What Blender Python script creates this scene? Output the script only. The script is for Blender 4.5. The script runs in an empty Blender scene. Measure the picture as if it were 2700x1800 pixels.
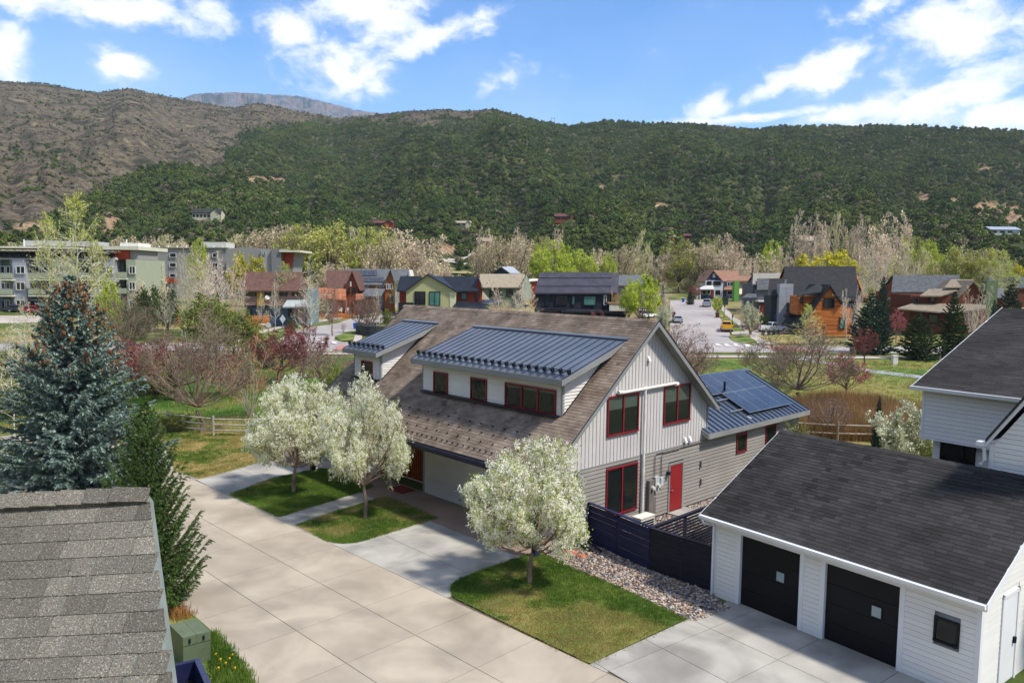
import bpy, math, random
import numpy as np
from mathutils import Matrix, Vector
R_ = math.radians
SC = bpy.context.scene
COL = SC.collection
# ---------------------------------------------------------------- camera
F = 2005.0; PITCH = R_(4.826); ROLL = R_(0.695); CH = 9.66
FW = np.array([0, math.cos(PITCH), -math.sin(PITCH)]); RX = np.array([1., 0, 0]); UPV = np.cross(RX, FW)
R2 = math.cos(ROLL)*RX + math.sin(ROLL)*UPV; U2 = -math.sin(ROLL)*RX + math.cos(ROLL)*UPV
CAM = np.array([0, 0, CH])
cd = bpy.data.cameras.new('camera'); cam = bpy.data.objects.new('camera', cd); COL.objects.link(cam)
m = Matrix.Identity(4)
for i in range(3):
    m[i][0] = R2[i]; m[i][1] = U2[i]; m[i][2] = -FW[i]; m[i][3] = CAM[i]
cam.matrix_world = m
cd.sensor_width = 36; cd.lens = F/2700*36; cd.clip_start = 0.1; cd.clip_end = 20000
SC.camera = cam
# ---------------------------------------------------------------- light
SUN_AZ, SUN_EL = 116, 55
SKY_STRENGTH = 0.15; SUN_STRENGTH = 2.0; EXPOSURE = 1.58
SC.view_settings.view_transform = 'Standard'; SC.view_settings.look = 'None'
SC.view_settings.exposure = EXPOSURE; SC.view_settings.gamma = 1
SC.view_settings.use_curve_mapping = False
sl = bpy.data.lights.new('sun', 'SUN'); sl.energy = SUN_STRENGTH; sl.angle = R_(5); sl.color = (1, .95, .87)
so = bpy.data.objects.new('sun', sl); COL.objects.link(so)
sd = Vector((math.sin(R_(SUN_AZ))*math.cos(R_(SUN_EL)), math.cos(R_(SUN_AZ))*math.cos(R_(SUN_EL)), math.sin(R_(SUN_EL))))
so.rotation_euler = sd.to_track_quat('Z', 'Y').to_euler()
SC.cycles.max_bounces = 6; SC.cycles.diffuse_bounces = 3; SC.cycles.glossy_bounces = 3
SC.cycles.transparent_max_bounces = 12; SC.cycles.use_denoising = True
def ray(x, y): return FW + (x-1350)/F*R2 - (y-900)/F*U2
W = bpy.data.worlds.new('World'); SC.world = W; W.use_nodes = True
def build_world():
    nt = W.node_tree; N = nt.nodes; L = nt.links; N.clear()
    out = N.new('ShaderNodeOutputWorld'); bg = N.new('ShaderNodeBackground'); bg.inputs[1].default_value = SKY_STRENGTH
    L.new(bg.outputs[0], out.inputs[0])
    sky = N.new('ShaderNodeTexSky'); sky.sky_type = 'NISHITA'; sky.sun_disc = False
    sky.sun_elevation = R_(SUN_EL); sky.sun_rotation = R_(SUN_AZ); sky.altitude = 2000; sky.air_density = 1.15; sky.dust_density = .4; sky.ozone_density = 2.2
    hs = N.new('ShaderNodeHueSaturation'); hs.inputs['Saturation'].default_value = 1.42; hs.inputs['Value'].default_value = .5; hs.inputs['Hue'].default_value = .504
    L.new(sky.outputs[0], hs.inputs['Color'])
    tc = N.new('ShaderNodeTexCoord'); sep = N.new('ShaderNodeSeparateXYZ'); L.new(tc.outputs['Generated'], sep.inputs[0])
    def mth(op, a, b=None, c=None):
        n = N.new('ShaderNodeMath'); n.operation = op
        for i, v in enumerate((a, b, c)):
            if v is None: continue
            if isinstance(v, (int, float)): n.inputs[i].default_value = v
            else: L.new(v, n.inputs[i])
        return n.outputs[0]
    az = mth('ARCTAN2', sep.outputs[0], sep.outputs[1]); el = mth('ARCSINE', sep.outputs[2])
    cb = N.new('ShaderNodeCombineXYZ'); L.new(az, cb.inputs[0]); L.new(el, cb.inputs[1])
    clouds = [(265, 18, 300, 52, 0), (540, 22, 75, 40, 0), (890, 185, 200, 85, -8), (760, 75, 85, 80, 0), (990, 30, 250, 85, 0), (1150, 90, 190, 48, 20),
              (310, 172, 85, 60, 10), (0, 130, 60, 75, 0), (1335, 205, 85, 50, 25), (2570, 75, 240, 105, 12), (2220, 165, 190, 62, 18), (2020, 238, 120, 34, 22),
              (1888, 280, 70, 55, 10), (2480, 262, 320, 78, 14), (2310, 18, 95, 36, 20), (2650, 300, 200, 60, 0), (1980, 310, 300, 18, 3), (2250, 300, 200, 35, 6)]
    acc = None
    for (x, y, rx, ry, rot) in clouds:
        d = ray(x, y); d = d/np.linalg.norm(d)
        a0 = math.atan2(d[0], d[1]); e0 = math.asin(d[2])
        mp = N.new('ShaderNodeMapping'); mp.vector_type = 'TEXTURE'
        mp.inputs['Location'].default_value = (a0, e0, 0); mp.inputs['Rotation'].default_value = (0, 0, R_(rot))
        mp.inputs['Scale'].default_value = (1.25*rx/F, 1.25*ry/F, 1)
        L.new(cb.outputs[0], mp.inputs[0])
        g = N.new('ShaderNodeTexGradient'); g.gradient_type = 'SPHERICAL'; L.new(mp.outputs[0], g.inputs[0])
        acc = g.outputs['Fac'] if acc is None else mth('MAXIMUM', acc, g.outputs['Fac'])
    st = N.new('ShaderNodeMapping'); st.inputs['Scale'].default_value = (1, 1.5, 1); L.new(cb.outputs[0], st.inputs[0])
    n1 = N.new('ShaderNodeTexNoise'); n1.inputs['Scale'].default_value = 15; n1.inputs['Detail'].default_value = 12; n1.inputs['Roughness'].default_value = .63; n1.inputs['Distortion'].default_value = .25
    L.new(st.outputs[0], n1.inputs['Vector'])
    # out of frame: added denser cumulus cover that lifts and neutralises the fill light
    n2 = N.new('ShaderNodeTexNoise'); n2.inputs['Scale'].default_value = 2.2; n2.inputs['Detail'].default_value = 3; L.new(tc.outputs['Generated'], n2.inputs['Vector'])
    gen = mth('MULTIPLY', mth('SUBTRACT', n2.outputs['Fac'], .38), 3.0)
    inx = mth('MULTIPLY', mth('LESS_THAN', mth('ABSOLUTE', az), .66), mth('LESS_THAN', el, .42))
    gen = mth('MULTIPLY', gen, mth('SUBTRACT', 1, inx))
    base = mth('MAXIMUM', acc, gen)
    d = mth('ADD', base, mth('MULTIPLY', mth('SUBTRACT', n1.outputs['Fac'], .5), 2.3))
    mr = N.new('ShaderNodeMapRange'); mr.interpolation_type = 'SMOOTHERSTEP'; mr.inputs[1].default_value = .16; mr.inputs[2].default_value = .98
    mr.inputs[3].default_value = 0; mr.inputs[4].default_value = 1; L.new(d, mr.inputs[0])
    # thin veil near the horizon
    n3 = N.new('ShaderNodeTexNoise'); n3.inputs['Scale'].default_value = 5; n3.inputs['Detail'].default_value = 6; L.new(st.outputs[0], n3.inputs['Vector'])
    veil = mth('MULTIPLY', mth('MULTIPLY', mth('SUBTRACT', n3.outputs['Fac'], .38), 0.75), mth('SUBTRACT', 1.0, mth('MULTIPLY', el, 2.2)))
    veil = mth('MAXIMUM', veil, 0)
    fac = mth('MINIMUM', mth('ADD', mth('MULTIPLY', mr.outputs[0], .93), mth('MULTIPLY', veil, .8)), 1)
    cr = N.new('ShaderNodeValToRGB'); cr.color_ramp.elements[0].color = (2.5, 2.6, 2.75, 1); cr.color_ramp.elements[1].color = (3.5, 3.4, 3.3, 1)
    cr.color_ramp.elements[0].position = .3; cr.color_ramp.elements[1].position = .75
    n4 = N.new('ShaderNodeTexNoise'); n4.inputs['Scale'].default_value = 9; n4.inputs['Detail'].default_value = 5; L.new(st.outputs[0], n4.inputs['Vector'])
    L.new(n4.outputs['Fac'], cr.inputs[0])
    mx = N.new('ShaderNodeMix'); mx.data_type = 'RGBA'; L.new(fac, mx.inputs[0]); L.new(hs.outputs[0], mx.inputs[6]); L.new(cr.outputs[0], mx.inputs[7])
    L.new(mx.outputs[2], bg.inputs[0])
build_world()
# ---------------------------------------------------------------- helpers
def s(r, g, b, k=1.0):
    f = lambda c: (c/255/12.92 if c/255 <= .04045 else ((c/255+.055)/1.055)**2.4)*k
    return (f(r), f(g), f(b))
MATS = {}
def M(name, cols, scale=3.0, rough=.8, metal=0.0, bump=0.0, bscale=None, detail=5, tone=0.0, rnd=0.0, spec=.3, stretch=None, sub=0.0, stain=0.0, space='pos', lo=.3, hi=.7):
    """procedural material: noise through a ramp of colours; 'tone' reads a per-face attribute, 'rnd' varies per object"""
    if name in MATS: return MATS[name]
    mt = bpy.data.materials.new(name); mt.use_nodes = True; nt = mt.node_tree; N = nt.nodes; L = nt.links
    b = N['Principled BSDF']; b.inputs['Roughness'].default_value = rough; b.inputs['Metallic'].default_value = metal
    b.inputs['Specular IOR Level'].default_value = spec
    if isinstance(cols[0], (int, float)): cols = [cols]
    if len(cols) == 1: c = cols[0]; cols = [tuple(v*.86 for v in c), tuple(min(1, v*1.12) for v in c)]
    if space == 'pos':
        g = N.new('ShaderNodeNewGeometry'); vec = g.outputs['Position']
    else:
        g = N.new('ShaderNodeTexCoord'); vec = g.outputs['Object']
    if stretch:
        mp = N.new('ShaderNodeMapping'); mp.inputs['Scale'].default_value = stretch; L.new(vec, mp.inputs[0]); vec = mp.outputs[0]
    n = N.new('ShaderNodeTexNoise'); n.inputs['Scale'].default_value = scale; n.inputs['Detail'].default_value = detail; L.new(vec, n.inputs['Vector'])
    cr = N.new('ShaderNodeValToRGB'); e = cr.color_ramp.elements
    e[0].position = lo; e[1].position = hi; e[0].color = (*cols[0], 1); e[1].color = (*cols[-1], 1)
    for i, c in enumerate(cols[1:-1]):
        x = e.new(lo+(hi-lo)*(i+1)/(len(cols)-1)); x.color = (*c, 1)
    L.new(n.outputs['Fac'], cr.inputs[0]); col = cr.outputs[0]
    if tone or rnd:
        v = None
        if tone:
            a = N.new('ShaderNodeAttribute'); a.attribute_name = 'tone'
            q = N.new('ShaderNodeMath'); q.operation = 'MULTIPLY_ADD'; L.new(a.outputs['Fac'], q.inputs[0]); q.inputs[1].default_value = tone; q.inputs[2].default_value = 1.0
            v = q.outputs[0]
        if rnd:
            oi = N.new('ShaderNodeObjectInfo')
            q = N.new('ShaderNodeMath'); q.operation = 'MULTIPLY_ADD'; L.new(oi.outputs['Random'], q.inputs[0]); q.inputs[1].default_value = rnd*2; q.inputs[2].default_value = 1.0-rnd
            if v is None: v = q.outputs[0]
            else:
                q2 = N.new('ShaderNodeMath'); q2.operation = 'MULTIPLY'; L.new(v, q2.inputs[0]); L.new(q.outputs[0], q2.inputs[1]); v = q2.outputs[0]
        h = N.new('ShaderNodeHueSaturation'); L.new(col, h.inputs['Color']); L.new(v, h.inputs['Value']); col = h.outputs[0]
    if stain:
        ns = N.new('ShaderNodeTexNoise'); ns.inputs['Scale'].default_value = .42; ns.inputs['Detail'].default_value = 6; ns.inputs['Distortion'].default_value = 1.2; L.new(vec, ns.inputs['Vector'])
        qs = N.new('ShaderNodeMapRange'); qs.inputs[1].default_value = .34; qs.inputs[2].default_value = .56; qs.inputs[3].default_value = 1-stain; qs.inputs[4].default_value = 1.02; L.new(ns.outputs['Fac'], qs.inputs[0])
        hs2 = N.new('ShaderNodeHueSaturation'); L.new(col, hs2.inputs['Color']); L.new(qs.outputs[0], hs2.inputs['Value']); col = hs2.outputs[0]
    L.new(col, b.inputs['Base Color'])
    if bump:
        n2 = N.new('ShaderNodeTexNoise'); n2.inputs['Scale'].default_value = bscale or scale*8; n2.inputs['Detail'].default_value = 4; L.new(vec, n2.inputs['Vector'])
        bp = N.new('ShaderNodeBump'); bp.inputs['Strength'].default_value = bump; bp.inputs['Distance'].default_value = .05
        L.new(n2.outputs['Fac'], bp.inputs['Height']); L.new(bp.outputs[0], b.inputs['Normal'])
    if sub:   # thin leaves let light through
        tr = N.new('ShaderNodeBsdfTranslucent'); L.new(col, tr.inputs[0]); ms = N.new('ShaderNodeMixShader'); ms.inputs[0].default_value = sub
        L.new(b.outputs[0], ms.inputs[1]); L.new(tr.outputs[0], ms.inputs[2]); L.new(ms.outputs[0], N['Material Output'].inputs[0])
    MATS[name] = mt; return mt
BASE = {}
def tag(o, label=None, cat=None, group=None, kind=None):
    if label: o['label'] = label
    if cat: o['category'] = cat
    if group: o['group'] = group
    if kind: o['kind'] = kind
    return o
def thing(name, base, label, cat, group=None):
    o = bpy.data.objects.new(name, None); o.empty_display_size = .3; COL.objects.link(o); o.location = base
    BASE[o] = np.array(base, float); return tag(o, label, cat, group)
class MB:
    def __init__(s_): s_.v = []; s_.f = []; s_.n = 0; s_.t = []; s_.fs = []
    def add(s_, v, f, tone=0.0):
        v = np.asarray(v, float); s_.v.append(v)
        for q in f: s_.f.append(tuple(i+s_.n for i in q)); s_.t.append(tone)
        s_.n += len(v); return s_
    def hexa(s_, p, tone=0.0):   # p: 4 bottom then 4 top, both counter-clockwise
        return s_.add(p, ((3, 2, 1, 0), (4, 5, 6, 7), (0, 1, 5, 4), (1, 2, 6, 5), (2, 3, 7, 6), (3, 0, 4, 7)), tone)
    def box(s_, fr, a, b, tone=0.0):
        (x0, y0, z0), (x1, y1, z1) = a, b
        return s_.hexa([fr(*q) for q in ((x0, y0, z0), (x1, y0, z0), (x1, y1, z0), (x0, y1, z0), (x0, y0, z1), (x1, y0, z1), (x1, y1, z1), (x0, y1, z1))], tone)
    def prism(s_, poly, off, tone=0.0):   # polygon of 3-D points pushed by a vector
        poly = np.asarray(poly, float); n = len(poly); off = np.asarray(off, float)
        f = [tuple(range(n))[::-1], tuple(range(n, 2*n))]+[(i, (i+1) % n, n+(i+1) % n, n+i) for i in range(n)]
        return s_.add(np.vstack([poly, poly+off]), f, tone)
    def tube(s_, pts, rad, n=8, cap=True, tone=0.0):
        pts = [np.asarray(p, float) for p in pts]
        if isinstance(rad, (int, float)): rad = [rad]*len(pts)
        V = []
        for i, p in enumerate(pts):
            d = pts[min(i+1, len(pts)-1)]-pts[max(i-1, 0)]; d = d/(np.linalg.norm(d)+1e-9)
            a = np.cross(d, [0, 0, 1.]) if abs(d[2]) < .9 else np.cross(d, [1., 0, 0]); a /= np.linalg.norm(a); b = np.cross(d, a)
            for k in range(n):
                t = 2*math.pi*k/n; V.append(p+rad[i]*(math.cos(t)*a+math.sin(t)*b))
        f = [(i*n+k, i*n+(k+1) % n, (i+1)*n+(k+1) % n, (i+1)*n+k) for i in range(len(pts)-1) for k in range(n)]
        if cap: f += [tuple(range(n))[::-1], tuple((len(pts)-1)*n+k for k in range(n))]
        return s_.add(V, f, tone)
    def quads(s_, v, tone):   # v: (n,4,3) array
        v = np.asarray(v); n = len(v)
        if n: s_.fs.append((v.reshape(-1, 3), np.asarray(tone, float)*np.ones(n)))
        return s_
    def build(s_, name, mat, parent=None, kind=None, smooth=False, base=None):
        me = bpy.data.meshes.new(name)
        V = [x for x in s_.v]; F_ = list(s_.f); T = list(s_.t); n = s_.n
        V = np.vstack(V) if V else np.zeros((0, 3))
        root = parent
        while root is not None and root.parent is not None: root = root.parent
        b = BASE[root] if root is not None else (np.array(base, float) if base is not None else np.zeros(3))
        if s_.fs:
            qv = np.vstack([x[0] for x in s_.fs]); qt = np.concatenate([x[1] for x in s_.fs])
            nb = len(V); allv = np.vstack([V, qv]) - b; nq = len(qt)
            loops = np.concatenate([np.array([i for q in F_ for i in q], np.int32), nb+np.arange(nq*4, dtype=np.int32)])
            tot = np.concatenate([np.array([len(q) for q in F_], np.int32), np.full(nq, 4, np.int32)])
            st = np.concatenate([[0], np.cumsum(tot)[:-1]]).astype(np.int32)
            me.vertices.add(len(allv)); me.vertices.foreach_set('co', allv.astype(np.float32).ravel())
            me.loops.add(len(loops)); me.loops.foreach_set('vertex_index', loops)
            me.polygons.add(len(tot)); me.polygons.foreach_set('loop_start', st); me.polygons.foreach_set('loop_total', tot)
            T = T + list(qt); me.update(calc_edges=True)
        else:
            me.from_pydata((V-b).tolist(), [], F_)
        a = me.attributes.new('tone', 'FLOAT', 'FACE'); a.data.foreach_set('value', np.array(T, np.float32))
        if smooth: me.polygons.foreach_set('use_smooth', [True]*len(me.polygons))
        if mat: me.materials.append(mat)
        o = bpy.data.objects.new(name, me); COL.objects.link(o)
        if parent is not None: o.parent = parent
        elif base is not None: o.location = base
        if parent is None: BASE[o] = np.array(b)
        if kind: o['kind'] = kind
        return o
def Fr(O, ex, ey=None, ez=None):
    O = np.asarray(O, float); ex = np.asarray(ex, float)
    ey = np.cross([0, 0, 1.], ex) if ey is None else np.asarray(ey, float)
    ez = np.array([0, 0, 1.]) if ez is None else np.asarray(ez, float)
    return lambda a, b, c: O+ex*a+ey*b+ez*c
def copy_tree(o, parent=None):
    c = o.copy(); COL.objects.link(c); c.parent = parent
    for ch in o.children: copy_tree(ch, c)
    return c
# value noise for terrain
_rg = np.random.default_rng(5); _G = _rg.random((256, 256))
def vnoise(x, y):
    x = np.asarray(x, float); y = np.asarray(y, float); xi = np.floor(x).astype(int); yi = np.floor(y).astype(int); fx = x-xi; fy = y-yi
    fx = fx*fx*(3-2*fx); fy = fy*fy*(3-2*fy); g = lambda a, b: _G[a % 256, b % 256]
    return (g(xi, yi)*(1-fx)+g(xi+1, yi)*fx)*(1-fy)+(g(xi, yi+1)*(1-fx)+g(xi+1, yi+1)*fx)*fy-.5
def fbm(x, y, o=5):
    t = 0; a = 1.0
    for i in range(o): t = t+a*vnoise(x*2**i+7.3*i, y*2**i+3.1*i); a *= .5
    return t
# ---------------------------------------------------------------- terrain
SKYL = [(0, 208), (100, 215), (150, 222), (200, 231), (260, 238), (340, 228), (400, 240), (500, 258), (560, 272), (620, 278), (680, 266), (740, 277), (800, 290), (880, 306), (950, 301), (1020, 293),
        (1100, 287), (1180, 284), (1240, 286), (1310, 281), (1350, 298), (1420, 316), (1500, 329), (1560, 321), (1600, 315), (1680, 321), (1760, 322), (1850, 328), (1930, 335), (1980, 339), (2060, 329),
        (2150, 328), (2250, 332), (2300, 326), (2400, 330), (2500, 335), (2600, 336), (2700, 341)]
def azel(x, y):
    d = ray(x, y); return math.atan2(d[0], d[1]), d[2]/math.hypot(d[0], d[1])
_ae = [azel(x, y+5) for x, y in SKYL]
_A = np.array([-3.2, -1.2]+[a for a, e in _ae]+[1.2, 3.2]); _E = np.array([.2, .24]+[e for a, e in _ae]+[.2, .2])
RSK = lambda az: np.interp(az, [-3.2, -.55, -.25, 0, 3.2], [1500, 1500, 1330, 1150, 1100])
def tz(x, y):
    x = np.asarray(x, float); y = np.asarray(y, float); r = np.hypot(x, y); az = np.arctan2(x, y)
    low = np.interp(r, [0, 110, 138, 165, 190, 240, 330], [0, 0, .5, 2, 3.2, 4.2, 6.5])
    rs = RSK(az); zs = CH+np.interp(az, _A, _E)*rs
    t = np.clip((r-330)/(rs-330), 0, 1)
    h = 6.5+(zs-6.5)*(.72*t+.28*t*t)
    h = h+np.sin(np.pi*t)**.8*(46*fbm(az*9+3, r/420)+20*(.35-np.abs(fbm(az*22, r/600+9, 3)))+6*fbm(x/60, y/60, 3))
    h = h+t*3.0*fbm(x/40, y/40, 3)
    h = np.where(r > rs, zs-(r-rs)*.28, h)
    return np.where(r < 330, low, h)
def G(px, py, lift=0.0):
    d = ray(px, py); t0, t1 = 2.0, None
    t = 4.0
    while t < 2500:
        p = CAM+d*t
        if p[2] < float(tz(p[0], p[1])): t1 = t; break
        t0 = t; t *= 1.02
    if t1 is None: return CAM+d*300
    for _ in range(40):
        tm = (t0+t1)/2; p = CAM+d*tm
        if p[2] < float(tz(p[0], p[1])): t1 = tm
        else: t0 = tm
    return CAM+d*t1+np.array([0, 0, lift])
def hor(px): return 900-F*math.tan(PITCH)*1.0 - (px-1350)*math.tan(ROLL) + 0.0
def at(px, Y):
    """ground point in the column px at distance Y"""
    d = ray(px, 760); X = d[0]/d[1]*Y
    return np.array([X, Y, float(tz(X, Y))])
def zat(p, py):
    """height of image row py above the ground point p"""
    px = 1350.0
    for _ in range(3):
        # column of p near that row
        d = None
        q = p-CAM
        best = None
        lo, hi = -60.0, 400.0
        for _k in range(40):
            mid = (lo+hi)/2; w = np.array([q[0], q[1], mid-CH]); dd = w@FW
            yy = 900-F*(w@U2)/dd
            if yy > py: lo = mid
            else: hi = mid
        return mid
def proj(p):
    q = np.asarray(p, float)-CAM; d = q@FW
    return 1350+F*(q@R2)/d, 900-F*(q@U2)/d
def drape(name, poly, lift, mat, kind='structure', parent=None, step=6.0, px=True, thick=0.0):
    P = [G(*p)[:2] if px else np.array(p, float) for p in poly]
    import bmesh
    bm = bmesh.new(); vs = [bm.verts.new((p[0], p[1], 0)) for p in P]; bm.faces.new(vs)
    bmesh.ops.triangulate(bm, faces=bm.faces[:])
    for _ in range(7):
        es = [e for e in bm.edges if e.calc_length() > max(step, .06*e.verts[0].co.length)]
        if not es: break
        bmesh.ops.subdivide_edges(bm, edges=es, cuts=1); bmesh.ops.triangulate(bm, faces=bm.faces[:])
    for v in bm.verts: v.co.z = float(tz(v.co.x, v.co.y))+lift
    bmesh.ops.recalc_face_normals(bm, faces=bm.faces[:])
    if sum(f.normal.z for f in bm.faces) < 0: bmesh.ops.reverse_faces(bm, faces=bm.faces[:])
    me = bpy.data.meshes.new(name); bm.to_mesh(me); bm.free(); me.materials.append(mat)
    o = bpy.data.objects.new(name, me); COL.objects.link(o); BASE[o] = np.zeros(3)
    if parent is not None: o.parent = parent
    if kind: o['kind'] = kind
    return o
# ---------------------------------------------------------------- ground, hills
def polar(name, az0, az1, naz, rings, mat, closed=False):
    az = np.linspace(az0, az1, naz, endpoint=not closed); A, Rr = np.meshgrid(az, np.array(rings, float))
    X = np.sin(A)*Rr; Y = np.cos(A)*Rr; Z = tz(X, Y); V = np.stack([X, Y, Z], -1).reshape(-1, 3)
    nr = len(rings); i, j = np.meshgrid(np.arange(nr-1), np.arange(naz if closed else naz-1), indexing='ij'); j2 = (j+1) % naz
    Fq = np.stack([i*naz+j, i*naz+j2, (i+1)*naz+j2, (i+1)*naz+j], -1).reshape(-1, 4)[:, ::-1]
    me = bpy.data.meshes.new(name); me.from_pydata(V.tolist(), [], Fq.tolist()); me.materials.append(mat)
    me.polygons.foreach_set('use_smooth', [True]*len(me.polygons))
    o = bpy.data.objects.new(name, me); COL.objects.link(o); o['kind'] = 'structure'; BASE[o] = np.zeros(3); return o, V
m_ground = M('meadow', [s(58, 74, 26), s(88, 98, 42), s(138, 124, 74), s(112, 96, 62)], .09, .95, bump=.3, bscale=4, lo=.32, hi=.7)
rings = [.3]+list(np.arange(10, 100, 8))+[110, 120, 129, 138, 147, 156, 165, 177, 190, 206, 223, 240, 262, 285, 308, 330]
ground, _ = polar('ground', 0, 2*math.pi, 480, rings, m_ground, True)
def hill_mat():
    mt = bpy.data.materials.new('hillside'); mt.use_nodes = True; nt = mt.node_tree; N = nt.nodes; L = nt.links; b = N['Principled BSDF']
    b.inputs['Roughness'].default_value = 1; b.inputs['Specular IOR Level'].default_value = .05
    g = N.new('ShaderNodeNewGeometry')
    def ramp(scale, cols, lo=.35, hi=.65, det=8, st=None):
        v = g.outputs['Position']
        if st: mp = N.new('ShaderNodeMapping'); mp.inputs['Scale'].default_value = st; L.new(v, mp.inputs[0]); v = mp.outputs[0]
        n = N.new('ShaderNodeTexNoise'); n.inputs['Scale'].default_value = scale; n.inputs['Detail'].default_value = det; n.inputs['Roughness'].default_value = .62; L.new(v, n.inputs['Vector'])
        cr = N.new('ShaderNodeValToRGB'); e = cr.color_ramp.elements; e[0].position = lo; e[1].position = hi; e[0].color = (*cols[0], 1); e[1].color = (*cols[-1], 1)
        for i, c in enumerate(cols[1:-1]): x = e.new(lo+(hi-lo)*(i+1)/(len(cols)-1)); x.color = (*c, 1)
        L.new(n.outputs['Fac'], cr.inputs[0]); return cr.outputs[0], n.outputs['Fac']
    burn, _ = ramp(.035, [s(52, 58, 38), s(76, 70, 60), s(108, 98, 78), s(74, 66, 58), s(134, 122, 92)], .36, .66)
    floor_, _ = ramp(.05, [s(48, 58, 30), s(72, 76, 44), s(108, 98, 68)], .38, .7)
    at_ = N.new('ShaderNodeAttribute'); at_.attribute_name = 'burn'
    mx = N.new('ShaderNodeMix'); mx.data_type = 'RGBA'; L.new(at_.outputs['Fac'], mx.inputs[0]); L.new(floor_, mx.inputs[6]); L.new(burn, mx.inputs[7])
    red, rf = ramp(.12, [s(132, 98, 72), s(170, 148, 118)], .3, .7); a2 = N.new('ShaderNodeAttribute'); a2.attribute_name = 'scar'
    m2 = N.new('ShaderNodeMix'); m2.data_type = 'RGBA'; L.new(a2.outputs['Fac'], m2.inputs[0]); L.new(mx.outputs[2], m2.inputs[6]); L.new(red, m2.inputs[7])
    _, fine = ramp(.35, [(0, 0, 0), (1, 1, 1)]); q = N.new('ShaderNodeMapRange'); q.inputs[1].default_value = .40; q.inputs[2].default_value = .6; q.inputs[3].default_value = .55; q.inputs[4].default_value = 1.15; L.new(fine, q.inputs[0])
    h = N.new('ShaderNodeHueSaturation'); L.new(m2.outputs[2], h.inputs['Color']); L.new(q.outputs[0], h.inputs['Value']); L.new(h.outputs[0], b.inputs['Base Color'])
    n = N.new('ShaderNodeTexNoise'); n.inputs['Scale'].default_value = .12; n.inputs['Detail'].default_value = 8; L.new(g.outputs['Position'], n.inputs['Vector'])
    bp = N.new('ShaderNodeBump'); bp.inputs['Strength'].default_value = .8; bp.inputs['Distance'].default_value = 5; L.new(n.outputs['Fac'], bp.inputs['Height']); L.new(bp.outputs[0], b.inputs['Normal'])
    return mt
m_hill = hill_mat()
hr = list(np.arange(330, 1560, 7))
hill, HV = polar('hillside', -1.05, 1.05, 600, hr, m_hill)
hill2, _ = polar('hills', 1.05, 2*math.pi-1.05, 90, list(np.arange(330, 1560, 60)), m_hill)
def pvec(V):
    q = V-CAM; d = q@FW; d = np.where(d < 1, 1, d); return 1350+F*(q@R2)/d, 900-F*(q@U2)/d
_bx = [-900, 0, 60, 150, 230, 287, 373, 470, 585, 600, 637, 689, 861, 1000, 1119, 1263, 1349, 1420, 3600]
_by = [640, 612, 592, 556, 517, 488, 450, 452, 442, 402, 367, 338, 326, 322, 324, 309, 308, 280, 280]
def burnmask(V):
    x, y = pvec(V); n = vnoise(V[:, 0]/35, V[:, 1]/35)*40+vnoise(V[:, 0]/9, V[:, 1]/9)*14
    r = np.hypot(V[:, 0], V[:, 1])
    return np.clip((np.interp(x, _bx, _by)+n-y)/10, 0, 1)
SCARS = [(300, 595, 30, 30), (1585, 495, 10, 16), (2440, 520, 26, 16), (2520, 535, 30, 14), (2590, 552, 60, 22), (2660, 565, 50, 26),  (2600, 452, 22, 10), (1180, 655, 40, 12), (90, 600, 60, 14), (700, 475, 70, 10), (1740, 545, 22, 10)]
CLEAR = [(543, 582, 46, 15), (1000, 606, 44, 12), (1220, 604, 28, 10), (1276, 664, 26, 16), (1492, 592, 34, 13), (1766, 640, 20, 10), (1822, 640, 26, 10), (2140, 668, 34, 18), (2650, 624, 46, 10)]
def clearmask(V):
    x, y = pvec(V); m_ = np.ones(len(V))
    for a, b, rx, ry in CLEAR: m_ = np.where(((x-a)/rx)**2+((y-b)/ry)**2 < 1, 0, m_)
    return m_
def scarmask(V, k=1.0):
    x, y = pvec(V); m_ = np.zeros(len(V))
    for (a, b, rx, ry) in SCARS:
        e = ((x-a)/rx)**2+((y-b)/ry)**2+vnoise(V[:, 0]/12, V[:, 1]/12)*1.2
        m_ = np.maximum(m_, np.clip((1.0-e)*2, 0, 1))
    return m_
for nm, fn in (('burn', burnmask), ('scar', scarmask)):
    a = hill.data.attributes.new(nm, 'FLOAT', 'POINT'); a.data.foreach_set('value', fn(HV).astype(np.float32))
# far mesa with a bare cliff face
def mesa():
    px = np.array([440, 480, 510, 560, 640, 700, 780, 830, 870, 930, 980, 1030, 1100]); py = np.array([275, 262, 249, 246, 245, 250, 254, 263, 273, 289, 297, 302, 312])
    xs = np.linspace(440, 1100, 150); rows = []
    for k, (dr, dh) in enumerate(((-900, -330), (-700, -250), (-380, -150), (-190, -90), (-130, -34), (-60, -12), (0, 0), (500, -20), (1200, -300))):
        for x in xs:
            y = np.interp(x, px, py); d = ray(x, y); rr = 4300.0; p = CAM+d/math.hypot(d[0], d[1])*rr
            u = p/np.linalg.norm(p[:2]); n = vnoise(x/26., k*.7)*90+vnoise(x/7., 3)*22
            rows.append([p[0]+u[0]*(dr+n*(k < 5)), p[1]+u[1]*(dr+n*(k < 5)), p[2]+dh+vnoise(x/6., k*3.)*8])
    n = len(xs); f = [(i*n+j, i*n+j+1, (i+1)*n+j+1, (i+1)*n+j) for i in range(8) for j in range(n-1)]
    mm = M('mesa_hazed_rock', [s(30, 52, 66), s(50, 74, 90), s(108, 92, 92), s(54, 74, 86)], .02, 1, detail=8, bump=.4, bscale=.05, spec=.05, lo=.35, hi=.65)  # blue of the distance haze is put into the rock colours
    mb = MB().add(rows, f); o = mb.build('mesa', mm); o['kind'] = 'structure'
mesa()
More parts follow.
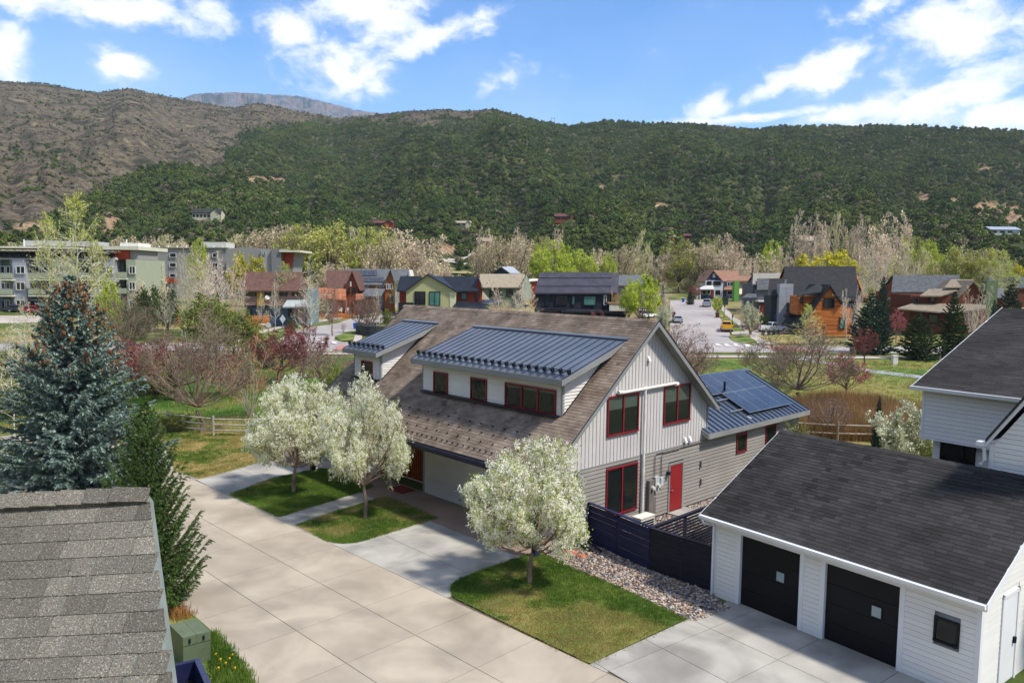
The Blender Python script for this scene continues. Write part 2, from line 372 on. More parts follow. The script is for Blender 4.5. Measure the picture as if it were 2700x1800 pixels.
# ---------------------------------------------------------------- scatter (countless things as one object)
def scatter(name, P, scl, rot, idx, protos, label=None, kind='stuff', parent=None, zs=None):
    me = bpy.data.meshes.new(name); P = np.asarray(P, float); me.vertices.add(len(P)); me.vertices.foreach_set('co', P.astype(np.float32).ravel())
    if zs is None: zs = np.ones(len(P))
    for nm, arr in (('scl', scl), ('rotz', rot), ('idx', idx), ('zs', zs)):
        a = me.attributes.new(nm, 'FLOAT', 'POINT'); a.data.foreach_set('value', np.asarray(arr, np.float32)*np.ones(len(P), np.float32))
    o = bpy.data.objects.new(name, me); COL.objects.link(o); BASE[o] = np.zeros(3)
    ng = bpy.data.node_groups.new('scatter_'+name, 'GeometryNodeTree')
    ng.interface.new_socket('Geometry', in_out='INPUT', socket_type='NodeSocketGeometry'); ng.interface.new_socket('Geometry', in_out='OUTPUT', socket_type='NodeSocketGeometry')
    N = ng.nodes; L = ng.links; gi = N.new('NodeGroupInput'); go = N.new('NodeGroupOutput'); jn = N.new('GeometryNodeJoinGeometry')
    def att(nm):
        n = N.new('GeometryNodeInputNamedAttribute'); n.data_type = 'FLOAT'; n.inputs[0].default_value = nm; return n.outputs[0]
    cs = N.new('ShaderNodeCombineXYZ'); L.new(att('scl'), cs.inputs[0]); L.new(att('scl'), cs.inputs[1])
    mu = N.new('ShaderNodeMath'); mu.operation = 'MULTIPLY'; L.new(att('scl'), mu.inputs[0]); L.new(att('zs'), mu.inputs[1]); L.new(mu.outputs[0], cs.inputs[2])
    cr = N.new('ShaderNodeCombineXYZ'); L.new(att('rotz'), cr.inputs[2])
    for k, p in enumerate(protos):
        oi = N.new('GeometryNodeObjectInfo'); oi.inputs['Object'].default_value = p
        cmp_ = N.new('FunctionNodeCompare'); cmp_.data_type = 'FLOAT'; cmp_.operation = 'EQUAL'; L.new(att('idx'), cmp_.inputs[0]); cmp_.inputs[1].default_value = k; cmp_.inputs['Epsilon'].default_value = .1
        ip = N.new('GeometryNodeInstanceOnPoints'); L.new(gi.outputs[0], ip.inputs['Points']); L.new(cmp_.outputs[0], ip.inputs['Selection']); L.new(oi.outputs['Geometry'], ip.inputs['Instance'])
        L.new(cr.outputs[0], ip.inputs['Rotation']); L.new(cs.outputs[0], ip.inputs['Scale']); L.new(ip.outputs[0], jn.inputs[0])
    L.new(jn.outputs[0], go.inputs[0]); md = o.modifiers.new('scatter', 'NODES'); md.node_group = ng
    if parent is not None: o.parent = parent
    tag(o, label, None, None, kind); return o
def proto(name, mb, mats, smooth=False):
    """a mesh that is only instanced by scatter(); it is not itself placed in the scene"""
    o = mb.build(name, mats, smooth=smooth); COL.objects.unlink(o); return o
rng = np.random.default_rng(11)
def rquads(c, size, rng, aspect=1.0, up=None, n0=None, jit=1.0):
    """random little quads about centres c; size scalar or array"""
    n = len(c); a = rng.normal(size=(n, 3))
    if n0 is not None: a = n0*1.0+a*jit
    a /= np.linalg.norm(a, axis=1)[:, None]
    b = rng.normal(size=(n, 3)); b -= (b*a).sum(1)[:, None]*a; b /= np.linalg.norm(b, axis=1)[:, None]; d = np.cross(a, b)
    sz = np.asarray(size)*np.ones(n); b *= (sz*.5)[:, None]; d *= (sz*.5*aspect)[:, None]
    return np.stack([c-b-d, c+b-d*.7, c+b*.9+d, c-b*.7+d*.9], 1)
def juniper(seed, nq=400, form=0):
    r = np.random.default_rng(seed); mb = MB()
    k = 16; cc = r.normal(size=(k, 3)); cc /= np.linalg.norm(cc, axis=1)[:, None]; cc *= r.uniform(.25, .75, k)[:, None]; cc[:, 2] = np.abs(cc[:, 2])*(.85 if form == 0 else 1.4)+.5
    if form: cc[:, :2] *= (1-.42*cc[:, 2:]/1.9)
    rad = r.uniform(.28, .46, k)
    q = r.integers(0, k, nq); n0 = r.normal(size=(nq, 3)); n0[:, 2] = n0[:, 2]*.8+.25; n0 /= np.linalg.norm(n0, axis=1)[:, None]
    P = cc[q]+n0*(rad[q]*r.uniform(.6, 1.05, nq))[:, None]
    T = r.uniform(-.3, .3, k)[q]+r.normal(0, .16, nq)
    mb.quads(rquads(P, r.uniform(.12, .28, nq), r, n0=n0, jit=.55), T)
    mb.tube([(0, 0, -.3), (.03, 0, .3), (0, .05, .9)], [.09, .07, .03], 5)
    return mb
m_jun = M('juniper_foliage', [s(60, 76, 30), s(84, 98, 42), s(108, 116, 56)], .02, .95, tone=.55, rnd=.26, spec=.1)
m_jun2 = M('pinyon_foliage', [s(52, 72, 34), s(74, 92, 44), s(96, 110, 56)], .02, .95, tone=.55, rnd=.24, spec=.1)
m_oak = M('bare_oak_scrub', [s(112, 104, 84), s(134, 122, 100), s(116, 118, 76)], .02, .95, tone=.7, rnd=.3, spec=.1)
jp = [proto('juniper_clump', juniper(1), m_jun), proto('juniper_clump', juniper(2), m_jun), proto('pinyon_clump', juniper(3, form=1), m_jun2), proto('pinyon_clump', juniper(4, 220, 1), m_jun2), proto('oak_clump', juniper(5, 200), m_oak)]
def forest():
    n = 150000; a = rng.uniform(-.80, .78, n); rr = np.sqrt(rng.uniform(335**2, 1500**2, n)); ok = rr < RSK(a)+6; a = a[ok]; rr = rr[ok]
    P = np.stack([np.sin(a)*rr, np.cos(a)*rr], 1)
    # thin out to a juniper spacing
    cell = {}; keep = []
    for i, (x, y) in enumerate(P):
        g = (int(x//3.25), int(y//3.25))
        if g in cell: continue
        cell[g] = 1; keep.append(i)
    P = P[keep]; V = np.column_stack([P, tz(P[:, 0], P[:, 1])]); bm_ = burnmask(V); sc_ = scarmask(V); r = np.hypot(P[:, 0], P[:, 1]); x, y = pvec(V)
    dens = .97-.35*(vnoise(P[:, 0]/28, P[:, 1]/28) > .18)
    dens = np.where(r < 430, dens*.75, dens)
    dens = np.where((x > 1090) & (x < 1330) & (r < 420), .12, dens)
    dens = dens*(1-.9*sc_)*(1-.975*bm_)*clearmask(V)
    dens = np.where((bm_ > .5) & (vnoise(P[:, 0]/50, P[:, 1]/50) > .2), .22, dens)
    ridge = (RSK(np.arctan2(P[:, 0], P[:, 1]))-r < 30) & (x < 1300); dens = np.where(ridge, .28, dens)
    u = rng.random(len(P)); k = u < dens; V = V[k]; m_ = len(V); x = x[k]; bmk = bm_[k]
    sc = rng.uniform(1.5, 3.2, m_)*np.where(rng.random(m_) < .15, 1.25, 1)*np.where(bmk > .5, .6, 1)
    sel = vnoise(V[:, 0]/60, V[:, 1]/60)+rng.normal(0, .22, m_)
    idx = np.where(sel > .05, rng.integers(2, 4, m_), rng.integers(0, 2, m_)); idx = np.where(rng.random(m_) < .05+.10*(vnoise(V[:, 0]/40+9, V[:, 1]/40) > .15), 4, idx)
    V[:, 2] -= .3
    scatter('hillside_forest', V, sc, rng.uniform(0, 6.28, m_), idx, jp, 'dense dark green juniper and pinyon woodland covering the long hillside', zs=rng.uniform(.8, 1.15, m_))
    # burned slope: small scrub and dead sticks
    n = 26000; a = rng.uniform(-.80, .1, n); rr = np.sqrt(rng.uniform(360**2, 1490**2, n)); V = np.column_stack([np.sin(a)*rr, np.cos(a)*rr, np.zeros(n)]); V[:, 2] = tz(V[:, 0], V[:, 1])
    k = (burnmask(V) > .3) & (rr < RSK(a)) & (vnoise(V[:, 0]/30, V[:, 1]/30)+rng.normal(0, .16, n) > .08); V = V[k]; m_ = len(V)
    sb = MB(); r = np.random.default_rng(3); c = r.normal(size=(26, 3))*[.5, .5, .3]+[0, 0, .4]; sb.quads(rquads(c, .4, r), r.normal(0, .3, 26))
    st = MB(); 
    for q in range(5): st.tube([(q*.2, 0, 0), (q*.2+r.normal()*.3, r.normal()*.3, r.uniform(1.5, 3))], [.07, .03], 3)
    ps = [proto('scrub_clump', sb, M('dark_scrub', [s(60, 62, 40), s(84, 78, 62)], .02, 1, tone=.6, rnd=.4, spec=.05)), proto('dead_sticks', st, M('burnt_wood', [s(70, 62, 58), s(104, 96, 92)], .02, 1, rnd=.4))]
    scatter('burned_scrub', V, rng.uniform(.6, 1.8, m_), rng.uniform(0, 6, m_), (rng.random(m_) < .42)*1.0, ps, 'low dark scrub and dead sticks left on the burned tan slope')
forest()
# ---------------------------------------------------------------- streets, paths, lawns
m_conc = M('lane_concrete', [s(150, 138, 121), s(166, 154, 136), s(178, 166, 147)], .55, .85, stain=.2, bump=.12, bscale=60, rnd=.05, lo=.25, hi=.75, detail=9)
m_conc2 = M('driveway_concrete', [s(146, 141, 132), s(163, 158, 148), s(176, 171, 160)], .8, .85, stain=.33, bump=.12, bscale=60, rnd=.05, lo=.25, hi=.75, detail=9)
m_porch = M('porch_concrete', [s(132, 112, 100), s(150, 130, 116)], .8, .8, bump=.1, bscale=50)
m_joint = M('joint_dirt', [s(92, 82, 70), s(112, 100, 86)], 3, 1)
m_street = M('street_asphalt', [s(140, 132, 127), s(158, 150, 145), s(168, 160, 155)], .12, .9, detail=8)
m_walk = M('sidewalk_concrete', [s(160, 150, 139), s(180, 170, 158)], .3, .9)
m_path = M('asphalt_path', [s(142, 142, 142), s(160, 160, 158)], .4, .9)
m_lawn = M('lawn_turf', [s(58, 86, 28), s(96, 112, 44), s(158, 146, 88)], .45, .95, bump=.5, bscale=12, detail=8, lo=.35, hi=.68)
m_park = M('park_turf', [s(66, 96, 28), s(92, 114, 40), s(128, 120, 60), s(96, 106, 40)], .07, .95, bump=.4, bscale=6, detail=8, lo=.34, hi=.68)
m_dry = M('dry_turf', [s(78, 92, 34), s(128, 118, 62), s(156, 138, 88)], .5, .95, bump=.5, bscale=12, detail=8, lo=.3, hi=.6)
m_white = M('white_paint_line', [s(225, 222, 215), s(240, 238, 232)], 2, .8)
m_brickp = M('brick_paving', [s(160, 106, 96), s(180, 132, 120)], 1.5, .9)
drape('park_lawn', [(1600, 1000), (1820, 946), (2100, 947), (2400, 947), (2760, 946), (2900, 1060), (2600, 1160), (2100, 1160), (1700, 1130)], .02, m_park)
drape('park_lawn', [(-300, 944), (400, 946), (960, 940), (900, 1000), (840, 1090), (400, 1100), (-300, 1100)], .02, M('lush_turf', [s(34, 74, 16), s(58, 92, 24), s(96, 110, 40)], .12, .95, bump=.4, bscale=6))
drape('street', [(-400, 924), (690, 925), (1000, 927), (1880, 930), (2100, 931), (2700, 934), (3000, 932), (3000, 914), (2400, 914), (2050, 912), (1880, 905), (1000, 903), (690, 903), (-400, 906)], .03, m_street)
drape('street', [(690, 904), (743, 893), (767, 878), (808, 866), (855, 858), (889, 853), (927, 840), (1008, 829), (1060, 822), (1150, 815), (1150, 826), (1060, 838), (1010, 850), (960, 866), (920, 876), (885, 888), (880, 897), (912, 904)], .07, m_street)
drape('street', [(1762, 906), (1768, 850), (1766, 793), (1869, 790), (1876, 807), (1894, 833), (1925, 880), (1922, 893), (1975, 908)], .07, m_street)
drape('sidewalk', [(-400, 934), (1000, 931), (1870, 938), (3000, 940), (3000, 946), (1870, 944), (1000, 936), (-400, 941)], .1, m_walk)
drape('sidewalk', [(610, 906), (650, 890), (690, 872), (745, 859), (810, 850), (860, 843), (930, 832), (1008, 824), (1008, 828), (930, 836), (860, 848), (810, 855), (750, 864), (700, 878), (668, 896), (650, 908)], .11, m_walk)
drape('sidewalk', [(1886, 799), (1897, 799), (1938, 838), (1998, 878), (2048, 908), (2005, 912), (1958, 872), (1910, 828)], .11, m_walk)
drape('sidewalk', [(936, 884), (948, 875), (965, 872), (975, 878), (955, 886), (952, 905), (930, 905)], .11, m_walk)
drape('driveway', [(1928, 876), (2080, 868), (2120, 876), (1990, 886), (1930, 883)], .12, m_walk)
drape('path', [(2060, 938), (2160, 951), (2290, 974), (2460, 994), (2700, 1020), (2700, 1030), (2460, 1003), (2290, 982), (2160, 958), (2050, 944)], .045, m_path)
drape('parking_lot', [(-250, 832), (112, 832), (120, 850), (-250, 856)], .03, m_walk)
drape('parking_lot', [(395, 741), (470, 735), (565, 737), (570, 744), (450, 748)], .1, m_walk)
for poly in ([(668, 898), (690, 880), (745, 868), (808, 858), (808, 862), (765, 873), (742, 889), (712, 899)], [(883, 889), (921, 875), (957, 871), (938, 882), (931, 898), (898, 901)],
             [(1924, 893), (1965, 884), (1997, 902), (1955, 906), (1935, 901)], [(1890, 822), (1903, 822), (1920, 838), (1899, 838)], [(1905, 843), (1926, 843), (1952, 862), (1917, 862)],
             [(1924, 866), (1956, 866), (1966, 875), (1930, 875)], [(1965, 860), (2030, 856), (2040, 866), (1985, 874)], [(850, 836), (905, 828), (940, 828), (870, 842)], [(920, 838), (960, 834), (1010, 829), (1000, 833), (950, 840)]):
    drape('lawn', poly, .15, m_lawn)
drape('lawn', [(1996, 887), (2060, 884), (2240, 884), (2300, 905), (2060, 908), (2030, 904)], .14, m_dry)
drape('lawn', [(500, 900), (560, 880), (650, 862), (760, 835), (800, 838), (745, 851), (672, 868), (640, 893), (600, 905)], .06, m_lawn)
drape('lawn', [(1780, 932), (2100, 933), (2760, 938), (2760, 934), (2100, 930), (1780, 930)], .08, m_lawn)
drape('meadow', [(1640, 738), (1870, 738), (1900, 705), (1700, 700), (1640, 712)], .05, M('pasture', [s(96, 124, 52), s(128, 140, 74), s(150, 140, 90)], .05, .95))
drape('meadow', [(1090, 720), (1260, 722), (1480, 716), (1500, 700), (1130, 690)], .05, M('rough_meadow', [s(104, 112, 60), s(140, 130, 84), s(168, 146, 104)], .05, .95))
drape('trail', [(1160, 680), (1250, 664), (1300, 668), (1250, 670), (1178, 686), (1230, 694), (1330, 706), (1330, 709), (1225, 698), (1165, 688)], .12, m_walk)
m_pink = M('gravel_slope', [s(196, 170, 146), s(214, 192, 170)], .2, .95)
for q in [(1885, 908, 8), (1908, 909, 9), (1932, 909, 9), (1962, 910, 10), (845, 903, 7), (873, 903, 8)]:
    drape('crosswalk_stripe', [(q[0], q[1]), (q[0]+q[2], q[1]-.5), (q[0]+q[2]+9, q[1]+4.5), (q[0]+6, q[1]+5)], .12, m_white)
drape('brick_crossing', [(876, 925), (892, 912), (916, 912), (916, 925)], .11, m_brickp)
drape('brick_crossing', [(2010, 915), (2090, 914), (2190, 929), (2080, 930)], .11, m_brickp)
# ---- slabs near the house
O = np.array([7.12, 31.19, 0.]); YAW = R_(46.79)
HU = np.array([math.sin(YAW), math.cos(YAW), 0]); HV_ = np.array([-math.cos(YAW), math.sin(YAW), 0])
H = lambda u, v, z: O+HU*u+HV_*v+np.array([0, 0, z])
LP = G(459.8, 1241.3); LE = G(1550, 1753)-LP; LE = LE/np.linalg.norm(LE); LN = np.array([LE[1], -LE[0], 0]); LN = LN if LN@np.array([-1, -1, 0]) > 0 else -LN
def clip(poly, p0, n):
    out = []
    for i in range(len(poly)):
        a, b = poly[i], poly[(i+1) % len(poly)]; da = (a-p0)@n; db = (b-p0)@n
        if da >= 0: out.append(a)
        if (da >= 0) != (db >= 0): out.append(a+(b-a)*da/(da-db))
    return out
def slab(poly, parent, mat, top=.04, th=.035):
    if len(poly) < 3: return
    P = np.array(poly); c = P.mean(0); 
    area = .5*abs(sum(P[i][0]*P[(i+1) % len(P)][1]-P[(i+1) % len(P)][0]*P[i][1] for i in range(len(P))))
    if area < .05: return
    if sum(P[i][0]*P[(i+1) % len(P)][1]-P[(i+1) % len(P)][0]*P[i][1] for i in range(len(P))) < 0: P = P[::-1]
    P = P+np.array([0, 0, top-th])
    return MB().prism(P, [0, 0, th]).build('concrete_slab', mat, parent)
def under(name, pts, z):
    o = MB().add([(*p[:2], z) for p in pts], [tuple(range(len(pts)))]).build(name, m_joint); o['kind'] = 'structure'
    if o.data.polygons[0].normal.z < 0: o.data.flip_normals()
    return o
lane = under('lane', [LP+LE*s0+LN*o_ for s0, o_ in ((-14, 0), (60, 0), (60, 6.5), (-14, 6.5))], .012)
g_ = .009
for j in range(3):
    for i in range(-6, 24):
        a0, a1, b0, b1 = i*2.42+g_, (i+1)*2.42-g_, j*2.16+g_, (j+1)*2.16-g_
        slab([LP+LE*a+LN*b for a, b in ((a0, b0), (a1, b0), (a1, b1), (a0, b1))], lane, m_conc)
front = under('driveway', [LP-LN*.02+LE*-6, LP-LN*.02+LE*23.5, H(-6.4, -.2, 0), H(-6.4, 22, 0)], .008)
for i in range(6):
    for j in range(-2, 10):
        u1, u0, v0, v1 = -8.75-i*2.3-g_, -8.75-(i+1)*2.3+g_, .2+j*2.5+g_, .2+(j+1)*2.5-g_
        slab(clip(clip([H(u0, v0, 0), H(u1, v0, 0), H(u1, v1, 0), H(u0, v1, 0)], LP-LN*.01, -LN), H(-8, -.4, 0), HV_), front, m_conc2)
for j in range(6): slab([H(-8.74, .2+j*2.8+g_, 0), H(-6.5, .2+j*2.8+g_, 0), H(-6.5, 3+j*2.8-g_, 0), H(-8.74, 3+j*2.8-g_, 0)], front, m_porch)
GA = np.array([6.859, 21.942, 0.]); GAZ = R_(142.87); GD = np.array([math.sin(GAZ), math.cos(GAZ), 0]); GN = np.array([-math.cos(GAZ), math.sin(GAZ), 0])
GP = lambda d, n, z: GA+GD*d+GN*n+np.array([0, 0, z])
lc0 = G(1811, 1636); lc1 = G(1556, 1753); ln_ = np.cross([0, 0, 1.], lc1-lc0); ln_ /= np.linalg.norm(ln_); ln_ = ln_ if ln_@(GP(4, -2, 0)-lc0) > 0 else -ln_
apron = under('driveway', [lc0, lc1, LP+LE*60-LN*.02, GP(30, 0, 0), GP(-.2, 0, 0)], .008)
for i in range(8):
    for j in range(14):
        d0, d1, n1, n0 = -1.6+j*2.12+g_, -1.6+(j+1)*2.12-g_, -.03-i*1.95-g_, -.03-(i+1)*1.95+g_
        slab(clip(clip([GP(d0, n0, 0), GP(d1, n0, 0), GP(d1, n1, 0), GP(d0, n1, 0)], LP-LN*.01, -LN), lc0, ln_), apron, m_conc2)
LAWNA = [(603, 1306), (735, 1366), (951, 1299), (985, 1285), (900, 1240), (840, 1238), (720, 1262)]
LAWNB = [(780, 1387), (859, 1428), (880, 1434), (907, 1436), (940, 1433), (964, 1427), (1153, 1368), (1085, 1336), (1017, 1311), (880, 1352)]
LAWNC = [(1187, 1559), (1189, 1548), (1197, 1538), (1223, 1524), (1290, 1499), (1357, 1476), (1420, 1458), (1500, 1496), (1640, 1554), (1811, 1636), (1775, 1651), (1556, 1753), (1380, 1668), (1196, 1578)]
LAWND = [(459, 1241), (524, 1265), (620, 1240), (730, 1205), (760, 1160), (560, 1140), (432, 1142), (435, 1180)]
for nm, pl in (('lawn', LAWNA), ('lawn', LAWNB), ('lawn', LAWNC)): drape(nm, pl, .055, m_lawn, step=.8)
drape('lawn', LAWND, .045, m_dry, step=1)
drape('planting_bed', [(400, 1560), (470, 1600), (520, 1632), (560, 1668), (605, 1716), (655, 1780), (665, 1815), (300, 1900), (200, 1600)], .05, m_lawn)
# grass blades
def tuft(seed, h=.05, n=9, sp=.05, mat=None, w=.006, lean=.5):
    r = np.random.default_rng(seed); mb = MB()
    for _ in range(n):
        a = r.uniform(0, 6.28); x, y = r.normal(0, sp, 2); l = h*r.uniform(.6, 1.2); dx, dy = math.cos(a)*l*lean*r.random(), math.sin(a)*l*lean*r.random(); px, py = -math.sin(a)*w, math.cos(a)*w
        mb.add([(x-px, y-py, 0), (x+px, y+py, 0), (x+dx, y+dy, l)], [(0, 1, 2)], r.normal(0, .2))
    return proto('grass_tuft', mb, mat)
m_gr = M('grass_blade', [s(72, 104, 32), s(116, 138, 54)], .5, .9, tone=.6, rnd=.3, sub=.3)
m_gd = M('dry_blade', [s(146, 136, 72), s(186, 164, 106)], .5, .9, tone=.6, rnd=.3, sub=.3)
tf = [tuft(1, mat=m_gr), tuft(2, mat=m_gr, h=.065), tuft(3, mat=m_gd, h=.045)]
def inpoly(x, y, P):
    c = np.zeros(len(x), bool); n = len(P)
    for i in range(n):
        (x0, y0), (x1, y1) = P[i][:2], P[(i+1) % n][:2]
        k = ((y0 > y) != (y1 > y)) & (x < (x1-x0)*(y-y0)/(y1-y0+1e-12)+x0); c ^= k
    return c
def grassy(name, pl, dens, dry, label, protos=tf, size=(.8, 1.3), z=.05, px=True, didx=2, dfn=None):
    P = [G(*p) for p in pl] if px else pl; A = np.array([p[:2] for p in P]); lo, hi = A.min(0), A.max(0); n = int((hi-lo).prod()*dens)
    X = rng.uniform(lo[0], hi[0], n); Y = rng.uniform(lo[1], hi[1], n); k = inpoly(X, Y, A); X = X[k]; Y = Y[k]; n = len(X)
    dn = vnoise(X/.8, Y/.8)+vnoise(X/2.6+5, Y/2.6)*1.2+rng.normal(0, .12, n)
    if dfn is not None: dn = dn+dfn(X, Y)
    idx = np.where(dn > dry, didx, rng.integers(0, didx, n))
    return scatter(name, np.column_stack([X, Y, tz(X, Y)+z]), rng.uniform(*size, n), rng.uniform(0, 6.28, n), idx, protos, label)
tp = G(1600, 1690)
grassy('grass', LAWNA, 420, .45, 'short dark green grass around the left blossom tree trunk')
grassy('grass', LAWNB, 420, .34, 'short green grass with straw patches around the middle blossom tree trunk')
grassy('grass', LAWNC, 420, .42, 'short grass turning straw yellow towards the garage driveway', dfn=lambda X, Y: 1.9*np.exp(-((X-tp[0])**2+(Y-tp[1])**2)/5)-.15)
grassy('grass', LAWND, 130, .1, 'patchy green and straw grass by the split rail fence', size=(1, 1.6))
grassy('grass', [(560, 1668), (605, 1716), (655, 1780), (665, 1815), (560, 1815), (545, 1700)], 500, .9, 'lush grass beside the pickup bed', size=(1.2, 2.2))
# ---------------------------------------------------------------- main house
m_shing = M('brown_shingle', [s(104, 91, 80), s(130, 115, 101), s(148, 133, 118)], 1.2, .95, bump=.25, bscale=160, tone=1.0, rnd=.16, spec=.1)
m_shing_d = M('charcoal_shingle', [s(52, 50, 49), s(60, 58, 57), s(69, 67, 66)], .6, .95, bump=.25, bscale=160, tone=1.3, rnd=.2, spec=.1)
m_shing_n = M('weathered_shingle', [s(88, 82, 74), s(138, 132, 118), s(108, 102, 94), s(176, 170, 150)], 95, .95, bump=.6, bscale=220, tone=.9, rnd=.25, spec=.1, detail=3, lo=.36, hi=.64)
m_batten = M('pale_batten_board', [s(184, 179, 173), s(196, 191, 185)], .8, .7, rnd=.03)
m_cream = M('cream_lap_board', [s(204, 199, 190), s(216, 211, 203)], .8, .7, rnd=.04)
m_taupe = M('taupe_lap_board', [s(132, 126, 118), s(144, 138, 130)], .8, .75, rnd=.05)
m_trimg = M('grey_fascia', [s(124, 124, 122), s(138, 138, 136)], .8, .6, rnd=.03)
m_red = M('dark_red_trim', [s(116, 20, 30), s(130, 26, 36)], 1, .5)
m_door = M('red_door_paint', [s(128, 24, 30), s(140, 30, 34)], 1, .55)
m_metal = M('slate_blue_metal', [s(100, 110, 124), s(118, 128, 142)], .6, .33, metal=.7, rnd=.05, spec=.5)
m_seam = M('seam_metal', [s(56, 63, 76), s(70, 77, 90)], .6, .5, metal=.5)
m_dmet = M('dark_metal', [s(36, 40, 46), s(48, 52, 60)], 1, .45, metal=.6)
m_whitep = M('white_pipe', [s(205, 200, 190), s(232, 228, 220)], 4, .5)
m_navy = M('gutter_navy', [s(36, 38, 58), s(46, 48, 70)], 1, .45)
m_steel = M('galvanised_steel', [s(150, 152, 154), s(176, 178, 180)], 3, .4, metal=.7)
m_wood = M('cedar_door_wood', [s(120, 52, 24), s(158, 78, 34)], 6, .6, stretch=(4, 4, .6))
def glassmat():
    mt = bpy.data.materials.new('window_glass'); mt.use_nodes = True; nt = mt.node_tree; N = nt.nodes; L = nt.links; b = N['Principled BSDF']
    b.inputs['Base Color'].default_value = (.02, .025, .025, 1); b.inputs['Roughness'].default_value = .03; b.inputs['Specular IOR Level'].default_value = .9
    tr = N.new('ShaderNodeBsdfTransparent'); tr.inputs[0].default_value = (.8, .85, .83, 1); ms = N.new('ShaderNodeMixShader'); ms.inputs[0].default_value = .3
    L.new(tr.outputs[0], ms.inputs[1]); L.new(b.outputs[0], ms.inputs[2]); L.new(ms.outputs[0], N['Material Output'].inputs[0]); return mt
m_glass = glassmat()
m_dark = M('painted_interior_dark', [s(22, 24, 24), s(40, 42, 40)], 1.5, .9)  # dark colour painted in for the unlit rooms behind windows
m_blind = M('window_blind', [s(176, 186, 174), s(200, 208, 196)], 1, .8, stretch=(1, 1, 14))
m_teal = M('tinted_glass', [s(60, 108, 100), s(84, 134, 122)], .6, .08, spec=.9)
m_blk = M('black_glass', [s(16, 20, 24), s(36, 44, 50)], .5, .06, spec=.9)
hb = thing('main_house', H(-2, 8, 0), 'large two storey house with brown shingle roof, blue metal dormers and pale batten gable', 'house')
SL = .8437; TH = math.atan(SL); RU, RZ = -2.43, 8.08
FV = Fr(O, HU, -HV_)          # a along the gable, b outward from the gable wall
FU = lambda u0: Fr(O+HU*u0, HV_, -HU)   # a along the ridge, b outward from the street front
def rng_tone(r, n=1): return r.normal(0, .09)+(r.random() < .3)*r.choice([-.18, .16])
def shingles(root, P0, ex, eu, Lx, S, expo, widths, mat, nind, seed, hole=None, thick=.012, parentname='shingle', cut=None, skew=0):
    """courses of separate overlapping shingles; the nind nearest the camera are objects, the rest one mesh"""
    r = np.random.default_rng(seed); P0 = np.asarray(P0, float); nrm = np.cross(ex, eu); nrm *= np.sign(nrm[2])
    items = []
    for c in range(int(math.ceil(S/expo))):
        s0 = c*expo; x = -r.uniform(0, widths[0])
        while x < Lx:
            w = widths[r.integers(0, len(widths))]; x0, x1 = max(x, 0), min(x+w, Lx)
            x += w
            if x1-x0 < .03: continue
            if hole is not None and hole((x0+x1)/2, s0+expo/2, x0, x1): continue
            if cut is not None:
                lo_, hi_ = cut(s0+expo/2); x0 = max(x0, lo_); x1 = min(x1, hi_)
                if x1-x0 < .03: continue
            items.append((x0, x1, s0, min(s0+expo+.015, S), rng_tone(r)+(9 if cut is not None and x1 >= hi_-1e-6 else 0)))
    cen = np.array([P0+ex*(a+b)/2+eu*(c+d)/2 for a, b, c, d, t in items]); dist = np.linalg.norm(cen-CAM, axis=1)
    px, py = pvec(cen); vis = (px > -20) & (px < 2720) & (py > -20) & (py < 1820); dist = np.where(vis, dist, dist+1000)
    near = set(np.argsort(dist)[:nind].tolist()); rest = MB(); cache = {}
    def geo(mb, fr, w, l, t):
        if t > 5: return mb.hexa([fr(.003, 0, .002), fr(w-skew*expo/2, 0, .002), fr(w+skew*expo/2, l, .001), fr(.003, l, .001), fr(.003, 0, thick+.002), fr(w-skew*expo/2, 0, thick+.002), fr(w+skew*expo/2, l, .004), fr(.003, l, .004)], t-9)
        g = .003; return mb.hexa([fr(g, 0, .002), fr(w-g, 0, .002), fr(w-g, l, .001), fr(g, l, .001), fr(g, 0, thick+.002), fr(w-g, 0, thick+.002), fr(w-g, l, .004), fr(g, l, .004)], t)
    for i, (x0, x1, s0, s1, t) in enumerate(items):
        Pb = P0+ex*x0+eu*s0
        if i in near and t > 5:
            geo(MB(), Fr(Pb, ex, eu, nrm), x1-x0, s1-s0, t).build('shingle', mat, root)
        elif i in near:
            key = (round(x1-x0, 2), round(s1-s0, 2))
            if key not in cache:
                mb = geo(MB(), Fr((0, 0, 0), np.array([1., 0, 0]), np.array([0, 1., 0])), x1-x0, s1-s0, 0); o = mb.build('shingle', mat); cache[key] = o; BASE.pop(o)
            else:
                o = bpy.data.objects.new('shingle', cache[key].data); COL.objects.link(o)
            mx = Matrix.Identity(4); q = Pb-BASE[root]
            for k in range(3): mx[k][0] = ex[k]; mx[k][1] = eu[k]; mx[k][2] = nrm[k]; mx[k][3] = q[k]
            o.parent = root; o.matrix_basis = mx
        else: geo(rest, Fr(Pb, ex, eu, nrm), x1-x0, s1-s0, t)
    if rest.n: rest.build('shingle_courses', mat, root, kind='stuff')
def roofdeck(root, P0, ex, eu, L, S, mat, th=.16, name='roof'):
    nrm = np.cross(ex, eu); nrm *= np.sign(nrm[2]); f = Fr(P0, ex, eu, nrm)
    return MB().box(f, (0, 0, -th), (L, S, 0)).build(name, mat, root)
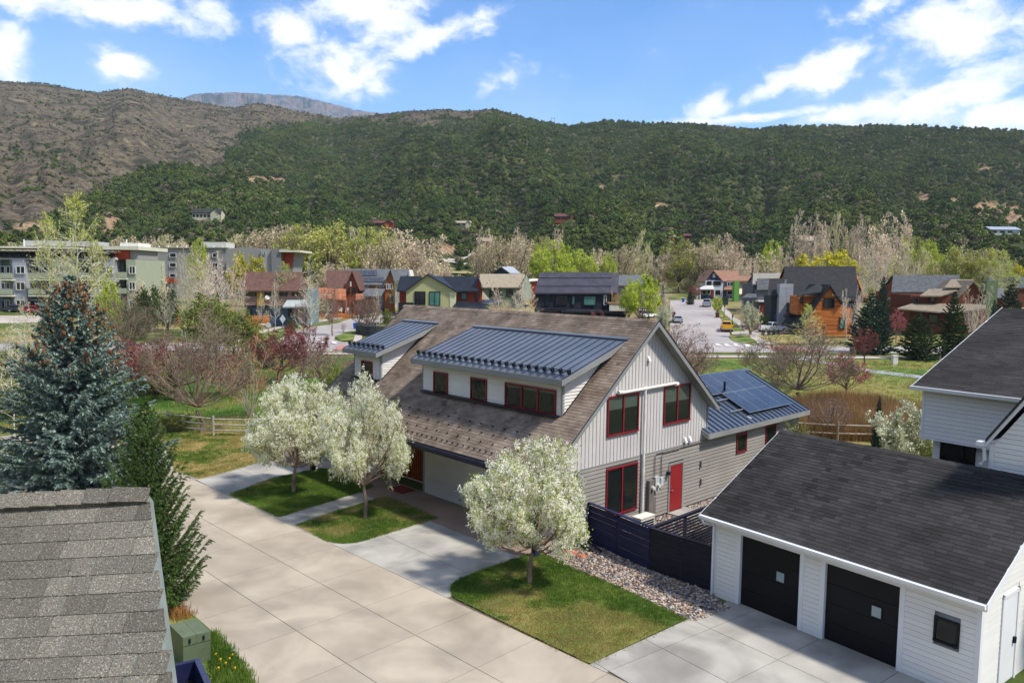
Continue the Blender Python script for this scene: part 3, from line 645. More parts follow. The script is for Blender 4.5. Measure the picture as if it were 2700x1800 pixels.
def laps(root, fr, z0, z1, expo, xr, mat, holes=(), name='lap_board', proud=.034, joint=None, g=.018):
    """horizontal boards; xr(z)->(x0,x1); holes (x0,x1,z0,z1)"""
    z = z0; first = {}
    while z < z1-.01:
        t = min(z+expo, z1); a0, b0 = xr(z); a1, b1 = xr(t)
        segs = [(a0, b0, a1, b1)]
        for hx0, hx1, hz0, hz1 in holes:
            if hz1 <= z+.02 or hz0 >= t-.02: continue
            out = []
            for (p0, q0, p1, q1) in segs:
                if hx1 <= min(p0, p1) or hx0 >= max(q0, q1): out.append((p0, q0, p1, q1)); continue
                if hx0 > p0: out.append((p0, min(q0, hx0), p1, min(q1, hx0)))
                if hx1 < q0: out.append((max(p0, hx1), q0, max(p1, hx1), q1))
            segs = out
        for (p0, q0, p1, q1) in segs:
            if q0-p0 < .02 and q1-p1 < .02: continue
            q1 = max(q1, p1+.001); q0 = max(q0, p0+.001)
            key = None if abs(p0-p1) > .001 or abs(q0-q1) > .001 else (round(p0, 3), round(q0, 3), round(t-z, 3))
            if key is not None and key in first:
                o0, zz = first[key]; o = bpy.data.objects.new(name, o0.data); COL.objects.link(o); o.parent = root; o.location = o0.location+Vector((0, 0, z-zz))
            else:
                o = MB().hexa([fr(p0, .002, z+g), fr(q0, .002, z+g), fr(q0, proud, z+g), fr(p0, proud, z+g), fr(p1, .002, t), fr(q1, .002, t), fr(q1, .012, t), fr(p1, .012, t)]).build(name, mat, root)
                if key is not None: first[key] = (o, z)
        z = t
def window(root, fr, x0, x1, z0, z1, trim, n=2, tw=.06, off=.02, blind=0.0, glass=None, depth=.05, ratios=None, name='window'):
    mb = MB(); b0, b1 = off, off+depth
    mb.box(fr, (x0-tw, b0, z1), (x1+tw, b1, z1+tw)).box(fr, (x0-tw, b0, z0-tw), (x1+tw, b1+.02, z0)).box(fr, (x0-tw, b0, z0), (x0, b1, z1)).box(fr, (x1, b0, z0), (x1+tw, b1, z1))
    w = (x1-x0)/n; R = ratios or [i/n for i in range(1, n)]
    cuts = [x0]+[x0+(x1-x0)*q for q in R]+[x1]
    for c in cuts[1:-1]: mb.box(fr, (c-tw*.6, b0, z0), (c+tw*.6, b1, z1))
    f = mb.build(name, trim, root)
    for i in range(len(cuts)-1):
        a, b = cuts[i]+(tw*.6 if i else 0), cuts[i+1]-(tw*.6 if i < len(cuts)-2 else 0)
        MB().box(fr, (a, b0+.018, z0), (b, b0+.024, z1)).build('pane', glass or m_glass, f)
        if glass is None:
            MB().box(fr, (a, .003, z0), (b, .008, z1-(z1-z0)*blind)).build('painted_dark_panel', m_dark, f)  # flat dark panel behind the pane, its colour standing in for room shade
            if blind > 0: MB().box(fr, (a, .004, z1-(z1-z0)*blind), (b, .012, z1)).build('blind', m_blind, f)
    return f
# walls behind the boards
rz_ = lambda u: RZ-.12-SL*abs(u-RU)
MB().prism([H(-6.4, .02, 0), H(10.3, .02, 0), H(10.3, .02, 2.95), H(1.85, .02, 2.95), H(1.85, .02, 3.9), H(1.85, .02, rz_(1.85)-.1), H(RU, .02, rz_(RU)-.1), H(-8.0, .02, rz_(-8.0)-.1), H(-8.0, .02, 2.8), H(-6.4, .02, 2.8)], HV_*.2).build('gable_wall', m_taupe, hb)
MB().box(FU(-6.5), (.2, -.2, 0), (9.15, 0, 3.6)).box(FU(-5.6), (9.1, -.2, 0), (12.9, 0, 3.6)).box(FU(-6.5), (12.9, -.2, 0), (16, 0, 3.6)).build('front_wall', m_cream, hb)
MB().box(Fr(O, HU, HV_), (-6.5, 15.8, 0), (1.85, 16, 4.4)).box(Fr(O, HU, HV_), (1.65, .2, 0), (1.85, 16, 4.3)).prism([H(-6.5, 15.8, 4.4), H(1.85, 15.8, 4.0), H(RU, 15.8, 7.9)], HV_*.2).build('back_wall', m_taupe, hb)
# battens of the gable
bw = [(-4.92, -3.04, 3.80, 5.31), (-1.39, .46, 3.80, 5.37)]
face = MB().prism([H(-8.0, 0, 2.8), H(1.85, 0, 2.8), H(1.85, 0, rz_(1.85)-.02), H(RU, 0, rz_(RU)-.02), H(-8.0, 0, rz_(-8.0)-.02)], HV_*.018)
face.build('batten_backing', m_batten, hb)
u = -7.9; k = 0
while u < 1.85:
    top = rz_(u)-.03; segs = [(2.8, top)]
    for a, b, c, d in bw:
        if a < u+.02 and u-.02 < b: segs = [(2.8, c), (d, top)]
    for z0, z1 in segs:
        if z1-z0 > .05: MB().box(FV, (u-.019, .002, z0), (u+.019, .021, z1)).build('batten', m_batten, hb)
    u += .203
holes = [(-4.92, -3.0, .7, 2.6), (-.93, .12, 0, 2.14), (4.27, 5.2, 1.78, 2.68), (6.9, 7.9, 1.7, 2.75)]
laps(hb, FV, .12, 2.78, .148, lambda z: (-6.4, 10.3), m_taupe, holes)
MB().box(FV, (-6.42, .0, 2.77), (1.45, .03, 2.81)).build('drip_edge', m_trimg, hb)
MB().box(FV, (-6.46, -.05, .05), (-6.38, .032, 2.78)).build('corner_board', m_trimg, hb); MB().box(FV, (1.78, .0, 3.0), (1.88, .032, 4.3)).build('corner_board', m_trimg, hb)
window(hb, FV, -4.86, -3.1, 3.86, 5.25, m_red, 2, blind=.34); window(hb, FV, -1.33, .40, 3.86, 5.31, m_red, 2, blind=.42)
window(hb, FV, -4.85, -3.08, .78, 2.52, m_red, 2, blind=0); window(hb, FV, 4.34, 5.11, 1.85, 2.6, m_red, 1); window(hb, FV, 6.98, 7.85, 1.8, 2.66, m_red, 1)
dr = MB().box(FV, (-.84, .012, .13), (.03, .04, 2.05)).build('door', m_door, hb)
MB().box(FV, (-.93, .003, .05), (-.85, .06, 2.14)).box(FV, (.04, .003, .05), (.12, .06, 2.14)).box(FV, (-.85, .003, 2.06), (.04, .06, 2.14)).build('door_frame', m_trimg, dr)
MB().tube([FV(-.77, .04, 1.02), FV(-.77, .09, 1.02), FV(-.64, .09, 1.0)], .014, 6).box(FV, (-.79, .04, 1.16), (-.74, .055, 1.21)).build('handle', m_steel, dr)
MB().box(FV, (-.85, .003, .05), (.05, .07, .12)).build('threshold', m_whitep, dr)
# roof
eaveS = (8.49-2.43)/math.cos(TH)
exr = HV_; eul = HU*math.cos(TH)+np.array([0, 0, math.sin(TH)]); eur = -HU*math.cos(TH)+np.array([0, 0, math.sin(TH)])
PL = H(-8.49, -.4, 2.97-.012)
roofdeck(hb, PL, exr, eul, 16.65, eaveS, m_trimg, .16)
PR = H(2.06, -.4, RZ-SL*4.49)
roofdeck(hb, PR, exr, eur, 16.65, 4.49/math.cos(TH), m_trimg, .16)
def hole_l(x, s_, x0, x1):
    v = x-.4; u = -8.49+s_*math.cos(TH)
    return (0.85 < v < 9.15 and -6.45 < u < -3.6) or (12.75 < v < 14.85 and -6.4 < u < -3.6)
shingles(hb, PL, exr, eul, 16.65, eaveS, .142, (.16, .24, .36), m_shing, 300, 1, hole_l)
shingles(hb, PR, exr, eur, 16.65, 4.49/math.cos(TH), .142, (.24, .32, .4), m_shing, 0, 2)
rc = MB()
for i in range(84): 
    f = Fr(H(RU, -.4+i*.2, RZ+.004), HV_, HU); r = rng.normal(0, .12)
    rc.hexa([f(0, -.13, -.1), f(.24, -.13, -.112), f(.24, 0, .0), f(0, 0, .014), f(0, -.13, -.088), f(.24, -.13, -.1), f(.24, 0, .012), f(0, 0, .03)], r).hexa([f(0, 0, .014), f(.24, 0, .0), f(.24, .13, -.112), f(0, .13, -.1), f(0, 0, .03), f(.24, 0, .012), f(.24, .13, -.1), f(0, .13, -.088)], r)
rc.build('ridge_cap', m_shing, hb)
# rake fascia boards, both gables
for v in (-.44, 16.25):
    for (ua, ub_) in ((-8.52, RU), (RU, 2.09)):
        za, zb = RZ-SL*abs(ua-RU), RZ-SL*abs(ub_-RU)
        MB().prism([H(ua, v, za-.24), H(ub_, v, zb-.24), H(ub_, v, zb+.0), H(ua, v, za+.0)], HV_*.035).build('rake_board', m_trimg, hb)
        MB().prism([H(ua, v-.012, za-.03), H(ub_, v-.012, zb-.03), H(ub_, v-.012, zb+.022), H(ua, v-.012, za+.022)], HV_*.01).build('drip_edge', m_dmet, hb)
# eave gutter and beam
gt = MB().prism([H(-8.50, -.35, 2.90), H(-8.63, -.35, 2.92), H(-8.64, -.35, 2.82), H(-8.60, -.35, 2.78), H(-8.5, -.35, 2.78)], HV_*16.5).build('gutter', m_navy, hb)
MB().box(Fr(O, HU, HV_), (-8.48, -.3, 2.66), (-8.38, 16.1, 2.9)).build('eave_beam', m_navy, hb)
MB().box(Fr(O, HU, HV_), (-8.45, .1, 0), (-8.25, .3, 2.66)).box(Fr(O, HU, HV_), (-8.45, 15.7, 0), (-8.25, 15.9, 2.66)).build('porch_post', m_navy, hb)
MB().tube([H(-8.66, 1.2+i*.5, 2.86) for i in range(14)], .012, 5).build('ice_cable', m_dmet, hb)
MB().box(FU(-6.5), (6.95, .02, 2.03), (9.0, .10, 2.14)).build('door_header', m_red, hb)
gd = MB().box(FU(-6.5), (3.9, .004, .04), (9.05, .02, 2.3)).build('garage_door', m_batten, hb)
for i in range(18): MB().box(FU(-6.5), (3.92, .02, .06+i*.124), (9.03, .034, .178+i*.124)).build('door_board', m_batten, gd)
MB().tube([FU(-6.5)(6.5, .02, .28), FU(-6.5)(6.5, .1, .28)], .03, 6).build('hose_bib', m_dmet, hb)
MB().box(FU(-6.5), (9.07, .0, 0), (9.16, .04, 2.9)).build('corner_board', m_trimg, hb)
wd = MB().box(FU(-5.6), (9.3, .01, .06), (12.7, .03, 2.7)).build('entry_screen', m_wood, hb)
for i in range(22): MB().box(FU(-5.6), (9.34+i*.15, .03, .1), (9.41+i*.15, .09, 2.65)).build('slat', m_wood, wd)
# dormers
def dormer(v0, v1, uf, ov, wins, name):
    zb = RZ-SL*(RU-uf) if uf < RU else 0
    zw = 5.90; f = FU(uf)
    MB().box(f, (v0, -.15, zb-.2), (v1, 0, zw+.05)).build('dormer_wall', m_cream, hb)
    sl = (7.30-6.07)/(6.96-3.35); zr = lambda u: 6.05+(u+6.96)*sl
    laps(hb, f, zb+.02, zw, .118, lambda z: (v0+.05, v1-.05), m_cream, [(a-.05, b+.05, c-.05, d+.05) for a, b, c, d, n in wins])
    for a, b, c, d, n in wins: window(hb, f, a, b, c, d, m_red, n, tw=.065, blind=0 if n < 3 else .12)
    # cheeks
    for v, sgn in ((v0, -1), (v1, 1)):
        ft = lambda a, b, c, v=v, sgn=sgn: H(a, v+sgn*b, c)
        ui = lambda z: RU-(RZ-z)/SL   # where the roof plane reaches z
        ut = lambda z: -6.96+(z-6.05+.2)/sl
        MB().prism([ft(uf, -.1, zb), ft(-3.6, -.1, RZ-SL*(RU+3.6)), ft(-3.6, -.1, zr(-3.6)-.12), ft(uf, -.1, zr(uf)-.12)], HV_*sgn*.1).build('dormer_cheek', m_cream, hb)
        if sgn < 0: laps(hb, ft, zb+.02, 7.0, .118, lambda z: (max(uf+.02, ut(z)), max(ui(z), uf+.03, ut(z))), m_cream)
        MB().box(ft, (uf-.02, .0, zb), (uf+.09, .03, zw)).build('corner_board', m_trimg, hb)
        MB().prism([ft(uf, .03, zb-.02), ft(-3.9, .03, RZ-SL*(RU+3.9)), ft(-3.9, .03, RZ-SL*(RU+3.9)+.05), ft(uf, .03, zb+.05)], HV_*sgn*.02).build('step_flashing', m_dmet, hb)
    MB().box(f, (v0+.1, .0, zb-.05), (v1-.1, .25, zb+.03-.02)).build('apron_flashing', m_dmet, hb)
    # metal roof
    a0, a1 = v0-ov, v1+ov*.6; S = math.hypot(3.61, 1.23); eu = (HU*3.61+np.array([0, 0, 1.23]))/S; nrm = np.array([0, 0, 3.61])-HU*1.23; nrm = nrm/np.linalg.norm(nrm)
    mr = MB().box(Fr(H(-6.96, 0, 6.07), HV_, eu, nrm), (a0, 0, -.02), (a1, S, .0)).build('metal_roof', m_metal, hb)
    fr2 = Fr(H(-6.96, 0, 6.07), HV_, eu, nrm); n = int(round((a1-a0)/.42))
    for i in range(n+1):
        x = a0+.02+(a1-a0-.04)*i/n; MB().box(fr2, (x-.009, 0, .0), (x+.009, S-.02, .028)).build('standing_seam', m_seam, mr)
    MB().box(fr2, (a0-.04, S-.06, .0), (a1+.04, S+.22, .06)).build('ridge_flashing', m_metal, mr)
    MB().box(Fr(H(-6.96, 0, 0), HV_, HU), (a0-.02, -.04, 5.85), (a1+.02, -.0, 6.06)).build('fascia', m_trimg, hb)
    for vv in (a0-.02, a1-.02):
        MB().prism([H(-6.96, vv, 5.85), H(-6.96, vv, 6.05), H(-3.35, vv, 7.28), H(-3.45, vv, 7.22), H(-4.3, vv, 6.5+.22)], HV_*.04).build('fascia', m_trimg, hb)
    MB().hexa([H(-6.93, a0+.03, 5.86), H(-6.93, a1-.03, 5.86), H(-6.55, a1-.03, 5.9), H(-6.55, a0+.03, 5.9), H(-6.93, a0+.03, 5.89), H(-6.93, a1-.03, 5.89), H(-6.55, a1-.03, 5.93), H(-6.55, a0+.03, 5.93)]).build('soffit', m_trimg, hb)
    # snow rail
    x0 = a0+.12
    sg = MB().tube([fr2(x0, .42, .1), fr2(a1-.1, .42, .1)], .014, 5).tube([fr2(x0, .42, .17), fr2(a1-.1, .42, .17)], .014, 5).build('snow_rail', m_dmet, mr)
    for i in range(n+1):
        x = a0+.02+(a1-a0-.04)*i/n; MB().box(fr2, (x-.05, .36, .045), (x+.05, .48, .2)).build('clamp', m_dmet, sg)
dormer(.78, 9.2, -6.5, .42, [(7.45, 8.33, 4.66, 5.49, 1), (4.94, 5.83, 4.68, 5.5, 1), (1.11, 3.74, 4.70, 5.51, 3)], 'big')
dormer(12.65, 14.95, -6.46, .42, [(13.35, 14.2, 4.78, 5.45, 1)], 'small')
# rear shed dormer peeping over the ridge side
MB().hexa([H(1.0, .9, 5.15), H(3.2, .9, 4.72), H(3.2, 7, 4.72), H(1.0, 7, 5.15), H(1.0, .9, 5.33), H(3.2, .9, 4.9), H(3.2, 7, 4.9), H(1.0, 7, 5.33)]).build('rear_dormer_roof', m_trimg, hb)
MB().box(Fr(O, HU, HV_), (1.2, 1.3, 4.2), (2.6, 6.6, 5.0)).build('rear_dormer_wall', m_taupe, hb)
# snow guards
for row, (ss, n, v0, dv) in enumerate(((.34, 46, .0, .33), (.72, 22, .2, .68), (1.12, 22, .5, .68), (1.5, 22, .2, .68))):
    for i in range(n):
        f = Fr(PL+exr*(v0+i*dv+.4)+eul*ss, exr, eul, np.cross(exr, eul)*np.sign(np.cross(exr, eul)[2])); v = v0+i*dv
        if v > 15.6: continue
        MB().add([f(-.035, 0, .02), f(.035, 0, .02), f(.035, 0, .08), f(-.035, 0, .08), f(0, .08, .02)], [(0, 1, 2, 3), (0, 3, 4), (2, 1, 4), (3, 2, 4)]).build('snow_guard', m_dmet, hb)
# wing with blue metal roof and solar panels
wz0, wz1, wv = 3.13, 4.80, 3.1; S = math.hypot(wv+.35, wz1-wz0); eu = (HV_*(wv+.35)+np.array([0, 0, wz1-wz0]))/S; nrm = np.cross(HU, eu); nrm *= np.sign(nrm[2])
fw_ = Fr(H(1.45, -.35, wz0), HU, eu, nrm)
wr = MB().box(fw_, (.45, 0, -.02), (9.25, S, 0)).box(fw_, (0, 0, -.02), (.45, .5, 0)).build('metal_roof', m_metal, hb)
for i in range(24):
    x = .03+i*.4
    MB().box(fw_, (x-.012, 0, 0), (x+.012, S-.02 if x > .6 else .5, .045)).build('standing_seam', m_seam, wr)
MB().box(fw_, (.5, S-.05, 0), (9.3, S+.12, .05)).build('ridge_flashing', m_metal, wr)
MB().box(FV, (1.45, .35, wz0-.24), (10.72, .39, wz0-.02)).build('fascia', m_trimg, hb)
MB().prism([H(10.7, -.37, wz0-.24), H(10.7, wv, wz1-.24), H(10.7, wv, wz1-.0), H(10.7, -.37, wz0-.0)], HU*.04).build('fascia', m_trimg, hb)
MB().prism([H(1.41, -.37, wz0-.24), H(1.41, .05, wz0-.04), H(1.41, .05, wz0+.16), H(1.41, -.37, wz0-.02)], HU*.04).build('fascia', m_trimg, hb)
MB().hexa([H(1.5, -.33, wz0-.2), H(10.65, -.33, wz0-.2), H(10.65, 0, wz0-.1), H(1.5, 0, wz0-.1), H(1.5, -.33, wz0-.17), H(10.65, -.33, wz0-.17), H(10.65, 0, wz0-.07), H(1.5, 0, wz0-.07)]).build('soffit', m_trimg, hb)
MB().prism([H(10.3, 0, 0), H(10.3, wv, 0), H(10.3, wv, wz1-.2), H(10.3, 0, wz0)], -HU*.2).box(Fr(O, HU, HV_), (1.9, wv-.2, 0), (10.3, wv, wz1-.2)).build('wing_wall', m_taupe, hb)
MB().prism([H(1.5, wv+.02, wz1), H(10.6, wv+.02, wz1), H(10.6, wv+3, 3.2), H(1.5, wv+3, 3.2)], [0, 0, -.12]).build('rear_roof', m_metal, hb)
m_pv = M('solar_cell', [s(40, 48, 62), s(52, 61, 76)], 1.0, .2, spec=.7, metal=.1, rnd=.1)
m_pvf = M('solar_frame', [s(140, 148, 158), s(160, 168, 176)], 1, .4, metal=.6)
for j in range(2):
    for i in range(5 if j else 5):
        x0 = 3.05+i*1.05-(.0); y0 = .55+j*1.66
        if j == 1: x0 += 0
        if j == 0 and i == 0: continue
        if j == 0: pass
        p = MB().box(fw_, (x0, y0, .13), (x0+1.03, y0+1.63, .165)).build('solar_panel', m_pvf, wr)
        MB().box(fw_, (x0+.02, y0+.02, .165), (x0+1.01, y0+1.61, .168)).build('solar_cells', m_pv, p)
for y in (.9, 1.8, 2.5, 3.3): MB().box(fw_, (3.0, y, .05), (8.4, y+.04, .12)).build('rail', m_steel, wr)
MB().tube([fw_(4.58, 2.3, 0), fw_(4.58, 2.3, 0)+np.array([0, 0, .62])], .055, 8).build('vent_pipe', m_dmet, wr)
MB().tube([fw_(3.6, .35, 0), fw_(3.6, .35, .15), fw_(3.75, .2, .12)], .03, 6).build('conduit', m_steel, wr)
# radon vent pipes and fittings on the gable
tp_ = thing('vent_pipe', H(-2.75, -.1, .3), 'tall white plumbing pipe forming a T on the pale batten gable', 'pipe')
MB().tube([H(-2.76, -.12, .32), H(-2.76, -.12, 5.42)], .055, 10).build('riser', m_whitep, tp_)
MB().tube([H(-4.3, -.12, 5.40), H(-.72, -.12, 5.46)], .055, 10).build('cross_pipe', m_whitep, tp_)
for u_ in (-4.32, -2.76, -.68): MB().tube([H(u_-.09, -.12, 5.42), H(u_+.09, -.12, 5.43)], .075, 10).build('elbow', m_whitep, tp_)
def wallbox(name, u0, u1, z0, z1, d, mat, label, cat, extra=None):
    t = thing(name, H((u0+u1)/2, 0, z0), label, cat); MB().box(FV, (u0, .024, z0), (u1, .024+d, z1)).build('case', mat, t)
    if extra: extra(t)
    return t
m_boxg = M('meter_grey', [s(104, 98, 92), s(118, 112, 106)], 3, .5); m_boxl = M('pale_meter_grey', [s(168, 172, 172), s(188, 192, 192)], 3, .5)
dial = lambda u, z, d: lambda t: MB().tube([FV(u, d+.02, z), FV(u, d+.13, z)], [.085, .075], 12).build('dial', M('meter_glass', [s(190, 188, 170), s(210, 206, 190)], 3, .2), t)
wallbox('electric_meter', -2.4, -2.1, .35, 1.72, .16, m_boxg, 'tall brown grey electric panel with round meter dial beside white pipe', 'electric meter', dial(-2.22, 1.42, .16))
wallbox('electric_meter', -1.98, -1.72, 1.22, 1.8, .14, m_boxl, 'pale grey electric meter with round dial between panel and small box', 'electric meter', dial(-1.83, 1.45, .14))
wallbox('junction_box', -1.62, -1.42, 1.35, 1.72, .12, m_boxl, 'small pale grey electrical box with two lids left of red door', 'electrical box', lambda t: MB().box(FV, (-1.6, .144, 1.37), (-1.44, .16, 1.52)).box(FV, (-1.6, .144, 1.55), (-1.44, .16, 1.7)).build('lid', m_boxl, t))
wallbox('junction_box', -2.0, -1.86, .12, .98, .09, m_boxg, 'slim dark conduit box low on the taupe siding under the meters', 'electrical box')
wallbox('wall_lamp', -1.08, -.96, 1.72, 1.86, .16, m_navy, 'small black outdoor lamp left of the red door', 'wall lamp')
wallbox('wall_light', 1.35, 1.43, 1.62, 1.9, .08, m_boxg, 'upper small taupe vent cover on lap siding right of red door', 'vent cover')
wallbox('wall_light', 1.4, 1.48, .85, 1.12, .08, m_boxg, 'lower small taupe vent cover on lap siding right of red door', 'vent cover')
for (u_, z_, lb) in ((-2.5, 6.55, 'white hooded wall vent high under the gable peak'), (.17, 2.98, 'left white hooded vent just above the batten skirt'), (.5, 2.98, 'right white hooded vent just above the batten skirt')):
    t = thing('wall_vent', H(u_, 0, z_), lb, 'vent'); MB().hexa([FV(u_-.07, .02, z_-.08), FV(u_+.07, .02, z_-.08), FV(u_+.07, .14, z_-.08), FV(u_-.07, .14, z_-.08), FV(u_-.06, .02, z_+.1), FV(u_+.06, .02, z_+.1), FV(u_+.06, .05, z_+.1), FV(u_-.06, .05, z_+.1)]).build('hood', m_whitep, t)
    MB().box(FV, (u_-.1, .02, z_-.1), (u_+.1, .03, z_+.12)).build('flange', m_whitep, t)
cdt = thing('conduit', H(-1.9, -.1, 2.6), 'thin grey conduits running along the skirt line down to the meters', 'conduit')
MB().tube([H(-1.92, -.07, 1.8), H(-1.92, -.07, 2.6), H(-1.82, -.07, 2.72), H(1.3, -.07, 2.74), H(1.42, -.1, 3.0)], .018, 5).tube([H(-1.48, -.07, 1.72), H(-1.48, -.07, 2.55), H(-1.38, -.07, 2.68), H(-.2, -.07, 2.69)], .018, 5).build('tubing', m_boxg, cdt)
st_ = thing('door_step', H(-.3, -.5, 0), 'pale concrete landing slab at the red side door', 'step'); MB().box(FV, (-.95, .03, 0), (.35, 1.15, .12)).build('slab', m_conc2, st_)
mt_ = thing('door_mat', H(-7.2, 10.2, .04), 'dark red doormat in front of the wooden entry screen', 'doormat'); MB().box(FU(-6.6), (9.5, .1, .045), (10.6, .85, .065)).build('mat', M('mat_red', [s(110, 34, 26), s(130, 44, 32)], 8, 1), mt_)
# ---------------------------------------------------------------- white garage
m_wlap = M('white_lap_board', [s(216, 213, 207), s(225, 223, 217)], .7, .6, rnd=.03)
m_wtrim = M('white_trim', [s(214, 214, 214), s(224, 224, 224)], 1, .5)
m_blackd = M('black_garage_door', [s(11, 11, 15), s(17, 17, 22)], 1.2, .55, spec=.25)
gb = thing('garage', GP(3, 2, 0), 'white lap sided garage with charcoal shingle roof and two black doors', 'garage')
FG = Fr(GA, GD, -GN); DL, DR, RN, RZG, EZG = -1.24, 6.72, 3.685, 4.675, 2.547
gs = (RZG-EZG)/(RN+.35)
MB().box(FG, (-.93, -.3, -.1), (6.5, -.16, 2.6)).build('front_wall', m_wlap, gb)
laps(gb, FG, -.02, 2.5, .135, lambda z: (-.86, 6.42), m_wlap, [(-.12, 2.07, -1, 2.25), (2.56, 4.80, -1, 2.25), (5.5, 6.08, 1.15, 1.78)], proud=.02, g=.010)
def gdoor(a, b, wx, wz):
    fr = Fr(GA-GN*-.0, GD, -GN)
    d = MB().box(fr, (a-.02, -.12, 0), (b+.02, -.10, 2.15)).build('garage_door', m_blackd, gb)
    for i in range(4): MB().box(fr, (a, -.10, .02+i*.53), (b, -.075, .54+i*.53)).build('door_panel', m_blackd, d)
    MB().box(fr, (wx, -.075, wz), (wx+.30, -.06, wz+.33)).build('door_window', m_blackd, d)
    MB().box(fr, (wx+.03, -.06, wz+.03), (wx+.27, -.055, wz+.3)).build('pane', M('pale_glass', [s(120, 140, 144), s(142, 160, 162)], 1, .15, spec=.8), d)
    MB().box(fr, (a-.13, -.13, -.02), (a, .03, 2.16)).box(fr, (b, -.13, -.02), (b+.13, .03, 2.16)).box(fr, (a-.13, -.13, 2.16), (b+.13, .03, 2.26)).build('door_frame', m_wtrim, d)
    MB().box(fr, (a, -.13, .0), (b, .02, .045)).build('threshold', m_conc2, d)
gdoor(0, 1.94, 1.15, 1.12); gdoor(2.69, 4.67, 3.92, 1.12)
window(gb, FG, 5.56, 6.02, 1.21, 1.72, m_blackd, 1, tw=.05, blind=.0)
MB().box(FG, (-.95, -.1, -.05), (-.86, .028, 2.5)).build('corner_board', m_wtrim, gb); MB().box(FG, (6.42, -.1, -.05), (6.52, .028, 2.5)).build('corner_board', m_wtrim, gb)
# side gable (right)
FS = Fr(GP(6.5, 0, 0), GN, GD)
laps(gb, FS, -.02, 4.5, .135, lambda z: (max(.03, (z-2.35)/gs), 9.0), m_wlap, [(1.1, 2.1, -1, 2.3)], proud=.02, g=.010)
MB().prism([GP(6.5, 0, -.1), GP(6.5, 8, -.1), GP(6.5, 8, 2.6), GP(6.5, RN, 4.5), GP(6.5, 0, 2.5)], -GD*.1).build('side_wall', m_wlap, gb)
sdd = MB().box(FS, (1.2, -.02, .05), (2.0, .03, 2.2)).build('side_door', m_wtrim, gb)
MB().box(FS, (1.1, .0, 0), (1.19, .05, 2.3)).box(FS, (2.01, .0, 0), (2.1, .05, 2.3)).box(FS, (1.1, 0, 2.21), (2.1, .05, 2.3)).build('door_frame', m_wtrim, sdd)
MB().box(FS, (1.85, .03, .95), (1.93, .09, 1.1)).build('handle', m_blackd, sdd)
MB().prism([GP(-.9, 0, -.1), GP(-.9, 8, -.1), GP(-.9, 8, 2.6), GP(-.9, RN, 4.4), GP(-.9, 0, 2.45)], GD*.1).build('side_wall', m_wlap, gb)
Sg = math.hypot(RN+.35, RZG-EZG); eug = (GN*(RN+.35)+np.array([0, 0, RZG-EZG]))/Sg; PG = GP(DL, -.35, EZG)
roofdeck(gb, PG-np.array([0, 0, .012]), GD, eug, DR-DL, Sg, m_wtrim, .12)
eub = (-GN*(RN+.35)+np.array([0, 0, RZG-EZG]))/Sg; roofdeck(gb, GP(DL, 2*RN+.35, EZG), GD, eub, DR-DL, Sg, m_shing_d, .12)
shingles(gb, PG, GD, eug, DR-DL, Sg, .14, (.18, .26, .34, .48), m_shing_d, 300, 7, thick=.01)
rc = MB()
for i in range(30):
    f = Fr(GP(DL+i*.265, RN, RZG+.0), GD, GN); r = rng.normal(0, .08); dz = gs*.14
    rc.hexa([f(0, -.14, -dz), f(.3, -.14, -dz), f(.3, 0, 0), f(0, 0, 0), f(0, -.14, -dz+.022), f(.3, -.14, -dz+.01), f(.3, 0, .012), f(0, 0, .025)], r).hexa([f(0, 0, 0), f(.3, 0, 0), f(.3, .14, -dz), f(0, .14, -dz), f(0, 0, .025), f(.3, 0, .012), f(.3, .14, -dz+.01), f(0, .14, -dz+.022)], r)
rc.build('ridge_cap', m_shing_d, gb)
gu = MB().prism([GP(DL, -.36, 2.53), GP(DL, -.47, 2.53), GP(DL, -.46, 2.46), GP(DL, -.43, 2.42), GP(DL, -.36, 2.42)], GD*(DR-DL)).build('gutter', m_wtrim, gb)
MB().box(Fr(GA, GD, GN), (DL, -.36, 2.36), (DR, -.33, 2.53)).build('fascia', m_wtrim, gb)
for d_ in (DL-.02, DR-.01):
    MB().prism([GP(d_, -.36, EZG-.16), GP(d_, RN, RZG-.16), GP(d_, RN, RZG+.0), GP(d_, -.36, EZG+.0)], GD*.03).build('rake_board', m_wtrim, gb)
MB().tube([GP(-1.1, -.42, 2.42), GP(-1.08, -.4, 2.3), GP(-.95, -.08, 2.22), GP(-.95, -.07, 2.1), GP(-.95, -.07, -.02)], .04, 6).build('downspout', m_wtrim, gb)
# upper white house behind
uh = thing('white_house', GP(4, 8, 0), 'tall white lap sided house with steep charcoal roof behind the garage', 'house')
un = 7.4; ud0 = 1.62; FX = Fr(GP(0, un, 0), GD, -GN)
MB().box(FX, (ud0, -4.5, 4.50), (8, -.01, 6.2)).box(FX, (ud0+.12, -4.5, 0), (8, -.62, 4.5)).build('walls', m_wlap, uh)
laps(uh, FX, 4.52, 6.15, .135, lambda z: (ud0+.04, 8), m_wlap, proud=.02, g=.010)
laps(uh, Fr(GP(0, un+.6, 0), GD, -GN), 2.6, 4.48, .135, lambda z: (ud0-.3+.45, 8), m_wlap, [(2.0, 3.1, 3.3, 4.42)], proud=.02, g=.010)
MB().box(FX, (ud0-.02, -.1, 4.46), (ud0+.06, .03, 6.2)).build('corner_board', m_wtrim, uh); MB().box(FX, (ud0, -.62, 4.46), (8, .025, 4.52)).build('soffit', m_wtrim, uh)
window(uh, Fr(GP(0, un+.6, 0), GD, -GN), 2.05, 3.05, 3.3, 4.36, m_blackd, 2, tw=.04, ratios=[.7])
usl = .36; UL = 7.3; UP = GP(1.42, un-.4, 6.24); eu2 = (GN+np.array([0, 0, usl])); eu2 /= np.linalg.norm(eu2)
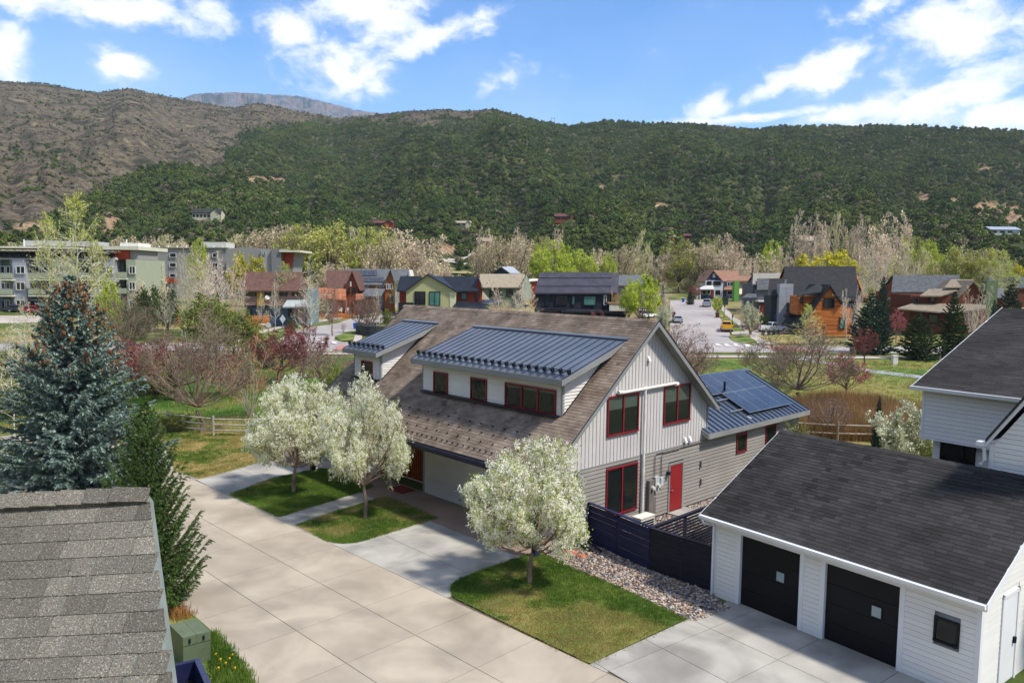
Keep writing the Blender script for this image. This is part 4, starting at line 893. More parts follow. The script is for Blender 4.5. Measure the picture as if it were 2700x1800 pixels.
roofdeck(uh, UP-np.array([0, 0, .01]), GD, eu2, 9, UL, m_wtrim, .12)
shingles(uh, UP, GD, eu2, 8, UL, .145, (.26, .34, .48), m_shing_d, 300, 9)
MB().prism([GP(1.4, un-.42, 6.1), GP(1.4, un+6.5, 6.1+6.92*usl), GP(1.4, un+6.5, 6.24+6.92*usl), GP(1.4, un-.42, 6.24)], GD*.03).build('rake_board', m_wtrim, uh)
MB().prism([GP(1.38, un-.41, 6.24), GP(1.38, un-.52, 6.24), GP(1.38, un-.5, 6.13), GP(1.38, un-.41, 6.11)], GD*8).build('gutter', m_wtrim, uh)
MB().prism([GP(ud0+.03, un, 4.5), GP(ud0+.03, un+6.4, 4.5), GP(ud0+.03, un+6.4, 8.3), GP(ud0+.03, un, 6.1)], GD*.1).build('side_wall', m_wlap, uh)
# front gable of the white house, standing on the garage roof
gx = thing('white_gable', GP(6, 4.3, 4.6), 'white lap sided gable wing rising directly from the garage ridge', 'house wing')
FY = Fr(GP(0, 4.1, 0), GD, -GN)
gap_d, gz0 = 7.25, 5.15; gsl = 1.5; grz = lambda d_: 8.78-gsl*abs(d_-gap_d)
laps(gx, FY, 4.55, 8.55, .135, lambda z: (max(4.98, gap_d-(8.6-z)/gsl), min(9.5, gap_d+(8.6-z)/gsl)), m_wlap, proud=.02, g=.010)
MB().prism([GP(5.0, 4.12, 4.3), GP(9.5, 4.12, 4.3), GP(9.5, 4.12, 5.2), GP(gap_d, 4.12, 8.6), GP(5.0, 4.12, 5.2)], GN*4.4).build('gable_wall', m_wlap, gx)
MB().box(Fr(GP(0, 0, 0), GD, GN), (6.7, 4.4, 0), (9.4, 8.5, 4.35)).build('lower_wall', m_wlap, gx)
for sg_ in (-1, 1):
    e = gap_d+sg_*2.42; ze = grz(e)
    MB().prism([GP(e, 3.98, ze), GP(gap_d, 3.98, 8.78), GP(gap_d, 3.98, 9.0), GP(e, 3.98, ze+.20)], GN*.04).build('rake_board', m_wtrim, gx)
    MB().prism([GP(e-.03*-sg_*-1, 3.95, ze+.18), GP(gap_d, 3.95, 8.98), GP(gap_d, 3.95, 9.08), GP(e-.03*-sg_*-1, 3.95, ze+.28)], GN*4.7).build('roof', m_shing_d, gx)
MB().box(FY, (4.93, -.05, 4.4), (5.06, .03, 5.3)).build('corner_board', m_wtrim, gx)
MB().box(Fr(GP(0, 0, 0), GD, GN), (4.66, 3.86, 5.22), (4.86, 4.1, 5.34)).build('gutter', m_wtrim, gx)
MB().tube([GP(4.78, 4.0, 5.25), GP(4.82, 4.03, 5.1), GP(4.84, 4.04, 4.82), GP(4.76, 3.95, 4.7)], .045, 6).build('downspout', m_wtrim, gx)
# ---------------------------------------------------------------- near roof (bottom left)
nb = thing('near_house', (-3.5, 5.5, 0), 'weathered grey shingle roof corner close below at the lane edge', 'house')
P0 = CAM+np.array([-1.6926, 3.4802, -1.0116])*1.65; na = np.array([.99701, -.0232, .0737]); ndn = np.array([.4156, -.6973, -.584]); ndn /= np.linalg.norm(ndn)
nup = -ndn; npx = nup-na*(nup@na); npx /= np.linalg.norm(npx); sk = (nup@na)/(nup@npx)
Sn = 2.35; Pbase = P0+ndn*0; perp = npx; Hs = 2.3*(nup@npx)
PN = P0-perp*Hs*1.0   # foot of the perpendicular slope below the ridge end
Lr = 7.0; PN0 = PN-na*Lr
roofdeck_cut = lambda s_: (0, Lr+(-(Hs-s_))*0+(-(Hs-s_)*sk*-1)*-1)
roof_r = lambda s_: Lr-(Hs-s_)*sk
shingles(nb, PN0, na, perp, Lr+3, Hs-.1, .1429, (.16, .22, .3, .38), m_shing_n, 300, 21, thick=.008, cut=lambda s_: (2.5, roof_r(s_)), skew=sk)
nn = np.cross(na, perp); nn *= np.sign(nn[2])
fN = Fr(PN0, na, perp, nn)
MB().add([fN(2.5, 0, -.004), fN(roof_r(0)-.02, 0, -.004), fN(roof_r(Hs)-.02, Hs, -.004), fN(2.5, Hs, -.004), fN(2.5, 0, -.15), fN(roof_r(0)-.02, 0, -.15), fN(roof_r(Hs)-.02, Hs, -.15), fN(2.5, Hs, -.15)], [(0, 1, 2, 3), (7, 6, 5, 4), (0, 4, 5, 1), (1, 5, 6, 2), (2, 6, 7, 3), (3, 7, 4, 0)]).build('roof', M('roof_edge_metal', [s(120, 128, 122), s(140, 148, 142)], 4, .5), nb)
bk = np.array([-ndn[0], -ndn[1], 0]); bk = bk/np.linalg.norm(bk)*2.0+np.array([0, 0, -1.5]); MB().prism([fN(2.5, Hs, -.02), fN(Lr, Hs, -.02), fN(Lr, Hs, -.02)+bk, fN(2.5, Hs, -.02)+bk], [0, 0, -.15]).build('rear_roof', m_shing_n, nb); bk = bk/np.linalg.norm(bk)
x = Lr; i = 0
while x > 2.6:
    w = .25; f = Fr(fN(x-w, Hs, 0), na, perp, nn); t = rng.normal(0, .05); j = rng.uniform(-.004, .004); lift = .042; t = rng.normal(0, .24)
    cp = MB().hexa([f(0, -.12, .004), f(w+.035, -.12, .012), f(w+.035, 0, .03), f(0, 0, .012), f(0, -.12, .014+lift), f(w+.035, -.12, .022+lift*.2), f(w+.035, 0, .04), f(0, 0, .03+lift)], t)
    bq = bk*.12; cp.hexa([f(0, 0, .012), f(w+.035, 0, .03), f(w+.035, 0, .03)+bq, f(0, 0, .012)+bq, f(0, 0, .03+lift), f(w+.035, 0, .04), f(w+.035, 0, .04)+bq, f(0, 0, .03+lift)+bq], t)
    cp.build('ridge_cap_shingle', m_shing_n, nb); x -= .2; i += 1
lowp = fN(roof_r(0), 0, -.15)
MB().prism([(P0[0]-5, P0[1]+.4, 0), (P0[0]-.5, P0[1]-.2, 0), (lowp[0]-.6, lowp[1]-.2, 0), (lowp[0]-5, lowp[1]-.6, 0)], [0, 0, 6.4]).build('walls', m_taupe, nb)
# ---------------------------------------------------------------- fences and small things near the house
m_fence = M('navy_fence_stain', [s(26, 32, 66), s(36, 43, 80)], 2, .6, rnd=.12, stretch=(1, 1, 5))
m_fblack = M('black_fence_stain', [s(24, 24, 36), s(34, 34, 48)], 2, .6, rnd=.12, stretch=(1, 1, 5))
def board_fence(A, B, top, mat, gap, bh, label, nposts=3, name='board_fence', cap=True, z0=.06, seg=None):
    A = np.array([A[0], A[1], 0.]); B = np.array([B[0], B[1], 0.]); L_ = np.linalg.norm(B-A); e = (B-A)/L_; n = np.array([-e[1], e[0], 0]); f = Fr(A, e, n)
    t = thing(name, A, label, 'fence')
    segs = seg or [0, L_/2, L_]
    z = z0; r = np.random.default_rng(int(L_*100))
    while z < top-bh*.6:
        for a, b in zip(segs[:-1], segs[1:]):
            j = r.uniform(-.006, .006); MB().box(f, (a+.01, -.012, z+j), (b-.01, .012, min(z+bh+j, top))).build('board', mat, t)
        z += bh+gap
    for i in range(nposts): x = L_*i/(nposts-1); MB().box(f, (x-.045, .012, 0), (x+.045, .10, top)).build('post', mat, t)
    if cap: MB().box(f, (-.03, -.05, top), (L_+.03, .08, top+.035)).build('cap_rail', mat, t)
    return t
fA = G(1548, 1430); fB = G(1711, 1505); fC = GP(-1.02, .05, 0); zt1 = zat(fA, 1325); zt2 = zat(fB, 1392)
board_fence(fA, fB, zt1, m_fence, .007, .10, 'navy horizontal board privacy fence panel nearest the blossom tree', seg=None)
board_fence(fB+GD*.05, fC, zt2, m_fblack, .004, .085, 'black solid board fence panel meeting the white garage corner', nposts=4)
fD = fB+HU*6.2+HV_*.1; board_fence(fB+GN*.12, fD, zt2, m_fblack, .035, .075, 'black slatted fence with open gaps running between house and garage', nposts=4)
def zplane(px, py, z):
    d = ray(px, py); return CAM+d*((z-CH)/d[2])
ac = thing('air_conditioner', G(1700, 1400), 'beige outdoor air conditioning unit behind the navy fence panel', 'air conditioner')
c0 = zplane(1665, 1352, 1.0); ex_ = -HV_; m_beige = M('beige_case', [s(206, 200, 184), s(220, 214, 198)], 2, .5)
fa = Fr(np.array([*zplane(1668, 1362, 1.0)[:2], 0]), HU, -HV_)
MB().box(fa, (0, 0, .25), (.82, .38, .98)).box(fa, (-.02, -.02, .98), (.84, .4, 1.02)).build('case', m_beige, ac)
for i in range(7): MB().box(fa, (.06, .38, .3+i*.09), (.77, .40, .345+i*.09)).build('louvre', m_dmet, ac)
MB().box(fa, (.05, .05, 0), (.15, .33, .25)).box(fa, (.68, .05, 0), (.78, .33, .25)).build('stand', m_dmet, ac)
pc = thing('patio_chair', G(1850, 1440), 'dark folded slatted patio chair with steel legs inside the fence', 'chair')
fp = Fr(GP(-2.1, 1.6, 0), GD, -GN)
for i in range(9): MB().box(fp, (0, .05*i*.3, .75+i*.085), (.5, .05*i*.3+.02, .81+i*.085)).build('slat', m_blk, pc)
for x in (0, .5): MB().tube([fp(x, .4, 0), fp(x, .0, .8), fp(x, .16, 1.55)], .014, 5).tube([fp(x, -.3, 0), fp(x, .25, .8)], .014, 5).build('leg', m_steel, pc)
# river rock
def stone_mat():
    mt = bpy.data.materials.new('river_stone'); mt.use_nodes = True; nt = mt.node_tree; N = nt.nodes; L = nt.links; b = N['Principled BSDF']; b.inputs['Roughness'].default_value = .8; b.inputs['Specular IOR Level'].default_value = .2
    oi = N.new('ShaderNodeObjectInfo'); cr = N.new('ShaderNodeValToRGB'); e = cr.color_ramp.elements; e[0].color = (*s(96, 92, 96), 1); e[1].color = (*s(216, 206, 196), 1); cr.color_ramp.interpolation = 'CONSTANT'
    for p, c in ((.12, s(150, 120, 100)), (.24, s(186, 172, 156)), (.4, s(128, 124, 126)), (.52, s(172, 136, 112)), (.6, s(206, 192, 174)), (.75, s(160, 154, 150)), (.86, s(186, 154, 130))):
        x = e.new(p); x.color = (*c, 1)
    e[len(e)-1].position = .93; L.new(oi.outputs['Random'], cr.inputs[0])
    g = N.new('ShaderNodeNewGeometry'); n = N.new('ShaderNodeTexNoise'); n.inputs['Scale'].default_value = 30; L.new(g.outputs['Position'], n.inputs['Vector']); q = N.new('ShaderNodeMapRange'); q.inputs[3].default_value = .5; q.inputs[4].default_value = .95; L.new(n.outputs['Fac'], q.inputs[0])
    h = N.new('ShaderNodeHueSaturation'); L.new(cr.outputs[0], h.inputs['Color']); L.new(q.outputs[0], h.inputs['Value']); L.new(h.outputs[0], b.inputs['Base Color']); return mt
m_stone = stone_mat()
def stone(seed, n=8, m_=5):
    r = np.random.default_rng(seed); V = []; Fq = []
    for i in range(1, m_):
        th = math.pi*i/m_
        for k in range(n):
            p = 2*math.pi*k/n; V.append(np.array([math.sin(th)*math.cos(p), math.sin(th)*math.sin(p)*.8, math.cos(th)*.55])*r.uniform(.88, 1.08))
    V += [np.array([0, 0, .55]), np.array([0, 0, -.5])]
    for i in range(m_-2):
        for k in range(n): Fq.append((i*n+k, (i+1)*n+k, (i+1)*n+(k+1) % n, i*n+(k+1) % n))
    for k in range(n): Fq.append((len(V)-2, k, (k+1) % n)); Fq.append((len(V)-1, (m_-2)*n+(k+1) % n, (m_-2)*n+k))
    return MB().add(V, Fq)
sp_ = [proto('stone', stone(i, 7, 4), m_stone, True) for i in range(3)]
ROCK = [G(*p) for p in [(1424, 1456), (1500, 1496), (1640, 1554), (1811, 1636), (1829, 1641), (1928, 1606), (1900, 1590)]]+[fC, fB, fA, H(-6.3, -.3, 0), H(-6.5, -1.0, 0), G(1405, 1440)]
ROCK2 = [H(-6.3, 0, 0), fA, fB, fB+HU*6, H(6, 0, 0)]
def bed(name, P):
    o = MB().add([(p[0], p[1], .03) for p in P], [tuple(range(len(P)))]).build(name, M('bed_soil', [s(86, 74, 64), s(118, 104, 90)], 6, 1)); o['kind'] = 'structure'
    if o.data.polygons[0].normal.z < 0: o.data.flip_normals()
    return o
for bi, P in enumerate((ROCK, ROCK2)):
    b_ = bed('rock_bed', P); A = np.array([p[:2] for p in P]); lo, hi = A.min(0), A.max(0); n = int((hi-lo).prod()*330); X = rng.uniform(lo[0], hi[0], n); Y = rng.uniform(lo[1], hi[1], n); k = inpoly(X, Y, A); X = X[k]; Y = Y[k]; n = len(X)
    sz = rng.uniform(.025, .052, n)*np.where(rng.random(n) < .12, 1.5, 1); Z = .035+rng.uniform(0, .03, n); d = np.hypot(X, Y); order = np.argsort(d+(-sz*30)); ni = 300 if bi == 0 else 0
    for i in order[:ni]:
        q = bpy.data.objects.new('stone', sp_[int(rng.integers(0, 3))].data); COL.objects.link(q); q.parent = b_; q.location = (X[i], Y[i], Z[i]); q.scale = (sz[i],)*3; q.rotation_euler = (0, 0, rng.uniform(0, 6))
    rs = order[ni:]; scatter('river_rocks', np.column_stack([X, Y, Z])[rs], sz[rs], rng.uniform(0, 6, len(rs)), rng.integers(0, 3, len(rs)), sp_, ('rounded multicoloured river rock beside the fence and front lawn', 'rounded river rock strip along the taupe house wall')[bi])
m_rust = M('red_sandstone', [s(176, 92, 66), s(200, 118, 88)], 8, .9, bump=.4)
for (p, sc_, lb) in (((1503, 1462), (.30, .2, .24), 'larger orange sandstone boulder on the river rock'), ((1536, 1470), (.17, .14, .16), 'smaller dark red sandstone boulder on the river rock')):
    q = stone(9, 9, 6).build('boulder', m_rust, smooth=False, base=(0, 0, 0)); q.location = Vector(G(*p))+Vector((0, 0, .05)); q.scale = sc_; tag(q, lb, 'boulder')
dp = MB().tube([fA+np.array([-.3, .5, .1]), fA+np.array([0, -.0, .1]), G(1585, 1460)+np.array([0, 0, .1])], .05, 6).build('drain_pipe', m_navy, base=fA); tag(dp, 'dark blue drain pipe lying on the rock at the fence foot', 'drain pipe')
# green utility pedestal
q = [zplane(448, 1648, .85), zplane(482, 1677, .85), zplane(554, 1659, .85), zplane(514, 1630, .85)]
m_ug = M('utility_green', [s(84, 94, 72), s(98, 108, 84)], 2, .5, bump=.1)
ut = thing('utility_box', np.array([*q[1][:2], 0]), 'olive green steel utility cabinet with split lid at the lane edge', 'utility box')
e1 = q[2]-q[1]; e2 = q[0]-q[1]; fu = Fr(np.array([*q[1][:2], 0]), e1, e2)
MB().box(fu, (0, 0, 0), (1, 1, .60)).build('body', m_ug, ut)
for a, b in ((0, .49), (.51, 1)):
    l_ = MB().hexa([fu(a-.01, -.02, .60), fu(b, -.02, .60), fu(b, 1.02, .60), fu(a-.01, 1.02, .60), fu(a-.01, -.02, .82), fu(b, -.02, .82), fu(b, 1.02, .87), fu(a-.01, 1.02, .87)]).build('lid', m_ug, ut)
    MB().box(fu, ((a+b)/2-.05, -.06, .66), ((a+b)/2+.01, -.02, .76)).build('latch', m_dmet, l_)
# vehicles
def bevel(o, w=.05):
    m_ = o.modifiers.new('bevel', 'BEVEL'); m_.width = w; m_.segments = 2; m_.limit_method = 'ANGLE'; return o
def paint(name, c): return M(name, c, .8, .25, spec=.6)
m_tyre = M('tyre_rubber', [s(26, 26, 26), s(38, 38, 38)], 5, .8); m_tail = M('tail_light_red', [s(150, 14, 14), s(180, 24, 20)], 5, .3)
def wheels(t, f, L_, Wd, r=.38, xs=None):
    for x in xs or (L_*.32, -L_*.32):
        for y in (-1, 1):
            c = Wd/2-.12
            w = MB().tube([f(x, y*(c-.12), r), f(x, y*(c+.12), r)], r, 14).build('wheel', m_tyre, t); MB().tube([f(x, y*(c+.1), r), f(x, y*(c+.135), r)], r*.62, 12).build('rim', m_steel, w)
def pickup(P, rot, col, label, group=None, sc=1.0):
    t = thing('pickup_truck', P, label, 'pickup truck', group); ex = np.array([math.sin(rot), math.cos(rot), 0])*sc; ey = np.array([-math.cos(rot), math.sin(rot), 0])*sc; f = Fr(P, ex, ey, np.array([0, 0, sc])); L_, W_ = 5.5, 1.95
    b = MB().box(f, (-2.7, -.95, .42), (2.7, .95, .78)); bevel(b.build('chassis', col, t), .06)
    bd = MB().box(f, (-2.7, .84, .78), (-.7, .96, 1.22)).box(f, (-2.7, -.96, .78), (-.7, -.84, 1.22)).box(f, (-.8, -.84, .78), (-.7, .84, 1.22)).build('bed', col, t)
    MB().box(f, (-2.62, -.84, .76), (-.8, .84, .82)).build('bed_liner', m_blackd, bd)
    bevel(MB().box(f, (-2.76, -.96, .62), (-2.68, .96, 1.22)).build('tailgate', col, t), .03)
    bevel(MB().hexa([f(.9, -.95, .78), f(2.72, -.9, .78), f(2.72, .9, .78), f(.9, .95, .78), f(.9, -.92, 1.16), f(2.6, -.84, 1.04), f(2.6, .84, 1.04), f(.9, .92, 1.16)]).build('bonnet', col, t), .06)
    bevel(MB().hexa([f(-.72, -.95, .78), f(1.2, -.95, .78), f(1.2, .95, .78), f(-.72, .95, .78), f(-.7, -.93, 1.2), f(1.15, -.93, 1.18), f(1.15, .93, 1.18), f(-.7, .93, 1.2)]).build('cab', col, t), .04)
    cb = bevel(MB().hexa([f(-.62, -.88, 1.2), f(1.05, -.88, 1.18), f(1.05, .88, 1.18), f(-.62, .88, 1.2), f(-.45, -.72, 1.78), f(.45, -.72, 1.8), f(.45, .72, 1.8), f(-.45, .72, 1.78)]).build('cab_roof', col, t), .06)
    MB().add([f(-.625, -.76, 1.26), f(-.625, .76, 1.26), f(-.50, .66, 1.7), f(-.50, -.66, 1.7)], [(0, 1, 2, 3), (3, 2, 1, 0)]).build('rear_window', m_blk, t)
    MB().add([f(1.02, -.78, 1.24), f(1.02, .78, 1.24), f(.5, .68, 1.74), f(.5, -.68, 1.74)], [(0, 1, 2, 3), (3, 2, 1, 0)]).build('windscreen', m_blk, t)
    for y in (-1, 1): MB().add([f(-.5, y*.885, 1.26), f(.85, y*.885, 1.26), f(.42, y*.755, 1.7), f(-.4, y*.755, 1.7)], [(0, 1, 2, 3), (3, 2, 1, 0)]).build('side_window', m_blk, t); MB().box(f, (-2.79, y*.92-.06, .82), (-2.7, y*.92+.06, 1.14)).build('tail_light', m_tail, t)
    MB().box(f, (-2.88, -.92, .45), (-2.74, .92, .62)).build('bumper', m_steel, t); wheels(t, f, L_, W_); return t
def car(P, rot, col, label, group=None, suv=False, sc=1.0):
    t = thing('parked_car', P, label, 'car', group); ex = np.array([math.sin(rot), math.cos(rot), 0])*sc; ey = np.array([-math.cos(rot), math.sin(rot), 0])*sc; f = Fr(P, ex, ey, np.array([0, 0, sc])); h = 1.68 if suv else 1.42
    bevel(MB().hexa([f(-2.2, -.88, .3), f(2.25, -.86, .3), f(2.25, .86, .3), f(-2.2, .88, .3), f(-2.2, -.84, .92), f(2.15, -.78, .8), f(2.15, .78, .8), f(-2.2, .84, .92)]).build('body', col, t), .1)
    bevel(MB().hexa([f(-2.05, -.8, .9), f(1.1, -.8, .88), f(1.1, .8, .88), f(-2.05, .8, .9), f(-1.7 if suv else -1.3, -.64, h), f(.35, -.64, h), f(.35, .64, h), f(-1.7 if suv else -1.3, .64, h)]).build('cabin', col, t), .07)
    MB().add([f(1.08, -.72, .96), f(1.08, .72, .96), f(.42, .6, h-.07), f(.42, -.6, h-.07)], [(0, 1, 2, 3), (3, 2, 1, 0)]).add([f(-2.06, -.7, .98), f(-2.06, .7, .98), f(-1.75 if suv else -1.4, .58, h-.08), f(-1.75 if suv else -1.4, -.58, h-.08)], [(0, 1, 2, 3), (3, 2, 1, 0)]).build('windscreen', m_blk, t)
    for y in (-1, 1): MB().add([f(-1.8, y*.805, .97), f(.95, y*.805, .97), f(.35, y*.66, h-.08), f(-1.55 if suv else -1.2, y*.66, h-.08)], [(0, 1, 2, 3), (3, 2, 1, 0)]).build('side_window', m_blk, t); MB().box(f, (-2.24, y*.72-.1, .68), (-2.16, y*.72+.1, .82)).build('tail_light', m_tail, t)
    wheels(t, f, 4.5, 1.76, .33, (1.4, -1.35)); return t
m_yel = paint('yellow_paint', [s(226, 164, 30), s(236, 178, 44)]); m_wht = paint('white_car_paint', [s(216, 218, 220), s(228, 230, 232)]); m_sil = paint('silver_paint', [s(150, 156, 162), s(168, 172, 178)]); m_blu = paint('blue_car_paint', [s(70, 100, 150), s(86, 118, 166)]); m_nvy = paint('navy_truck_paint', [s(26, 30, 60), s(34, 40, 74)]); m_drk = paint('dark_car_paint', [s(40, 40, 46), s(54, 54, 60)]); m_rdc = paint('red_car_paint', [s(140, 28, 30), s(160, 36, 36)])
r0 = zplane(526, 1731, 1.25); r1 = zplane(556, 1797, 1.25); dv_ = (r1-r0); dv_[2] = 0; dv_ /= np.linalg.norm(dv_); rot = math.atan2(dv_[0], dv_[1]); lt = np.array([-dv_[1], dv_[0], 0]); side = np.array([math.cos(rot), -math.sin(rot), 0])
pcn = r0+dv_*2.7+side*(.95 if side[0] < 0 else -.95); pcn[2] = 0
if np.linalg.norm(pcn[:2]-LP[:2]) < 90: pickup(pcn, rot, m_nvy, 'dark navy pickup with an empty open bed below the green utility box')
pickup(G(1915, 873), R_(12), m_yel, 'yellow pickup truck seen from behind, parked at the right street kerb')
pickup(G(2036, 876), R_(78), m_wht, 'white pickup truck side on beside the row of clipped evergreens')
pickup(G(1863, 808), R_(14), m_sil, 'silver pickup truck near the far end of the street')
car(G(1705, 838), R_(60), m_wht, 'white car half hidden under the bright green tree', suv=True); car(G(1785, 850), R_(5), m_sil, 'silver car parked on the left side of the right street')
car(G(1912, 786), R_(20), m_wht, 'white car parked by the blue and white house'); pickup(G(1932, 787), R_(75), m_blu, 'blue pickup in front of the blue house garage')
car(G(988, 822), R_(120), m_sil, 'silver car behind bare trees in the left street'); car(G(950, 826), R_(110), m_drk, 'dark car behind bare trees in the left street')
for i, (px, py, c, lb) in enumerate(((52, 823, m_drk, 'dark car outside the apartment balconies, furthest left'), (90, 825, m_rdc, 'dark red car outside the apartment balconies'), (420, 772, m_wht, 'white car in the lot behind the dark bushes'), (458, 776, m_sil, 'silver car in the lot behind the dark bushes'))):
    car(G(px, py), R_(80+i*7), c, lb)
# split rail fences
m_rail = M('weathered_rail', [s(146, 134, 118), s(178, 166, 150)], 6, .9, bump=.3, stretch=(1, 1, 1), rnd=.1)
m_brail = M('brown_rail', [s(96, 76, 60), s(120, 98, 78)], 6, .9, rnd=.1)
def railfence(pts, hgt, mat, label, rails=3, name='rail_fence', pr=.08):
    t = thing(name, pts[0], label, 'fence')
    for p in pts: MB().tube([p+np.array([0, 0, -.05]), p+np.array([0, 0, hgt])], [pr, pr*.85], 7).build('post', mat, t)
    for a, b in zip(pts[:-1], pts[1:]):
        for k in range(rails):
            z = hgt*(.28+.28*k) if rails == 3 else hgt*(.4+.42*k)
            j = rng.uniform(-.03, .03, 2); MB().tube([a+np.array([0, 0, z+j[0]]), (a+b)/2+np.array([0, 0, z+j.mean()-.01]), b+np.array([0, 0, z+j[1]])], [.045, .055, .042], 6).build('rail', mat, t)
pL = [G(x, y) for x, y in ((300, 1128), (443, 1135), (563, 1150), (690, 1152), (820, 1158))]; railfence(pL, 1.25, m_rail, 'weathered split rail fence behind the dry lawn on the left')
pR = [G(x, y) for x, y in ((2100, 1156), (2208, 1162), (2345, 1166), (2480, 1180))]; railfence(pR, 1.2, m_rail, 'weathered split rail fence in front of the brown reeds', rails=2)
pB = [G(x, y) for x, y in ((340, 868), (365, 866), (392, 864), (414, 862), (436, 860), (455, 856))]; railfence(pB, 2.0, m_brail, 'dark brown post and rail fence left of the rust picket screen', rails=3, pr=.1)
m_orange = M('orange_cedar_picket', [s(158, 92, 42), s(184, 112, 56)], 3, .8, rnd=.18)
def picket(pa, pb, py_t, label):
    A = G(*pa); B = G(*pb); t = thing('picket_fence', A, label, 'fence'); L_ = np.linalg.norm(B-A); e = (B-A)/L_; f = Fr(A, e); h = zat(A, py_t)-A[2]; n = int(L_/.3)
    for i in range(n): MB().box(f, (i*.3, -.02, 0), (i*.3+.28, .02, h+rng.uniform(-.03, .03))).build('picket', m_orange, t)
picket((645, 862), (714, 860), 832, 'orange cedar picket fence in front of the brown roofed house'); picket((455, 856), (480, 855), 830, 'rust coloured picket screen between bare aspens')
# bins, signs, boxes
def bin_(px, py, col, label, name='wheelie_bin'):
    P = G(px, py); t = thing(name, P, label, 'bin'); f = Fr(P, np.array([1., 0, 0]))
    MB().hexa([f(-.26, -.26, .08), f(.26, -.26, .08), f(.26, .26, .08), f(-.26, .26, .08), f(-.33, -.33, 1.0), f(.33, -.33, 1.0), f(.33, .33, 1.0), f(-.33, .33, 1.0)]).build('body', col, t)
    MB().hexa([f(-.35, -.36, 1.0), f(.35, -.36, 1.0), f(.35, .36, 1.0), f(-.35, .36, 1.0), f(-.33, -.34, 1.06), f(.33, -.34, 1.06), f(.3, .34, 1.14), f(-.3, .34, 1.14)]).build('lid', col, t)
    for x in (-.27, .27): MB().tube([f(x-.04, .28, .12), f(x+.04, .28, .12)], .12, 8).build('wheel', m_tyre, t)
mbl = M('bin_blue', [s(20, 74, 160), s(28, 90, 180)], 2, .5); mmr = M('bin_maroon', [s(72, 34, 36), s(88, 44, 44)], 2, .5); mgn = M('bin_green', [s(30, 52, 44), s(40, 64, 54)], 2, .5)
bin_(937, 868, mbl, 'blue wheelie bin on the left street'); bin_(953, 867, mmr, 'maroon wheelie bin right of the blue bin'); bin_(953, 842, mgn, 'dark green wheelie bin under the bare street trees')
bin_(1891, 838, mmr, 'maroon bin on the kerb beyond the yellow pickup'); bin_(1927, 865, mgn, 'green bin right beside the yellow pickup'); bin_(1801, 797, mbl, 'dark blue bin at the far street end'); bin_(1776, 836, mmr, 'brown bin at the left kerb above the silver car')
def sign(px, py, ptop, kind, label, col):
    P = G(px, py); h = zat(P, ptop)-P[2]; t = thing('street_sign', P, label, 'sign'); f = Fr(P, np.array([1., 0, 0])); MB().tube([f(0, .04, 0), f(0, .04, h-.1)], .04, 6).build('post', m_steel, t)
    n = 8 if kind == 'oct' else 4; r = .42; a0 = math.pi/8 if n == 8 else 0; zc = h-.4
    MB().prism([f(r*math.cos(a0+2*math.pi*k/n), 0, zc+r*math.sin(a0+2*math.pi*k/n)*(1.5 if n == 4 else 1)) for k in range(n)], [0, .02, 0]).build('panel', col, t)
m_sgn = M('sign_back', [s(176, 180, 178), s(196, 200, 198)], 2, .5)
sign(708, 892, 850, 'oct', 'grey back of an octagonal stop sign at the left junction', m_sgn); sign(746, 908, 833, 'dia', 'narrow diamond shaped sign on a tall post at the left junction', m_sgn)
def lamp(px, py, ptop, label):
    P = G(px, py); h = zat(P, ptop)-P[2]; t = thing('street_lamp', P, label, 'street lamp'); MB().tube([P, P+np.array([0, 0, h*.9])], [.09, .05], 8).build('post', m_dmet, t)
    c = P+np.array([0, 0, h*.9]); MB().tube([c, c+np.array([0, 0, .12]), c+np.array([0, 0, .42])], [.1, .12, .2], 8).build('lantern', m_blk, t); MB().tube([c+np.array([0, 0, .42]), c+np.array([0, 0, .6])], [.24, .05], 8).build('cap', m_dmet, t)
lamp(1909, 838, 807, 'dark street lamp on the verge beyond the yellow pickup'); lamp(1931, 858, 835, 'short dark lamp post just behind the yellow pickup'); lamp(2170, 905, 866, 'thin dark lamp post right of the bare tree by the street')
def crate(px, py, w, ptop, d, col, label, name='utility_cabinet', cat='utility box', lid=True):
    P = G(px, py); h = zat(P, ptop)-P[2]; t = thing(name, P, label, cat); f = Fr(P, np.array([1., 0, 0])); MB().box(f, (-w/2, 0, 0), (w/2, d, h*.88)).build('body', col, t); MB().box(f, (-w/2-.04, -.04, h*.88), (w/2+.04, d+.04, h)).build('lid', col, t)
crate(2361, 962, .55, 937, .5, m_whitep, 'white utility pedestal standing on the park grass by the spruces')
crate(744, 860, 1.0, 851, .8, M('pale_green_box', [s(120, 140, 120), s(134, 152, 132)], 2, .5), 'pale green transformer box at the white aspen foot')
crate(1913, 804, 1.3, 784, 1.0, mgn, 'dark green kiosk box near the blue and white house')
P = G(868, 858); t = thing('mailbox', P, 'dark brown mailbox on a post at the left street bend', 'mailbox'); MB().box(Fr(P, np.array([1., 0, 0])), (-.06, -.06, 0), (.06, .06, 1.1)).build('post', m_brail, t); MB().box(Fr(P, np.array([1., 0, 0])), (-.3, -.15, 1.1), (.3, .25, 1.4)).build('box', m_brail, t)
P = G(966, 862); t = thing('mailbox', P, 'brown mailbox on a post beside the maroon bin', 'mailbox'); MB().box(Fr(P, np.array([1., 0, 0])), (-.06, -.06, 0), (.06, .06, 1.0)).build('post', m_brail, t); MB().box(Fr(P, np.array([1., 0, 0])), (-.35, -.15, 1.0), (.3, .25, 1.3)).build('box', m_brail, t)
